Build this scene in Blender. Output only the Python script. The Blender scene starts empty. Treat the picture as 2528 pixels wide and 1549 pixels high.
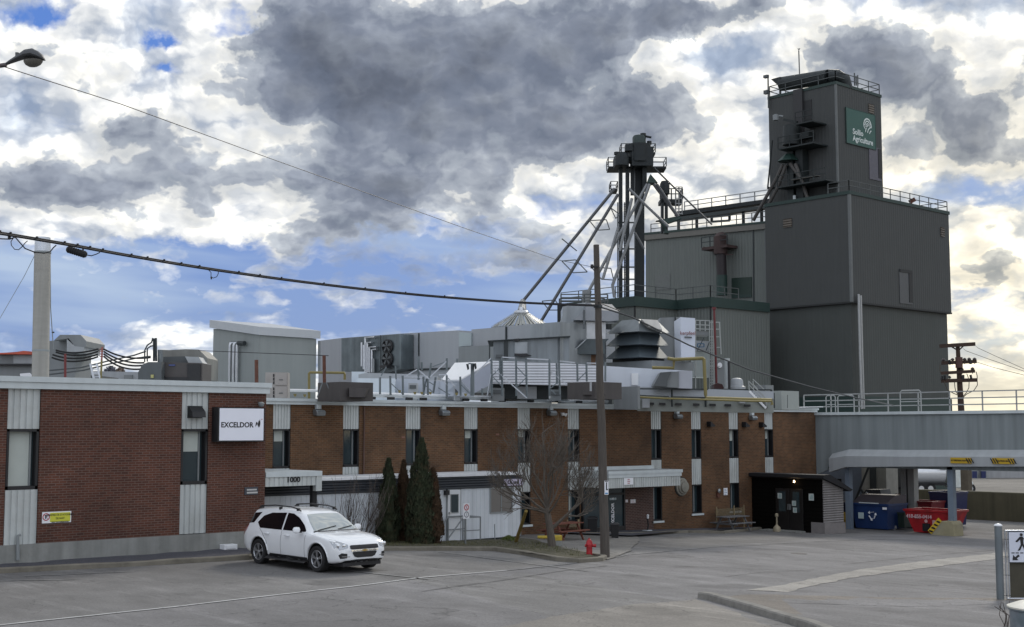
import bpy, bmesh, math, random
from mathutils import Vector, Matrix
random.seed(7)
C = bpy.context.scene.collection
D2 = bpy.data
PI = math.pi
# ---------------------------------------------------------------- camera
# world frame: X runs along the brick facade (away to the right), Y runs into the site, Z up
CAMH = 4.0
AZ = math.radians(48.2)            # heading of the view, measured from +X
F = 3220.0; PX0 = 1264.0; PY0 = 774.5
PITCH = math.atan(286.5 / F)
cd = D2.cameras.new('camera'); cam = D2.objects.new('camera', cd); C.objects.link(cam)
cam.location = (0, 0, CAMH)
cam.rotation_euler = (PI / 2 + PITCH, 0, AZ - PI / 2)
cd.sensor_fit = 'HORIZONTAL'; cd.sensor_width = 36.0; cd.lens = 36.0 * F / 2528.0
cd.clip_start = 0.2; cd.clip_end = 6000
bpy.context.scene.camera = cam
sc = bpy.context.scene
sc.view_settings.view_transform = 'Standard'; sc.view_settings.look = 'None'
sc.view_settings.gamma = 1.0; sc.view_settings.use_curve_mapping = False
sc.view_settings.exposure = 0.22
sc.cycles.max_bounces = 6; sc.cycles.use_denoising = True
# ---------------------------------------------------------------- world
SUN_AZ = AZ - math.radians(24); SUN_EL = math.radians(33)
world = D2.worlds.new('World'); sc.world = world; world.use_nodes = True
def build_world():
    nt = world.node_tree; N = nt.nodes; L = nt.links; N.clear()
    def mk(tree, t, **kw):
        n = tree.nodes.new(t)
        for k, v in kw.items(): setattr(n, k, v)
        return n
    def math_(tree, op, a, b=None, c=None, clamp=False):
        n = tree.nodes.new('ShaderNodeMath'); n.operation = op; n.use_clamp = clamp
        for i, v in enumerate((a, b, c)):
            if v is None: continue
            if isinstance(v, (int, float)): n.inputs[i].default_value = v
            else: tree.links.new(v, n.inputs[i])
        return n.outputs[0]
    # --- cloud field group : input (u, v) in units of 1/3233 rad
    def gaussians(tree, vec, blobs):
        tot = None
        for (x, y, a, b, w) in blobs:
            u0 = math.atan((x - 1264) / 3233) * 3233
            v0 = math.atan((1061 - y) * math.cos(math.atan((x - 1264) / 3233)) / 3233) * 3233
            m = tree.nodes.new('ShaderNodeVectorMath'); m.operation = 'MULTIPLY_ADD'; tree.links.new(vec, m.inputs[0])
            m.inputs[1].default_value = (1 / a, 1 / b, 0); m.inputs[2].default_value = (-u0 / a, -v0 / b, 0)
            q = tree.nodes.new('ShaderNodeVectorMath'); q.operation = 'DOT_PRODUCT'; tree.links.new(m.outputs[0], q.inputs[0]); tree.links.new(m.outputs[0], q.inputs[1])
            e = math_(tree, 'POWER', .3679, q.outputs['Value'])
            tot = math_(tree, 'MULTIPLY', e, w) if tot is None else math_(tree, 'MULTIPLY_ADD', e, w, tot)
        return tot
    DARK = [(1150,180,330,150,1.0),(1500,270,330,95,1.0),(900,130,240,150,.55),(800,215,210,110,.75),(1050,265,260,70,.5),(1480,50,260,110,.55),(760,80,170,110,.65),
            (1760,20,190,48,.95),(2240,150,150,110,.95),(2090,120,100,70,.65),(2490,270,150,130,.9),(2330,330,200,60,.6),
            (150,450,240,75,.85),(420,400,200,110,.7),(330,330,150,55,.5),(760,450,200,85,.55),(1010,440,240,50,.8),(1250,370,160,60,.6),
            (1320,640,620,110,.42),(200,150,110,80,.3),(60,110,70,45,.3),(2440,680,120,60,.55),(2440,560,130,60,.35),(2300,400,200,45,.4),
            (1000,700,420,90,.4),(480,760,300,60,.2),(1300,30,200,70,.5),(560,200,140,60,.2),(1620,560,260,60,.45),(700,330,200,40,.45),(640,60,60,60,.3),(1100,500,200,40,.4),(300,640,260,30,.45),(820,560,180,35,.4),(1000,30,200,60,.4),(2460,160,60,60,-.4),(1700,110,200,55,-.5),(960,150,130,35,-.6),(620,300,200,40,-.3)]
    BLUE = [(560,40,75,50,1.1),(390,70,35,25,.9),(395,155,30,16,.8),(60,10,90,30,.9),(470,690,620,120,1.15),(1250,670,520,160,1.6),(130,790,280,90,.9),(700,640,500,90,.55),
            (2470,480,150,48,1.1),(2400,740,120,40,.9),(2440,860,160,35,.95),(1650,420,120,20,.3),(2160,20,60,20,.6),(2480,110,50,30,.5),(1500,480,160,30,.3),
            (450,800,160,45,-.5),(260,545,420,38,-1.2),(560,500,220,50,-.8),(250,740,220,28,-.7),(1560,415,260,55,-.8),(2420,610,170,60,-.6),(2380,930,200,55,-.6),(640,555,300,30,-.6)]
    def grp(name, ins, outs):
        g = D2.node_groups.new(name, 'ShaderNodeTree')
        for i in ins: g.interface.new_socket(i, in_out='INPUT', socket_type='NodeSocketVector')
        for i in outs: g.interface.new_socket(i, in_out='OUTPUT', socket_type='NodeSocketFloat')
        return g, g.nodes.new('NodeGroupInput'), g.nodes.new('NodeGroupOutput')
    def noise_group(name, size, amp, seed, sx, bill=.33, detail=9, rough=.56):
        g, gi, go = grp(name, ['P'], ['D'])
        mp = g.nodes.new('ShaderNodeVectorMath'); mp.operation = 'MULTIPLY_ADD'; g.links.new(gi.outputs[0], mp.inputs[0]); mp.inputs[1].default_value = (1 / (sx * size), 1 / size, 0); mp.inputs[2].default_value = (seed, seed * .37, 0)
        n = g.nodes.new('ShaderNodeTexNoise'); n.noise_dimensions = '2D'; n.inputs['Scale'].default_value = 1; n.inputs['Detail'].default_value = detail; n.inputs['Roughness'].default_value = rough; n.inputs['Lacunarity'].default_value = 2.15; n.inputs['Distortion'].default_value = .25
        g.links.new(mp.outputs[0], n.inputs['Vector'])
        vo = g.nodes.new('ShaderNodeTexVoronoi'); vo.voronoi_dimensions = '2D'; vo.inputs['Scale'].default_value = 3.3; vo.inputs['Detail'].default_value = 3; vo.inputs['Roughness'].default_value = .55
        g.links.new(mp.outputs[0], vo.inputs['Vector'])
        a = math_(g, 'MULTIPLY', math_(g, 'SUBTRACT', n.outputs[0], .5), amp)
        g.links.new(math_(g, 'MULTIPLY_ADD', math_(g, 'SUBTRACT', .45, vo.outputs['Distance']), amp * bill, a), go.inputs[0])
        return g
    tc = mk(nt, 'ShaderNodeTexCoord')
    se = mk(nt, 'ShaderNodeSeparateXYZ'); L.new(tc.outputs['Generated'], se.inputs[0])
    # rotate so that u = 0 on the camera heading
    ca, sa = math.cos(AZ), math.sin(AZ)
    fwd = math_(nt, 'ADD', math_(nt, 'MULTIPLY', se.outputs[0], ca), math_(nt, 'MULTIPLY', se.outputs[1], sa))
    rgt = math_(nt, 'ADD', math_(nt, 'MULTIPLY', se.outputs[0], sa), math_(nt, 'MULTIPLY', se.outputs[1], -ca))
    u = math_(nt, 'MULTIPLY', math_(nt, 'ARCTAN2', rgt, fwd), 3233.0)
    v = math_(nt, 'MULTIPLY', math_(nt, 'ARCSINE', math_(nt, 'MINIMUM', se.outputs[2], 1.0)), 3233.0)
    # cloud sheets flatten towards the horizon
    vc = math_(nt, 'MAXIMUM', v, 0.0)
    vp0 = math_(nt, 'MULTIPLY_ADD', math_(nt, 'SUBTRACT', 1.0, math_(nt, 'POWER', 2.718, math_(nt, 'MULTIPLY', vc, -1 / 260.0))), 420.0, vc)
    vp = math_(nt, 'ADD', vp0, 0.0)
    P = mk(nt, 'ShaderNodeCombineXYZ'); L.new(u, P.inputs[0]); L.new(vp, P.inputs[1])
    UV = mk(nt, 'ShaderNodeCombineXYZ'); L.new(u, UV.inputs[0]); L.new(v, UV.inputs[1])
    wn = mk(nt, 'ShaderNodeTexNoise', noise_dimensions='2D'); wn.inputs['Scale'].default_value = 1 / 170; wn.inputs['Detail'].default_value = 5; wn.inputs['Roughness'].default_value = .6; L.new(P.outputs[0], wn.inputs['Vector'])
    def vm(op, a, b, c=None):
        n = mk(nt, 'ShaderNodeVectorMath'); n.operation = op
        for i, q in enumerate((a, b, c)):
            if q is None: continue
            if isinstance(q, tuple): n.inputs[i].default_value = q
            else: L.new(q, n.inputs[i])
        return n.outputs[0]
    fn = mk(nt, 'ShaderNodeTexNoise', noise_dimensions='2D'); fn.inputs['Scale'].default_value = 1 / 38; fn.inputs['Detail'].default_value = 5; fn.inputs['Roughness'].default_value = .62; L.new(P.outputs[0], fn.inputs['Vector'])
    fw = vm('MULTIPLY_ADD', vm('SUBTRACT', fn.outputs['Color'], (.5, .5, .5)), (26, 20, 0), UV.outputs[0])
    wv = vm('SUBTRACT', wn.outputs['Color'], (.5, .5, .5))
    UVw = vm('MULTIPLY_ADD', wv, (190, 120, 0), fw)
    Pw = vm('MULTIPLY_ADD', wv, (70, 60, 0), P.outputs[0])
    gd = noise_group('cloud_body', 400, 1.4, 3.0, 1.4, .34)
    gb = noise_group('cloud_gaps', 230, 1.2, 41.0, 1.9, .25)
    def inst(g, vec):
        n = nt.nodes.new('ShaderNodeGroup'); n.node_tree = g; L.new(vec, n.inputs[0]); return n.outputs[0]
    nd0 = inst(gd, Pw); nd1 = inst(gd, vm('ADD', Pw, (34, 40, 0))); b0n = inst(gb, Pw)
    dB = gaussians(nt, UVw, DARK); bB = gaussians(nt, UVw, BLUE)
    def soft(x, cap):            # saturates so that the noise keeps its say inside the big masses
        return math_(nt, 'MULTIPLY', math_(nt, 'TANH', math_(nt, 'MULTIPLY', x, 1 / cap)), cap)
    d0 = math_(nt, 'ADD', soft(dB, 1.05), nd0); b0 = math_(nt, 'ADD', soft(bB, 1.3), b0n)
    def ramp(fac, pts, interp='EASE'):
        r = nt.nodes.new('ShaderNodeValToRGB'); r.color_ramp.interpolation = interp
        cr = r.color_ramp
        while len(cr.elements) < len(pts): cr.elements.new(.5)
        for e, (p, c) in zip(cr.elements, pts):
            e.position = p; e.color = (*c, 1) if len(c) == 3 else c
        L.new(fac, r.inputs[0]); return r.outputs[0]
    def mix(f, a, b, mode='MIX'):
        m = nt.nodes.new('ShaderNodeMix'); m.data_type = 'RGBA'; m.blend_type = mode; m.clamp_factor = True
        if isinstance(f, (int, float)): m.inputs[0].default_value = f
        else: L.new(f, m.inputs[0])
        for i, q in ((6, a), (7, b)):
            if isinstance(q, tuple): m.inputs[i].default_value = (*q, 1)
            else: L.new(q, m.inputs[i])
        return m.outputs[2]
    # relief: thicker towards the sun side -> this spot is shaded
    rel = math_(nt, 'SUBTRACT', nd0, nd1)
    relc = math_(nt, 'MULTIPLY_ADD', rel, 1.6, .5, clamp=True)
    # tone from thickness: bright, thin veils -> dark cores
    tone = ramp(math_(nt, 'MULTIPLY_ADD', d0, .5, .25, clamp=True),
                [(0.0, (.40, .48, .62)), (.13, (.57, .62, .70)), (.25, (.88, .885, .875)), (.37, (.84, .835, .80)), (.43, (.42, .455, .51)), (.55, (.235, .265, .33)), (.85, (.12, .138, .178))])
    shade = ramp(relc, [(0.0, (.62, .65, .70)), (.5, (.88, .89, .91)), (.8, (1.2, 1.19, 1.16)), (1.0, (1.42, 1.4, 1.34))], 'LINEAR')
    cloud = mix(1.0, tone, shade, 'MULTIPLY')
    # clear sky
    sky = mk(nt, 'ShaderNodeTexSky'); sky.sky_type = 'NISHITA'; sky.sun_disc = False
    sky.sun_elevation = SUN_EL; sky.sun_rotation = PI / 2 - SUN_AZ; sky.air_density = 1.0; sky.dust_density = .6; sky.ozone_density = 1.6
    skyc = mix(1.0, sky.outputs[0], (.085, .085, .085), 'MULTIPLY')
    lowf = math_(nt, 'SUBTRACT', 1.0, math_(nt, 'MULTIPLY', v, 1 / 640.0), clamp=True)
    blue = mix(math_(nt, 'MULTIPLY', math_(nt, 'POWER', lowf, .6), .85), mix(.75, skyc, (.055, .17, .58)), (.235, .32, .51))
    veil = mk(nt, 'ShaderNodeTexNoise', noise_dimensions='2D'); veil.inputs['Scale'].default_value = 1 / 300; veil.inputs['Detail'].default_value = 4
    vv = mk(nt, 'ShaderNodeCombineXYZ'); L.new(math_(nt, 'MULTIPLY_ADD', v, .9, math_(nt, 'MULTIPLY', u, .35)), vv.inputs[0]); L.new(math_(nt, 'MULTIPLY', v, 2.0), vv.inputs[1]); L.new(vv.outputs[0], veil.inputs['Vector'])
    blue = mix(math_(nt, 'MULTIPLY_ADD', veil.outputs[0], 3.0, -1.15, clamp=True), blue, (.40, .50, .66))
    gap = math_(nt, 'MULTIPLY_ADD', math_(nt, 'SUBTRACT', b0, math_(nt, 'MULTIPLY', math_(nt, 'MAXIMUM', d0, -.25), .9)), 1.9, -.55, clamp=True)
    col = mix(gap, cloud, blue)
    # warm glow low on the sun side
    du = math_(nt, 'MULTIPLY', math_(nt, 'SUBTRACT', u, 1200.0), 1 / 800.0); dv = math_(nt, 'MULTIPLY', math_(nt, 'SUBTRACT', v, 250.0), 1 / 520.0)
    gl = math_(nt, 'POWER', 2.718, math_(nt, 'MULTIPLY', math_(nt, 'MULTIPLY_ADD', du, du, math_(nt, 'MULTIPLY', dv, dv)), -1.0))
    col = mix(math_(nt, 'MULTIPLY', gl, .85), col, mix(1.0, col, (1.30, 1.17, .92), 'MULTIPLY'))
    dv2 = math_(nt, 'MULTIPLY', v, 1 / 150.0)
    hz = math_(nt, 'POWER', 2.718, math_(nt, 'MULTIPLY', math_(nt, 'MULTIPLY', dv2, dv2), -1.0))
    hzr = math_(nt, 'MULTIPLY', hz, math_(nt, 'MULTIPLY_ADD', u, 1 / 1400.0, .12, clamp=True))
    col = mix(math_(nt, 'MULTIPLY', hzr, .9), col, (1.0, .88, .62))
    # front-lit sky behind the camera, gain added to brighten what faces it
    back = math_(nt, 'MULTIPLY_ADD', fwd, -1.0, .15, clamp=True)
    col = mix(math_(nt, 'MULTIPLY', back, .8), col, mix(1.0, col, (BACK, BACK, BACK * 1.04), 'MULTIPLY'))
    below = math_(nt, 'LESS_THAN', se.outputs[2], -.02)
    col = mix(below, col, (.07, .07, .07))
    bg = mk(nt, 'ShaderNodeBackground'); L.new(col, bg.inputs[0]); bg.inputs[1].default_value = 1.0
    out = mk(nt, 'ShaderNodeOutputWorld'); L.new(bg.outputs[0], out.inputs[0])
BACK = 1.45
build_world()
world.cycles.sampling_method = 'MANUAL'; world.cycles.sample_map_resolution = 512
sd = D2.lights.new('sun', 'SUN'); sd.energy = 1.3; sd.angle = math.radians(10); sd.color = (1, .93, .82)
so = D2.objects.new('sun', sd); C.objects.link(so)
sv = Vector((math.cos(SUN_AZ) * math.cos(SUN_EL), math.sin(SUN_AZ) * math.cos(SUN_EL), math.sin(SUN_EL)))
so.rotation_euler = sv.to_track_quat('Z', 'Y').to_euler(); so.location = sv * 200
# ---------------------------------------------------------------- places read off the photograph
FW = Vector((math.cos(AZ), math.sin(AZ), 0)); RT = Vector((math.sin(AZ), -math.cos(AZ), 0)); UP = Vector((0, 0, 1))
_cp, _sp = math.cos(PITCH), math.sin(PITCH)
def ray(px, py):                       # direction through a photo pixel, one metre ahead
    x = (px - PX0) / F; y = (PY0 - py) / F
    f = _cp - y * _sp; z = _sp + y * _cp
    d = FW * f + RT * x + UP * z
    return d / f
O = Vector((0, 0, CAMH))
def ad(px, py, d): return O + ray(px, py) * d
def ay(px, py, Y): r = ray(px, py); return O + r * (Y / r.y)
def ax(px, py, X): r = ray(px, py); return O + r * (X / r.x)
def az(px, py, Z): r = ray(px, py); return O + r * ((Z - CAMH) / r.z)
def G(x, y=0):                         # the lot falls away to the right
    g = -0.0335 * (min(max(x, 22.0), 60.0) - 22.0)
    return g
def ag(px, py):
    r = ray(px, py); z = 0.0
    for _ in range(30):
        p = O + r * ((z - CAMH) / r.z); z = z * .5 + .5 * G(p.x, p.y)
    return Vector((p.x, p.y, G(p.x, p.y)))
def mpp(d): return d / 3233.0          # metres per photo pixel at depth d
# ---------------------------------------------------------------- materials
MATS = {}
def mat(name, col=(.5, .5, .5), rough=.7, metal=0.0, var=.12, scale=3.0, streak=0.0, bump=0.0, dirt=None, dirtamt=0.0, spec=None, stretch=None, coat=0):
    if name in MATS: return MATS[name]
    m = D2.materials.new(name); m.use_nodes = True; nt = m.node_tree; N = nt.nodes; L = nt.links
    b = N['Principled BSDF']; b.inputs['Roughness'].default_value = rough; b.inputs['Metallic'].default_value = metal
    if spec is not None: b.inputs['Specular IOR Level'].default_value = spec
    if coat: b.inputs['Coat Weight'].default_value = coat; b.inputs['Coat Roughness'].default_value = .05
    geo = N.new('ShaderNodeNewGeometry')
    mp = N.new('ShaderNodeMapping'); L.new(geo.outputs['Position'], mp.inputs[0])
    if stretch: mp.inputs['Scale'].default_value = stretch
    n = N.new('ShaderNodeTexNoise'); n.inputs['Scale'].default_value = scale; n.inputs['Detail'].default_value = 6; n.inputs['Roughness'].default_value = .6
    L.new(mp.outputs[0], n.inputs['Vector'])
    r = N.new('ShaderNodeMapRange'); r.inputs[3].default_value = 1 - var * 2; r.inputs[4].default_value = 1 + var * 2
    L.new(n.outputs[0], r.inputs[0])
    vm = N.new('ShaderNodeVectorMath'); vm.operation = 'SCALE'; vm.inputs[0].default_value = col; L.new(r.outputs[0], vm.inputs['Scale'])
    out = vm.outputs[0]
    if streak:
        mp2 = N.new('ShaderNodeMapping'); L.new(geo.outputs['Position'], mp2.inputs[0]); mp2.inputs['Scale'].default_value = (2.2, 2.2, .12)
        n2 = N.new('ShaderNodeTexNoise'); n2.inputs['Scale'].default_value = 1.3; n2.inputs['Detail'].default_value = 7; L.new(mp2.outputs[0], n2.inputs['Vector'])
        r2 = N.new('ShaderNodeMapRange'); r2.inputs[1].default_value = .3; r2.inputs[2].default_value = .7; r2.inputs[3].default_value = 1 - streak; r2.inputs[4].default_value = 1 + streak * .5
        L.new(n2.outputs[0], r2.inputs[0])
        v2 = N.new('ShaderNodeVectorMath'); v2.operation = 'SCALE'; L.new(out, v2.inputs[0]); L.new(r2.outputs[0], v2.inputs['Scale']); out = v2.outputs[0]
    if dirt:
        n3 = N.new('ShaderNodeTexNoise'); n3.inputs['Scale'].default_value = scale * .37; n3.inputs['Detail'].default_value = 8; n3.inputs['Roughness'].default_value = .7; L.new(geo.outputs['Position'], n3.inputs['Vector'])
        r3 = N.new('ShaderNodeMapRange'); r3.inputs[1].default_value = .5; r3.inputs[2].default_value = .72; r3.inputs[4].default_value = dirtamt; L.new(n3.outputs[0], r3.inputs[0])
        mx = N.new('ShaderNodeMix'); mx.data_type = 'RGBA'; L.new(r3.outputs[0], mx.inputs[0]); L.new(out, mx.inputs[6]); mx.inputs[7].default_value = (*dirt, 1); out = mx.outputs[2]
    L.new(out, b.inputs['Base Color'])
    if bump:
        bp = N.new('ShaderNodeBump'); bp.inputs['Strength'].default_value = bump; bp.inputs['Distance'].default_value = .02
        nb = N.new('ShaderNodeTexNoise'); nb.inputs['Scale'].default_value = scale * 8; nb.inputs['Detail'].default_value = 4; L.new(mp.outputs[0], nb.inputs['Vector'])
        L.new(nb.outputs[0], bp.inputs['Height']); L.new(bp.outputs[0], b.inputs['Normal'])
    MATS[name] = m; return m
def ribbed(name, col, pitch, rough=.6, metal=0, axis='v', depth=.3, var=.08, streak=.12, contrast=.12):
    m = mat(name, col, rough, metal, var, .6, streak)
    nt = m.node_tree; N = nt.nodes; L = nt.links; b = N['Principled BSDF']
    geo = N.new('ShaderNodeNewGeometry'); se = N.new('ShaderNodeSeparateXYZ'); L.new(geo.outputs['Position'], se.inputs[0])
    def M(op, a, c=None):
        n = N.new('ShaderNodeMath'); n.operation = op
        for i, v in enumerate((a, c)):
            if v is None: continue
            if isinstance(v, (int, float)): n.inputs[i].default_value = v
            else: L.new(v, n.inputs[i])
        return n.outputs[0]
    s = M('ADD', se.outputs[0], se.outputs[1]) if axis == 'v' else se.outputs[2]
    w = M('SINE', M('MULTIPLY', s, 2 * PI / pitch))
    bp = N.new('ShaderNodeBump'); bp.inputs['Strength'].default_value = depth; bp.inputs['Distance'].default_value = pitch * .3; L.new(w, bp.inputs['Height']); L.new(bp.outputs[0], b.inputs['Normal'])
    return m
def brickmat(name, c1, c2, mortar, bw=.23, rh=.075, ms=.011, stain=.35):
    m = D2.materials.new(name); m.use_nodes = True; nt = m.node_tree; N = nt.nodes; L = nt.links; b = N['Principled BSDF']; b.inputs['Roughness'].default_value = .88
    geo = N.new('ShaderNodeNewGeometry'); se = N.new('ShaderNodeSeparateXYZ'); L.new(geo.outputs['Position'], se.inputs[0])
    a = N.new('ShaderNodeMath'); L.new(se.outputs[0], a.inputs[0]); L.new(se.outputs[1], a.inputs[1])
    cb = N.new('ShaderNodeCombineXYZ'); L.new(a.outputs[0], cb.inputs[0]); L.new(se.outputs[2], cb.inputs[1])
    br = N.new('ShaderNodeTexBrick'); L.new(cb.outputs[0], br.inputs['Vector'])
    br.inputs['Color1'].default_value = (*c1, 1); br.inputs['Color2'].default_value = (*c2, 1); br.inputs['Mortar'].default_value = (*mortar, 1)
    br.inputs['Scale'].default_value = 1; br.inputs['Mortar Size'].default_value = ms; br.inputs['Brick Width'].default_value = bw; br.inputs['Row Height'].default_value = rh; br.inputs['Mortar Smooth'].default_value = .3; br.inputs['Bias'].default_value = -.1
    n = N.new('ShaderNodeTexNoise'); n.inputs['Scale'].default_value = .55; n.inputs['Detail'].default_value = 9; n.inputs['Roughness'].default_value = .68; L.new(geo.outputs['Position'], n.inputs['Vector'])
    r = N.new('ShaderNodeMapRange'); r.inputs[1].default_value = .3; r.inputs[2].default_value = .7; r.inputs[3].default_value = 1 - stain; r.inputs[4].default_value = 1 + stain * .55; L.new(n.outputs[0], r.inputs[0])
    v = N.new('ShaderNodeVectorMath'); v.operation = 'SCALE'; L.new(br.outputs[0], v.inputs[0]); L.new(r.outputs[0], v.inputs['Scale'])
    L.new(v.outputs[0], b.inputs['Base Color'])
    bp = N.new('ShaderNodeBump'); bp.inputs['Strength'].default_value = .5; bp.inputs['Distance'].default_value = .008; bp.invert = True; L.new(br.outputs['Fac'], bp.inputs['Height']); L.new(bp.outputs[0], b.inputs['Normal'])
    MATS[name] = m; return m
def glassmat(name, col=(.02, .03, .035), rough=.06):
    m = D2.materials.new(name); m.use_nodes = True; b = m.node_tree.nodes['Principled BSDF']
    b.inputs['Base Color'].default_value = (*col, 1); b.inputs['Roughness'].default_value = rough; b.inputs['Specular IOR Level'].default_value = .7
    MATS[name] = m; return m
def emitmat(name, col, s):
    m = D2.materials.new(name); m.use_nodes = True; b = m.node_tree.nodes['Principled BSDF']
    b.inputs['Base Color'].default_value = (*col, 1); b.inputs['Emission Color'].default_value = (*col, 1); b.inputs['Emission Strength'].default_value = s
    MATS[name] = m; return m
# ---------------------------------------------------------------- mesh builder
class MB:
    def __init__(s): s.v = []; s.f = []; s.smooth = False
    def add(s, vs, fs):
        o = len(s.v); s.v += [tuple(v) for v in vs]; s.f += [tuple(i + o for i in f) for f in fs]; return s
    def box(s, x0, x1, y0, y1, z0, z1):
        if x0 > x1: x0, x1 = x1, x0
        if y0 > y1: y0, y1 = y1, y0
        if z0 > z1: z0, z1 = z1, z0
        return s.add([(x0,y0,z0),(x1,y0,z0),(x1,y1,z0),(x0,y1,z0),(x0,y0,z1),(x1,y0,z1),(x1,y1,z1),(x0,y1,z1)],
                     [(3,2,1,0),(4,5,6,7),(0,1,5,4),(1,2,6,5),(2,3,7,6),(3,0,4,7)])
    def obox(s, c, ax_, ay_, az_):      # box from centre and three half-axis vectors
        c = Vector(c); P = [c + sx*ax_ + sy*ay_ + sz*az_ for sz in (-1,1) for sx, sy in ((-1,-1),(1,-1),(1,1),(-1,1))]
        return s.add(P, [(3,2,1,0),(4,5,6,7),(0,1,5,4),(1,2,6,5),(2,3,7,6),(3,0,4,7)])
    def bar(s, a, b, w, h=None, up=UP):
        a = Vector(a); b = Vector(b); h = h or w; d = b - a; L_ = d.length
        if L_ < 1e-6: return s
        d /= L_; u = up if abs(d.dot(up)) < .98 else Vector((1, 0, 0))
        sx = d.cross(u).normalized(); sz = sx.cross(d)
        return s.obox((a + b) / 2, d * L_ / 2, sx * w / 2, sz * h / 2)
    def prism(s, poly, vec):           # polygon (list of 3D points) extruded along vec
        n = len(poly); P = [Vector(p) for p in poly]; Q = [p + Vector(vec) for p in P]
        s.add(P + Q, [tuple(range(n))[::-1], tuple(range(n, 2*n))] + [(i, (i+1) % n, n + (i+1) % n, n + i) for i in range(n)]); return s
    def tube(s, pts, r, n=8, cap=True):
        pts = [Vector(p) for p in pts]; rs = r if isinstance(r, (list, tuple)) else [r] * len(pts)
        o = len(s.v); prev = None
        for i, p in enumerate(pts):
            d = (pts[min(i+1, len(pts)-1)] - pts[max(i-1, 0)]).normalized()
            if prev is None:
                u = UP if abs(d.z) < .95 else Vector((1, 0, 0)); a = d.cross(u).normalized()
            else: a = (prev - d * prev.dot(d)).normalized()
            prev = a; b = d.cross(a)
            for k in range(n):
                t = 2 * PI * k / n; s.v.append(tuple(p + (a * math.cos(t) + b * math.sin(t)) * rs[i]))
        for i in range(len(pts) - 1):
            for k in range(n):
                s.f.append((o + i*n + k, o + i*n + (k+1) % n, o + (i+1)*n + (k+1) % n, o + (i+1)*n + k))
        if cap:
            s.f.append(tuple(o + k for k in range(n))[::-1]); s.f.append(tuple(o + (len(pts)-1)*n + k for k in range(n)))
        return s
    def lathe(s, prof, n=16, c=(0, 0, 0), sx=1, sy=1, cap=True):       # prof: (r, z) list
        o = len(s.v); c = Vector(c)
        for r, z in prof:
            for k in range(n):
                t = 2 * PI * k / n; s.v.append((c.x + r*sx*math.cos(t), c.y + r*sy*math.sin(t), c.z + z))
        m = len(prof)
        for i in range(m - 1):
            for k in range(n):
                s.f.append((o + i*n + k, o + i*n + (k+1) % n, o + (i+1)*n + (k+1) % n, o + (i+1)*n + k))
        if cap: s.f.append(tuple(o + k for k in range(n))[::-1]); s.f.append(tuple(o + (m-1)*n + k for k in range(n)))
        return s
    def corr(s, x0, x1, y, z0, z1, pitch=.15, d=.03, back=.05):   # ribbed sheet facing -Y
        n = max(2, int(round((x1 - x0) / pitch))); p = (x1 - x0) / n; xs = []
        for i in range(n):
            a = x0 + i * p; xs += [(a, 0), (a + p*.62, 0), (a + p*.70, d), (a + p*.92, d)]
        xs.append((x1, 0)); o = len(s.v)
        for (x, dd) in xs: s.v += [(x, y + dd, z0), (x, y + dd, z1)]
        for i in range(len(xs) - 1): s.f.append((o+2*i, o+2*i+2, o+2*i+3, o+2*i+1))
        return s.box(x0, x1, y + d + .005, y + d + back, z0, z1)
    def build(s, name, m, parent=None, smooth=False, bevel=0, kind=None):
        me = D2.meshes.new(name); me.from_pydata(s.v, [], s.f); me.update()
        bm = bmesh.new(); bm.from_mesh(me); bmesh.ops.recalc_face_normals(bm, faces=bm.faces); bm.to_mesh(me); bm.free()
        o = D2.objects.new(name, me); C.objects.link(o)
        if m: me.materials.append(m)
        if smooth:
            for p in me.polygons: p.use_smooth = True
            if smooth != 'all':
                try: me.set_sharp_from_angle(angle=math.radians(38))
                except Exception: pass
        if bevel:
            b = o.modifiers.new('bevel', 'BEVEL'); b.width = bevel; b.segments = 2; b.limit_method = 'ANGLE'
        if parent: 
            o.parent = parent
            if parent.type == 'EMPTY' and parent.location.length > 0 or parent.rotation_euler.z != 0:
                pass
        if kind: o['kind'] = kind
        return o
def thing(name, label, cat, loc=(0, 0, 0), rz=0, group=None):
    o = D2.objects.new(name, None); C.objects.link(o); o.location = loc; o.rotation_euler = (0, 0, rz); o.empty_display_size = .3
    o['label'] = label; o['category'] = cat
    if group: o['group'] = group
    return o
def tag(o, label, cat, group=None):
    o['label'] = label; o['category'] = cat
    if group: o['group'] = group
    return o
def struct(mb, name, m): return mb.build(name, m, kind='structure')
def dup(root, loc=None, rz=None, label=None, group=None):
    r = root.copy(); C.objects.link(r)
    if loc is not None: r.location = loc
    if rz is not None: r.rotation_euler = (0, 0, rz)
    if label: r['label'] = label
    if group: r['group'] = group
    for ch in list(root.children):
        c = ch.copy(); C.objects.link(c); c.parent = r
        for g in list(ch.children):
            d = g.copy(); C.objects.link(d); d.parent = c
    return r
def text(name, s, m, loc, size, parent=None, rot=(PI/2, 0, 0), ext=.004, align='CENTER', sx=1.0, bold=0.0):
    cu = D2.curves.new(name, 'FONT'); cu.body = s; cu.size = size; cu.extrude = ext; cu.align_x = align; cu.align_y = 'CENTER'; cu.offset = bold; cu.resolution_u = 3
    o = D2.objects.new(name, cu); C.objects.link(o)
    dg = bpy.context.evaluated_depsgraph_get(); me = D2.meshes.new_from_object(o.evaluated_get(dg)); D2.objects.remove(o)
    mo = D2.objects.new(name, me); C.objects.link(mo); me.materials.clear(); me.materials.append(m)
    mo.location = loc; mo.rotation_euler = rot; mo.scale = (sx, 1, 1)
    if parent: mo.parent = parent
    return mo
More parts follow.
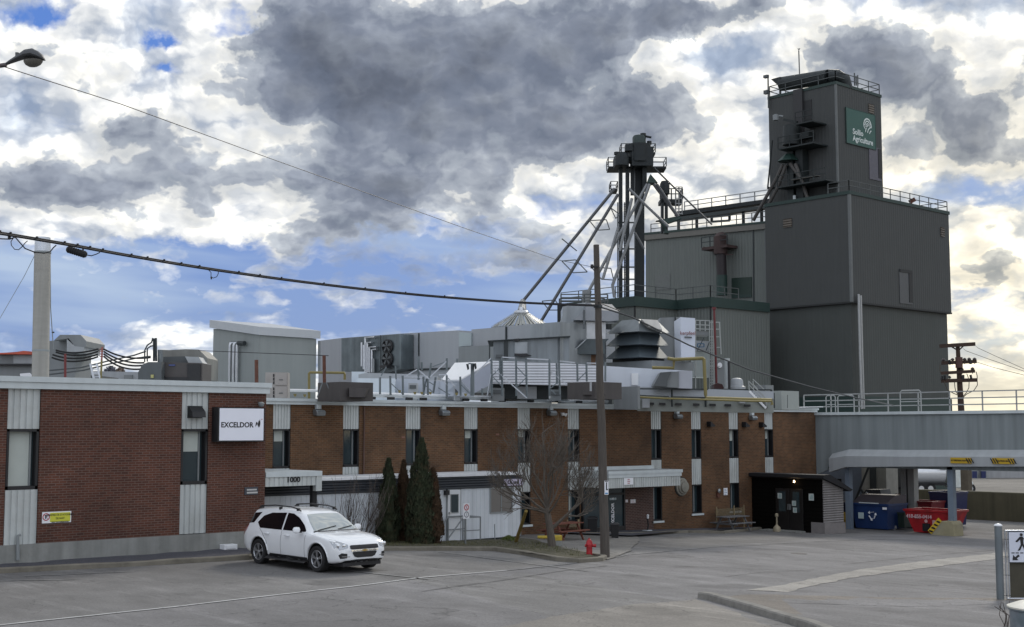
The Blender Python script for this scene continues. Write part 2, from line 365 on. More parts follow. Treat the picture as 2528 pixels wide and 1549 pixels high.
def rail(pts, h, r=.025, step=1.6, mids=1, m=None, parent=None, name='railing', toe=False):   # guard rail along a polyline
    mb = MB(); pts = [Vector(p) for p in pts]
    for a, b in zip(pts, pts[1:]):
        L_ = (b - a).length; n = max(1, int(round(L_ / step)))
        for i in range(n + 1):
            p = a.lerp(b, i / n); mb.bar(p, p + UP * h, r * 2)
        for k in range(mids + 1):
            z = h * (k + 1) / (mids + 1); mb.bar(a + UP * z, b + UP * z, r * 2)
    return mb.build(name, m, parent)
# ================================================================ materials used by several things
BR_RED = brickmat('red_brick', (.118, .040, .023), (.066, .025, .016), (.15, .10, .08), stain=.36)
BR_BRN = brickmat('brown_brick', (.140, .063, .026), (.083, .038, .017), (.145, .10, .06), stain=.5)
BR_DRK = brickmat('dark_brick', (.085, .042, .034), (.05, .025, .022), (.16, .12, .10), stain=.3)
CONC = mat('concrete', (.26, .265, .25), .9, var=.16, scale=1.6, streak=.25, bump=.35, dirt=(.10, .10, .09), dirtamt=.6)
KERBM = mat('kerb_concrete', (.17, .155, .125), .95, var=.2, scale=2.5, bump=.5, dirt=(.07, .065, .05), dirtamt=.8)
FASC = mat('painted_fascia', (.56, .61, .62), .45, var=.04, scale=.8, streak=.08)
PANEL = mat('ribbed_white_panel', (.52, .55, .54), .5, var=.05, scale=1.2, streak=.16, dirt=(.22, .2, .17), dirtamt=.35)
FRAME = mat('black_window_frame', (.010, .010, .012), .45, var=.1)
GLASS = glassmat('window_glass', (.028, .045, .052), .05)
BLIND = mat('window_blind', (.50, .54, .50), .7, var=.04)
GALV = mat('galvanised_steel', (.30, .325, .34), .42, .75, var=.22, scale=.9, streak=.2, stretch=(1, 1, .5))
GALVD = mat('dull_galvanised_steel', (.19, .21, .22), .55, .45, var=.2, scale=.8, streak=.25)
GRAYP = mat('grey_painted_steel', (.24, .26, .265), .5, .1, var=.1, scale=1.0, streak=.1)
WHITEP = mat('white_painted_steel', (.76, .78, .80), .45, var=.05, scale=.7, streak=.1)
SILV = mat('bright_pipe_steel', (.55, .57, .60), .28, .9, var=.08)
BLACK = mat('black_rubber', (.012, .012, .013), .75, var=.15)
DSTEEL = mat('dark_weathered_steel', (.035, .042, .044), .6, .3, var=.25, scale=2)
DGREEN = mat('dark_green_painted_steel', (.018, .045, .038), .55, var=.2, scale=1.5)
YELP = mat('yellow_gas_paint', (.21, .175, .06), .55, var=.12, scale=3)
RUST = mat('rusty_steel', (.11, .045, .03), .85, var=.3, scale=5)
WOODP = mat('weathered_pole_wood', (.085, .074, .064), .9, var=.25, scale=7, stretch=(3, 3, .25), bump=.6)
YELS = mat('safety_yellow', (.62, .42, .03), .6, var=.12, scale=6)
WHT = mat('sign_white', (.80, .81, .84), .5, var=.02)
BLK = mat('sign_black', (.012, .012, .014), .5, var=.02)
REDS = mat('sign_red', (.45, .02, .03), .5, var=.05)
# ================================================================ setting : ground
def asphalt():
    m = mat('asphalt', (.155, .152, .150), .88, var=.02, scale=3); nt = m.node_tree; N = nt.nodes; L = nt.links; b = N['Principled BSDF']
    geo = N.new('ShaderNodeNewGeometry')
    def noise(sc, det, rough, stretch=(1, 1, 1)):
        mp = N.new('ShaderNodeMapping'); mp.inputs['Scale'].default_value = stretch; L.new(geo.outputs['Position'], mp.inputs[0])
        n = N.new('ShaderNodeTexNoise'); n.inputs['Scale'].default_value = sc; n.inputs['Detail'].default_value = det; n.inputs['Roughness'].default_value = rough; L.new(mp.outputs[0], n.inputs['Vector']); return n.outputs[0]
    def mr(v, a, b_, c, d):
        r = N.new('ShaderNodeMapRange'); r.inputs[1].default_value = a; r.inputs[2].default_value = b_; r.inputs[3].default_value = c; r.inputs[4].default_value = d; L.new(v, r.inputs[0]); return r.outputs[0]
    def mul(a, b_):
        n = N.new('ShaderNodeMath'); n.operation = 'MULTIPLY'; L.new(a, n.inputs[0]); L.new(b_, n.inputs[1]); return n.outputs[0]
    f = mul(mr(noise(.16, 6, .6), .3, .7, .72, 1.22), mr(noise(1.1, 8, .7, (1.0, .45, 1)), .3, .7, .76, 1.20))
    f = mul(f, mr(noise(16, 6, .85), .32, .68, .66, 1.36))
    f = mul(f, mr(noise(.5, 5, .75, (2.5, .25, 1)), .54, .70, 1.0, 1.42))      # pale scuffed patches
    f = mul(f, mr(noise(.33, 3, .5), .60, .68, 1.0, .72))                       # old damp and oil patches
    vo = N.new('ShaderNodeTexVoronoi'); vo.feature = 'DISTANCE_TO_EDGE'; vo.inputs['Scale'].default_value = .27
    wn = N.new('ShaderNodeTexNoise'); wn.inputs['Scale'].default_value = .9; wn.inputs['Detail'].default_value = 6; L.new(geo.outputs['Position'], wn.inputs['Vector'])
    ad_ = N.new('ShaderNodeVectorMath'); ad_.operation = 'MULTIPLY_ADD'; L.new(wn.outputs['Color'], ad_.inputs[0]); ad_.inputs[1].default_value = (3, 3, 0); L.new(geo.outputs['Position'], ad_.inputs[2]); L.new(ad_.outputs[0], vo.inputs['Vector'])
    f = mul(f, mr(vo.outputs['Distance'], .0, .008, .55, 1.0))
    v = N.new('ShaderNodeVectorMath'); v.operation = 'SCALE'; v.inputs[0].default_value = (.150, .146, .142); L.new(f, v.inputs['Scale']); L.new(v.outputs[0], b.inputs['Base Color'])
    bp = N.new('ShaderNodeBump'); bp.inputs['Strength'].default_value = .5; bp.inputs['Distance'].default_value = .01; L.new(noise(60, 3, .7), bp.inputs['Height']); L.new(bp.outputs[0], b.inputs['Normal'])
    return m
ASPH = asphalt()
def variant(src, name, k):
    m = src.copy(); m.name = name
    for n in m.node_tree.nodes:
        if n.type == 'VECT_MATH' and n.operation == 'SCALE' and not n.inputs[0].is_linked: n.inputs[0].default_value = [c * q for c, q in zip(n.inputs[0].default_value, k)]
    MATS[name] = m; return m
xs = [-900, -300, -80, -20, 0, 10, 18] + [22 + 2 * i for i in range(20)] + [66, 74, 82, 90, 120, 200, 500, 1500, 3000]
ys = [-900, -200, -40, 0, 15, 30, 36, 42, 50, 60, 80, 120, 250, 600, 1500, 3000]
def GG(x, y):
    g = G(x, y)
    if x > 78: g -= min((x - 78) / 10, 1) * 1.9
    return g
mb = MB()
for y in ys:
    for x in xs: mb.v.append((x, y, GG(x, y)))
nx = len(xs)
for j in range(len(ys) - 1):
    for i in range(nx - 1): mb.f.append((j*nx+i, j*nx+i+1, (j+1)*nx+i+1, (j+1)*nx+i))
struct(mb, 'ground', ASPH)
def drape(poly, name, m, lift, kind=True, sub=24):     # a thin sheet that follows the lot: strip between two polylines
    a, b = poly; mbx = MB(); jr = random.Random(9)
    def resample(pl, n):
        pl = [Vector(p) for p in pl]; seg = [(q - p).length for p, q in zip(pl, pl[1:])]; T = sum(seg); out = []
        for i in range(n + 1):
            t = T * i / n; k = 0
            while k < len(seg) - 1 and t > seg[k]: t -= seg[k]; k += 1
            out.append(pl[k].lerp(pl[k+1], min(t / max(seg[k], 1e-6), 1)))
        return out
    A = resample(a, sub); B = resample(b, sub)
    for p, q in zip(A, B):
        for r_ in (p, q): mbx.v.append((r_.x + (jr.uniform(-.07, .07) if 'line' not in name else 0), r_.y + (jr.uniform(-.07, .07) if 'line' not in name else jr.uniform(-.012, .012)), G(r_.x, r_.y) + lift))
    for i in range(sub): mbx.f.append((2*i, 2*i+1, 2*i+3, 2*i+2))
    return struct(mbx, name, m) if kind else mbx
def line_strip(pts, w, lift):                         # painted line: pixel polyline -> strip of width w
    P = [ag(*p) for p in pts]; A = []; B = []
    for i, p in enumerate(P):
        d = (P[min(i+1, len(P)-1)] - P[max(i-1, 0)]); d.z = 0; n = Vector((-d.y, d.x, 0)).normalized() * w / 2
        A.append(p + n); B.append(p - n)
    return A, B
ROADM = variant(ASPH, 'road_asphalt', (1.10, 1.10, 1.13))
CONCRD = variant(ASPH, 'pale_concrete_apron', (2.0, 1.94, 1.8))
TANRD = variant(ASPH, 'tan_asphalt', (1.12, 1.02, .90))
# the street on the camera's side of the white line
drape(([ag(-400, 1590), ag(0, 1542), ag(430, 1497), ag(900, 1443), ag(1250, 1407), ag(1520, 1372), ag(1800, 1346), ag(2180, 1320), ag(2900, 1296)],
       [ag(-900, 2600), ag(-300, 2600), ag(400, 2600), ag(1200, 2600), ag(1900, 2000), ag(2300, 1700), ag(2700, 1520), ag(2900, 1400), ag(3200, 1310)]), 'road', ROADM, .004, sub=60)
drape(([ag(1735, 1470), ag(1900, 1463), ag(1985, 1458), ag(2200, 1430), ag(2500, 1392), ag(2900, 1350)],
       [ag(1960, 1490), ag(2300, 1500), ag(2500, 1490), ag(2700, 1480), ag(2900, 1470), ag(3200, 1450)]), 'driveway', ROADM, .008)
# pale concrete strip across the exit
drape(([ag(1850, 1457), ag(1930, 1446), ag(2060, 1418), ag(2200, 1396), ag(2460, 1366), ag(2800, 1330)],
       [ag(1850, 1458.5), ag(1945, 1463), ag(2010, 1447), ag(2120, 1425), ag(2460, 1381), ag(2800, 1346)]), 'gutter_strip', CONCRD, .014, sub=70)
drape(([ag(1765, 1477), ag(1850, 1468), ag(2200, 1476), ag(2440, 1478), ag(2700, 1484)],
       [ag(2030, 1552), ag(2150, 1640), ag(2300, 1700), ag(2500, 1750), ag(2900, 1750)]), 'sidewalk_apron', TANRD, .012)
drape(([ag(1180, 1560), ag(1380, 1520), ag(1560, 1494), ag(1722, 1480)], [ag(1700, 1700), ag(1900, 1600), ag(1900, 1550), ag(1800, 1505)]), 'pale_apron', variant(ASPH, 'pale_worn_apron', (1.28, 1.22, 1.12)), .006)
# painted lines, worn
def paint(name, col, thr):
    m = D2.materials.new(name); m.use_nodes = True; nt = m.node_tree; N = nt.nodes; L = nt.links; b = N['Principled BSDF']; b.inputs['Roughness'].default_value = .8
    geo = N.new('ShaderNodeNewGeometry'); n = N.new('ShaderNodeTexNoise'); n.inputs['Scale'].default_value = 2.6; n.inputs['Detail'].default_value = 9; n.inputs['Roughness'].default_value = .75; L.new(geo.outputs['Position'], n.inputs['Vector'])
    r = N.new('ShaderNodeMapRange'); r.inputs[1].default_value = thr - .07; r.inputs[2].default_value = thr + .07; L.new(n.outputs[0], r.inputs[0])
    mx = N.new('ShaderNodeMix'); mx.data_type = 'RGBA'; L.new(r.outputs[0], mx.inputs[0]); mx.inputs[6].default_value = (.17, .167, .163, 1); mx.inputs[7].default_value = (*col, 1); L.new(mx.outputs[2], b.inputs['Base Color'])
    MATS[name] = m; return m
PAINT = paint('worn_road_paint', (.46, .46, .45), .40); PAINTF = paint('faded_road_paint', (.28, .28, .27), .52)
drape(line_strip([(-60, 1552), (0, 1545), (430, 1500), (600, 1480), (900, 1446), (1250, 1410)], .11, 0), 'edge_line', PAINT, .018, sub=50)
drape(line_strip([(1250, 1410), (1400, 1394), (1540, 1374)], .10, 0), 'edge_line', PAINTF, .018)
for pl, w in (([(1080, 1363), (1450, 1412)], .10), ([(1540, 1372), (1760, 1352), (2060, 1336), (2190, 1331)], .10),
              ([(690, 1392), (1060, 1432)], .10), ([(60, 1424), (330, 1412)], .09), ([(0, 1435), (190, 1432)], .10)):
    drape(line_strip(pl, w, 0), 'stall_line', PAINTF, .018)
for k_, pl in enumerate(([(1650, 1402), (1700, 1400), (1790, 1403), (2000, 1412)], [(1500, 1398), (1380, 1412), (1200, 1440), (1040, 1462)], [(2080, 1395), (2300, 1372), (2450, 1360)], [(1790, 1425), (1880, 1414), (2010, 1408)])):
    drape(line_strip(pl, (.04, .04, .035, .03)[k_], 0), 'crack_line', mat('tar_crack', (.06, .058, .056), .8, var=.2), .017, sub=40)
# kerbs: swept section following pixel polyline (top outer edge), height h
def kerb(P, w, h, side, m=KERBM):
    mbx = MB(); S = []
    Q = []
    for a, b in zip(P, P[1:]):
        n = max(1, int((b - a).length / .7))
        for i in range(n): Q.append(a.lerp(b, i / n))
    Q.append(P[-1]); rr = random.Random(3)
    for i, p in enumerate(Q):
        d = Q[min(i+1, len(Q)-1)] - Q[max(i-1, 0)]; d.z = 0; n = Vector((-d.y, d.x, 0)).normalized() * side
        z = G(p.x, p.y); j = rr.uniform(-.012, .012); q = p + n * w
        S.append([(p.x, p.y, z - .1), (p.x + n.x*.02, p.y + n.y*.02, z + h*.8 + j), (p.x + n.x*.05, p.y + n.y*.05, z + h + j), (q.x, q.y, z + h + j), (q.x, q.y, z - .1)])
    for s_ in S: mbx.v += s_
    for i in range(len(S) - 1):
        for k in range(4): mbx.f.append((i*5+k, i*5+k+1, (i+1)*5+k+1, (i+1)*5+k))
    return struct(mbx, 'kerb', m)
YL = 38.3; YR = 42.3
k1 = [ag(-120, 1426), ag(0, 1416.5), ag(300, 1401), ag(616, 1382.5)]
kerb(k1, .22, .15, 1)
k2 = [ag(616, 1382.5), ag(760, 1372), ag(960, 1360), ag(1100, 1360.5), ag(1215, 1361), ag(1290, 1371), ag(1370, 1386), ag(1430, 1391), ag(1490, 1386.5), ag(1500, 1381), ag(1460, 1373), ag(1392, 1362)]
kerb(k2, .2, .14, 1)
k3 = [ag(1721, 1478), ag(1745, 1482), ag(1850, 1512), ag(1950, 1541), ag(2060, 1580), ag(2300, 1680)]
kerb(k3, .25, .16, 1, mat('kerb_grey_concrete', (.22, .21, .19), .95, var=.25, scale=3, bump=.5, dirt=(.09, .085, .075), dirtamt=.7))
k4 = [ag(1440, 1322), ag(1560, 1322), ag(1700, 1316), ag(1790, 1318), ag(1870, 1309), ag(1925, 1303)]
kerb(k4, .2, .12, 1)
# gravel strip against the left block
GRAV = mat('dark_gravel', (.085, .085, .10), .95, var=.45, scale=26, bump=1.0)
def gravel_sheet(a, b, name, m, lift, sub=40, jit=.02, cross=6):
    A, B = a, b; mbx = MB(); rr = random.Random(5)
    def rs(pl, n):
        seg = [(q - p).length for p, q in zip(pl, pl[1:])]; T = sum(seg); out = []
        for i in range(n + 1):
            t = T * i / n; k = 0
            while k < len(seg) - 1 and t > seg[k]: t -= seg[k]; k += 1
            out.append(pl[k].lerp(pl[k+1], min(t / max(seg[k], 1e-6), 1)))
        return out
    A = rs(A, sub); B = rs(B, sub)
    for p, q in zip(A, B):
        for k in range(cross + 1):
            r_ = p.lerp(q, k / cross); mbx.v.append((r_.x, r_.y, G(r_.x, r_.y) + lift + rr.uniform(-jit, jit)))
    for i in range(sub):
        for k in range(cross): mbx.f.append((i*(cross+1)+k, i*(cross+1)+k+1, (i+1)*(cross+1)+k+1, (i+1)*(cross+1)+k))
    o = mbx.build(name, m); o['kind'] = 'structure'; return o
gravel_sheet([p + Vector((0, .2, 0)) for p in k1], [Vector((5, YL, 0)), Vector((24, YL, 0))], 'gravel_strip', GRAV, .13)
SOIL = mat('dry_grass_soil', (.075, .068, .042), .95, var=.35, scale=7, bump=1.0, dirt=(.05, .06, .025), dirtamt=.6)
gravel_sheet([p + Vector((.05, .2, 0)) for p in k2[:9]], [ag(640, 1352), ag(760, 1346), ag(900, 1342), ag(1090, 1344), ag(1200, 1340), ag(1270, 1336), ag(1320, 1340), ag(1385, 1360), ag(1440, 1372)], 'planting_bed', SOIL, .12)
# sidewalk by the entrance, on the same level as the bed
PAVE = variant(ASPH, 'pavement_concrete', (1.25, 1.22, 1.15))
drape(([ag(1270, 1338), ag(1320, 1342), ag(1385, 1360), ag(1500, 1384), ag(1560, 1360), ag(1580, 1330)], [ag(1300, 1322), ag(1360, 1320), ag(1440, 1318), ag(1490, 1316), ag(1530, 1314), ag(1560, 1314)]), 'pavement', PAVE, .03)
drape(([ag(1560, 1328), ag(1700, 1315), ag(1800, 1313), ag(1930, 1302)], [Vector((40, YR, 0)), Vector((45, YR, 0)), Vector((48, YR, 0)), Vector((51, YR, 0))]), 'gravel_strip', GRAV, .10)
# short dry grass in the bed
def grass():
    mbx = MB(); rr = random.Random(11)
    for _ in range(2600):
        t = rr.random() ** .9; px = 640 + t * 790; a = ag(px, 1360 if px < 1215 else 1360 + (px - 1215) * .14); q = ag(px, 1345 + max(0, px - 1300) * .16)
        p = a.lerp(q, rr.uniform(.25, 1.0)); p.z += .11; h = rr.uniform(.03, .11); an = rr.uniform(0, PI); w = rr.uniform(.006, .014)
        d = Vector((math.cos(an), math.sin(an), 0)) * w; l = Vector((rr.uniform(-.05, .05), rr.uniform(-.05, .05), h))
        mbx.add([p - d, p + d, p + l], [(0, 1, 2)])
    o = mbx.build('grass', mat('grass_blades', (.10, .10, .04), .9, var=.4, scale=8)); o['kind'] = 'stuff'
grass()
# ================================================================ brick building, left block
def window_unit(parent, x0, x1, z0, z1, Y, rec=.32, blind=0.0, sill=False, split=.78, fr=.05):
    w = MB(); w.box(x0, x0 + fr, Y + .02, Y + rec, z0, z1); w.box(x1 - fr, x1, Y + .02, Y + rec, z0, z1)
    w.box(x0, x1, Y + .02, Y + rec, z1 - fr, z1); w.box(x0, x1, Y + .02, Y + rec, z0, z0 + fr * 1.4)
    f = w.build('window', FRAME, parent)
    xg = x0 + (x1 - x0) * split
    g = MB(); g.box(x0 + fr, x1 - fr, Y + rec - .02, Y + rec, z0 + fr, z1 - fr); g.build('pane', GLASS, f)
    s_ = MB(); s_.box(xg, xg + .05, Y + rec - .07, Y + rec - .021, z0 + fr * 1.4, z1 - fr); s_.build('mullion', GRAYP, f)
    if blind:
        b = MB(); b.box(x0 + fr, xg - .005, Y + rec - .035, Y + rec - .024, z1 - fr - (z1 - z0 - 2*fr) * blind, z1 - fr); b.build('blind', BLIND, f)
    if sill:
        b = MB(); b.box(x0 - .08, x1 + .08, Y - .06, Y + .05, z0 - .09, z0); b.build('sill', FASC, f)
    return f
def X_(px, Y, py=1060): return ay(px, py, Y).x
lb = thing('brick_building', 'dark red brick block on the left with white ribbed strips and a grey roof fascia', 'building', (10, YL, 0))
def par(mb_, name, m, parent, **k):           # geometry given in world space under a placed Empty
    o = mb_.build(name, m, parent, **k); base = parent
    while base.parent: base = base.parent
    o.location = -Vector(base.location) if parent is base else Vector((0, 0, 0)); return o
_old_build = MB.build
def _build(s, name, m, parent=None, **k):
    o = _old_build(s, name, m, parent, **k)
    if parent is not None and parent.parent is None and parent.type == 'EMPTY' and parent.get('ws', 0): o.location = Matrix.Rotation(-parent.rotation_euler.z, 3, 'Z') @ (-Vector(parent.location)); o.rotation_euler.z = -parent.rotation_euler.z
    return o
MB.build = _build
def wthing(*a, **k):                          # a thing whose parts are given in world coordinates
    t = thing(*a, **k); t['ws'] = 1; return t
lb['ws'] = 1
xe = 23.15; x0 = 2.0; zb = .66; zt = 5.2
strips = [(X_(17, YL), X_(99, YL)), (X_(448, YL), X_(515, YL))]
segs = []; c = x0
for a, b in strips: segs.append((c, a)); c = b
segs.append((c, xe))
w = MB()
for a, b in segs: w.box(a, b, YL, YL + .45, zb, zt)
w.box(x0, xe, YL + .45, YL + 14, 0.0, zt); w.build('wall', BR_RED, lb)
f = MB(); f.box(x0, xe + .02, YL - .03, YL + .5, -.5, zb); f.build('foundation', CONC, lb)
f = MB(); f.box(x0, xe + .08, YL - .10, YL + 14.2, zt, 5.40); f.box(x0, xe + .13, YL - .15, YL + 14.3, 5.40, 5.56); f.build('roof_fascia', FASC, lb)
for i, (a, b) in enumerate(strips):
    p = MB(); p.corr(a + .02, b - .02, YL + .03, 4.02, zt, .19, .035); p.build('panel', PANEL, lb)
    p = MB(); p.corr(a + .02, b - .02, YL + .03 - (.03 if i == 0 else 0), .62 if i == 0 else .68, 2.24, .19, .035); p.build('panel', PANEL, lb)
    window_unit(lb, a + .02, b - .02, 2.25, 4.01, YL, .30, blind=(1.0 if i == 0 else .40), split=.80 if i == 0 else .77, fr=.07)
# office chair seen behind the second window, and its curtain
vh = wthing('wall_vent', 'black boxy vent hood on the white ribbed strip above the left block window', 'vent', (X_(482, YL), YL, 4.7))
p = MB(); a = X_(464, YL); b = X_(497, YL); z1 = ay(470, 1004, YL).z; z0_ = ay(470, 1031, YL).z
p.prism([(a, YL - .02, z0_), (a, YL - .30, z0_), (a, YL - .26, z0_ + (z1 - z0_) * .5), (a, YL - .02, z1)], (b - a, 0, 0)); p.build('hood', BLK, vh)
p = MB(); p.box(a - .02, b + .02, YL - .02, YL + .06, z0_ - .02, z1 + .02); p.build('flange', DSTEEL, vh)
# lit-box style sign
YS = YL - .42
sx0, sx1 = ay(542, 1040, YS).x, ay(651, 1040, YS).x; sz1, sz0 = ay(600, 1009, YS).z, ay(600, 1088, YS).z
sg = wthing('company_sign', 'large white sign reading EXCELDOR in a black box on the red brick wall', 'sign', (sx0, YS, sz0))
p = MB(); p.box(sx0 - .05, sx1 + .04, YS + .012, YL - .005, sz0 - .04, sz1 + .04); p.build('box', BLK, sg)
p = MB(); p.box(sx0, sx1, YS - .004, YS + .012, sz0, sz1); p.build('face', mat('sign_face', (.82, .84, .92), .35, var=.015), sg, bevel=.01)
sw = sx1 - sx0; zc = (sz0 + sz1) / 2
def sub(o, t): o.location = Vector(o.location) - Vector(t.location); return o
sub(text('lettering', 'EXCELDOR', BLK, (sx0 + sw * .395, YS - .006, zc - .02), .235, sg, sx=1.0, bold=.006), sg)
def rooster(o, X, Y, Z, s, m, parent):         # angular rooster mark beside the name
    mbx = MB(); P = [(-.5, -.5), (-.36, .22), (-.22, .36), (-.1, .22), (.02, -.12), (.02, .12), (.1, .42), (.2, .6), (.26, .42), (.36, .78), (.46, .2), (.42, -.22), (.2, -.62), (0, -.3), (-.14, 0), (-.26, -.2)]
    mbx.prism([(X + a_ * s, Y, Z + b_ * s) for a_, b_ in P], (0, -.004, 0)); return mbx.build(o, m, parent)
rooster('rooster_mark', sx0 + sw * .865, YS - .005, zc + .02, .20, BLK, sg)
p = MB(); p.lathe([(.018, 0), (.018, .003)], 10); 
q = text('registered_mark', '®', REDS, (sx0 + sw * .957, YS - .006, zc + .17), .05, sg); sub(q, sg)
cm = wthing('security_camera', 'small grey dome camera on the brick above the white company sign', 'camera', (X_(645, YL), YL - .1, 4.9))
p = MB(); c0 = ay(645, 998, YL - .18); p.lathe([(.0, -.1), (.07, -.08), (.1, -.01), (.105, .03), (.04, .07)], 12, c0); p.build('housing', GRAYP, cm, smooth=True)
p = MB(); p.bar(c0 + Vector((0, .0, .04)), (c0.x, YL, c0.z + .04), .05); p.build('bracket', GRAYP, cm)
# no-parking sign
ax0, ax1 = X_(103.5, YL, 1275), X_(175, YL, 1275); az1, az0 = ay(140, 1263.5, YL).z, ay(140, 1291, YL).z
ns = wthing('no_parking_sign', 'yellow and white no-parking sign low on the red brick wall', 'sign', (ax0, YL, az0))
p = MB(); p.box(ax0, ax1, YL - .02, YL - .002, az0, az1); p.build('board', WHT, ns)
xm = ax0 + (ax1 - ax0) * .27; p = MB(); p.box(xm, ax1 - .03, YL - .026, YL - .02, az0 + .03, az1 - .03); p.build('yellow_field', mat('sign_yellow', (.60, .60, .05), .5, var=.04), ns)
for k, (t_, sz) in enumerate((('DEFENSE DE STATIONNER', .082), ('DE NUIT', .082), ('SAUF AUTORISATION', .062))):
    sub(text('lettering', t_, BLK, ((xm + ax1) / 2 - .015, YL - .028, az1 - .095 - k * .105), sz, ns, sx=.86), ns)
p = MB(); cx = (ax0 + xm) / 2; cz = (az0 + az1) / 2 + .02
for k in range(24):
    a_, b_ = 2*PI*k/24, 2*PI*(k+1)/24; p.add([(cx + math.cos(t)*r_, YL - .025, cz + math.sin(t)*r_) for t, r_ in ((a_, .085), (b_, .085), (b_, .11), (a_, .11))], [(0, 1, 2, 3)])
p.bar((cx - .07, YL - .025, cz + .07), (cx + .07, YL - .025, cz - .07), .02, .004); p.build('prohibition_ring', REDS, ns)
sub(text('letter', 'P', BLK, (cx, YL - .024, cz), .15, ns, bold=.004), ns)
# small plaque by the corner
ps = wthing('wall_plaque', 'small dark plaque with silver lines on the red brick near the building corner', 'plaque', (X_(620, YL), YL, 2.7))
p = MB(); a, b = X_(603, YL, 1212), X_(636, YL, 1212); p.box(a, b, YL - .03, YL - .002, ay(620, 1222, YL).z, ay(620, 1203, YL).z); p.build('board', mat('plaque_slate', (.05, .055, .07), .4), ps)
p = MB(); z_ = ay(620, 1209, YL).z; p.box(a + .08, a + .45, YL - .036, YL - .03, z_ - .03, z_ + .02); z_ = ay(620, 1216, YL).z; p.box(a + .08, b - .02, YL - .036, YL - .03, z_ - .035, z_ + .02); p.build('bars', SILV, ps)
# vent pipe on the lower panel and a white drain box
vp = tag(MB().tube([ay(44, 1383, YL - .1), ay(44, 1352, YL - .1), ay(44, 1323, YL - .1), ay(49, 1321, YL - .04)], [.055, .055, .04, .04], 8).build('vent_pipe', GRAYP), 'short grey vent pipe standing against the concrete foundation at far left', 'pipe')
c0 = ay(565, 1351, YL - .22); bx = MB(); bx.box(c0.x - .24, c0.x + .24, YL - .36, YL - .04, c0.z - .09, c0.z + .09); bx.box(c0.x - .17, c0.x + .17, YL - .39, YL - .36, c0.z - .05, c0.z + .07)
tag(bx.build('utility_box', WHITEP, bevel=.03), 'small white box on the gravel beside the concrete foundation', 'box')
# ================================================================ brick building, right block
rb = wthing('brick_building', 'long two-storey brown brick block with narrow windows behind the tree and pole', 'building', (24, YR, 0))
XE = X_(2014, YR, 1090); ZT = 4.94; XB = 22.6
ST = [(673.6, 717.5), (847, 887), (1001.5, 1039), (1146, 1180), (1278, 1310), (1402, 1431), (1607.7, 1633.5), (1707, 1731.3), (1800, 1823.4), (1888, 1909)]
SX = [(X_(a, YR, 1080), X_(b, YR, 1080)) for a, b in ST]
w = MB(); c = XB
for a, b in SX: w.box(c, a, YR, YR + .45, -1.6, ZT); c = b
w.box(c, XE, YR, YR + .45, -1.6, ZT); w.box(XB, XE, YR + .45, YR + 16, -1.6, ZT)
lower = {4: -.12, 5: -.12, 6: -.35, 7: -.12, 8: -.12}
for i, (a, b) in enumerate(SX):
    zl = lower.get(i, 1.3)
    w.box(a, b, YR + .001, YR + .4, -1.6, zl - .001)
w.build('wall', BR_BRN, rb)
f = MB(); f.box(XB - .2, XE + .05, YR - .12, YR + 16.2, ZT, 5.06); f.box(XB - .2, XE + .1, YR - .18, YR + 16.3, 5.06, 5.17); f.build('roof_fascia', FASC, rb)
f = MB(); f.box(XB, X_(1285, YR, 1080), YR - .05, YR - .005, -.9, -.35); f.build('foundation', CONC, rb)
blinds = {0: .30, 3: .24, 4: .22, 8: .40, 9: .33}
for i, (a, b) in enumerate(SX):
    p = MB(); p.corr(a + .01, b - .01, YR + .03, 4.02, ZT, .13 if i < 4 else .16, .03); p.build('panel', PANEL, rb)
    window_unit(rb, a + .01, b - .01, 2.57, 4.01, YR, .30, blind=blinds.get(i, 0), split=.76, fr=.05)
    p = MB(); p.corr(a + .01, b - .01, YR + .02, 1.30, 2.55, .14, .03); p.build('panel', PANEL, rb)
    if i in lower: window_unit(rb, a + .01, b - .01, lower[i], 1.29, YR, .30, blind=(.9 if i == 5 else .0), sill=(i != 5), split=.5, fr=.05)
p = MB(); a = X_(897, YR, 1080); p.tube([(a, YR - .05, 4.9), (a, YR - .05, 1.2)], .035, 6); p.build('downspout', mat('brown_downspout', (.10, .055, .04), .6), rb)
# ledge above the low roof right of the trees
p = MB(); a, b = X_(1434, YR, 1155), X_(1609, YR, 1155); p.box(a, b, YR - .14, YR - .001, 1.98, 2.30); p.build('ledge', FASC, rb)
# wall lamps
proto = None
for k, (px, py) in enumerate(((787, 1012), (1096, 1013), (1361, 1014), (1673, 1023), (1858, 1027))):
    c0 = ay(px, py, YR - .14)
    if proto is None:
        proto = thing('wall_light', '', 'wall light', c0, 0, 'wall lights under the roof fascia')
        p = MB(); p.box(-.10, .10, -.04, .14, .02, .20); p.build('junction_box', FASC, proto, bevel=.015)
        p = MB(); p.prism([(-.20, .10, .02), (-.20, -.13, -.02), (-.20, -.20, -.10), (-.20, -.16, -.22), (-.20, .06, -.22), (-.20, .12, -.1)], (.40, 0, 0)); p.build('head', GALV, proto, bevel=.02)
        p = MB(); p.box(-.16, .16, -.13, .04, -.235, -.222); p.build('lens', GLASS, proto)
        o = proto
    else: o = dup(proto, c0)
    o['label'] = ('boxy silver wall light on the brown brick between the first and second windows', 'silver wall light on the brick above the columnar cedars', 'silver wall light behind the top of the bare tree',
                  'silver wall light on the brick to the right of the utility pole', 'silver wall light at the far right above two small black spouts')[k]
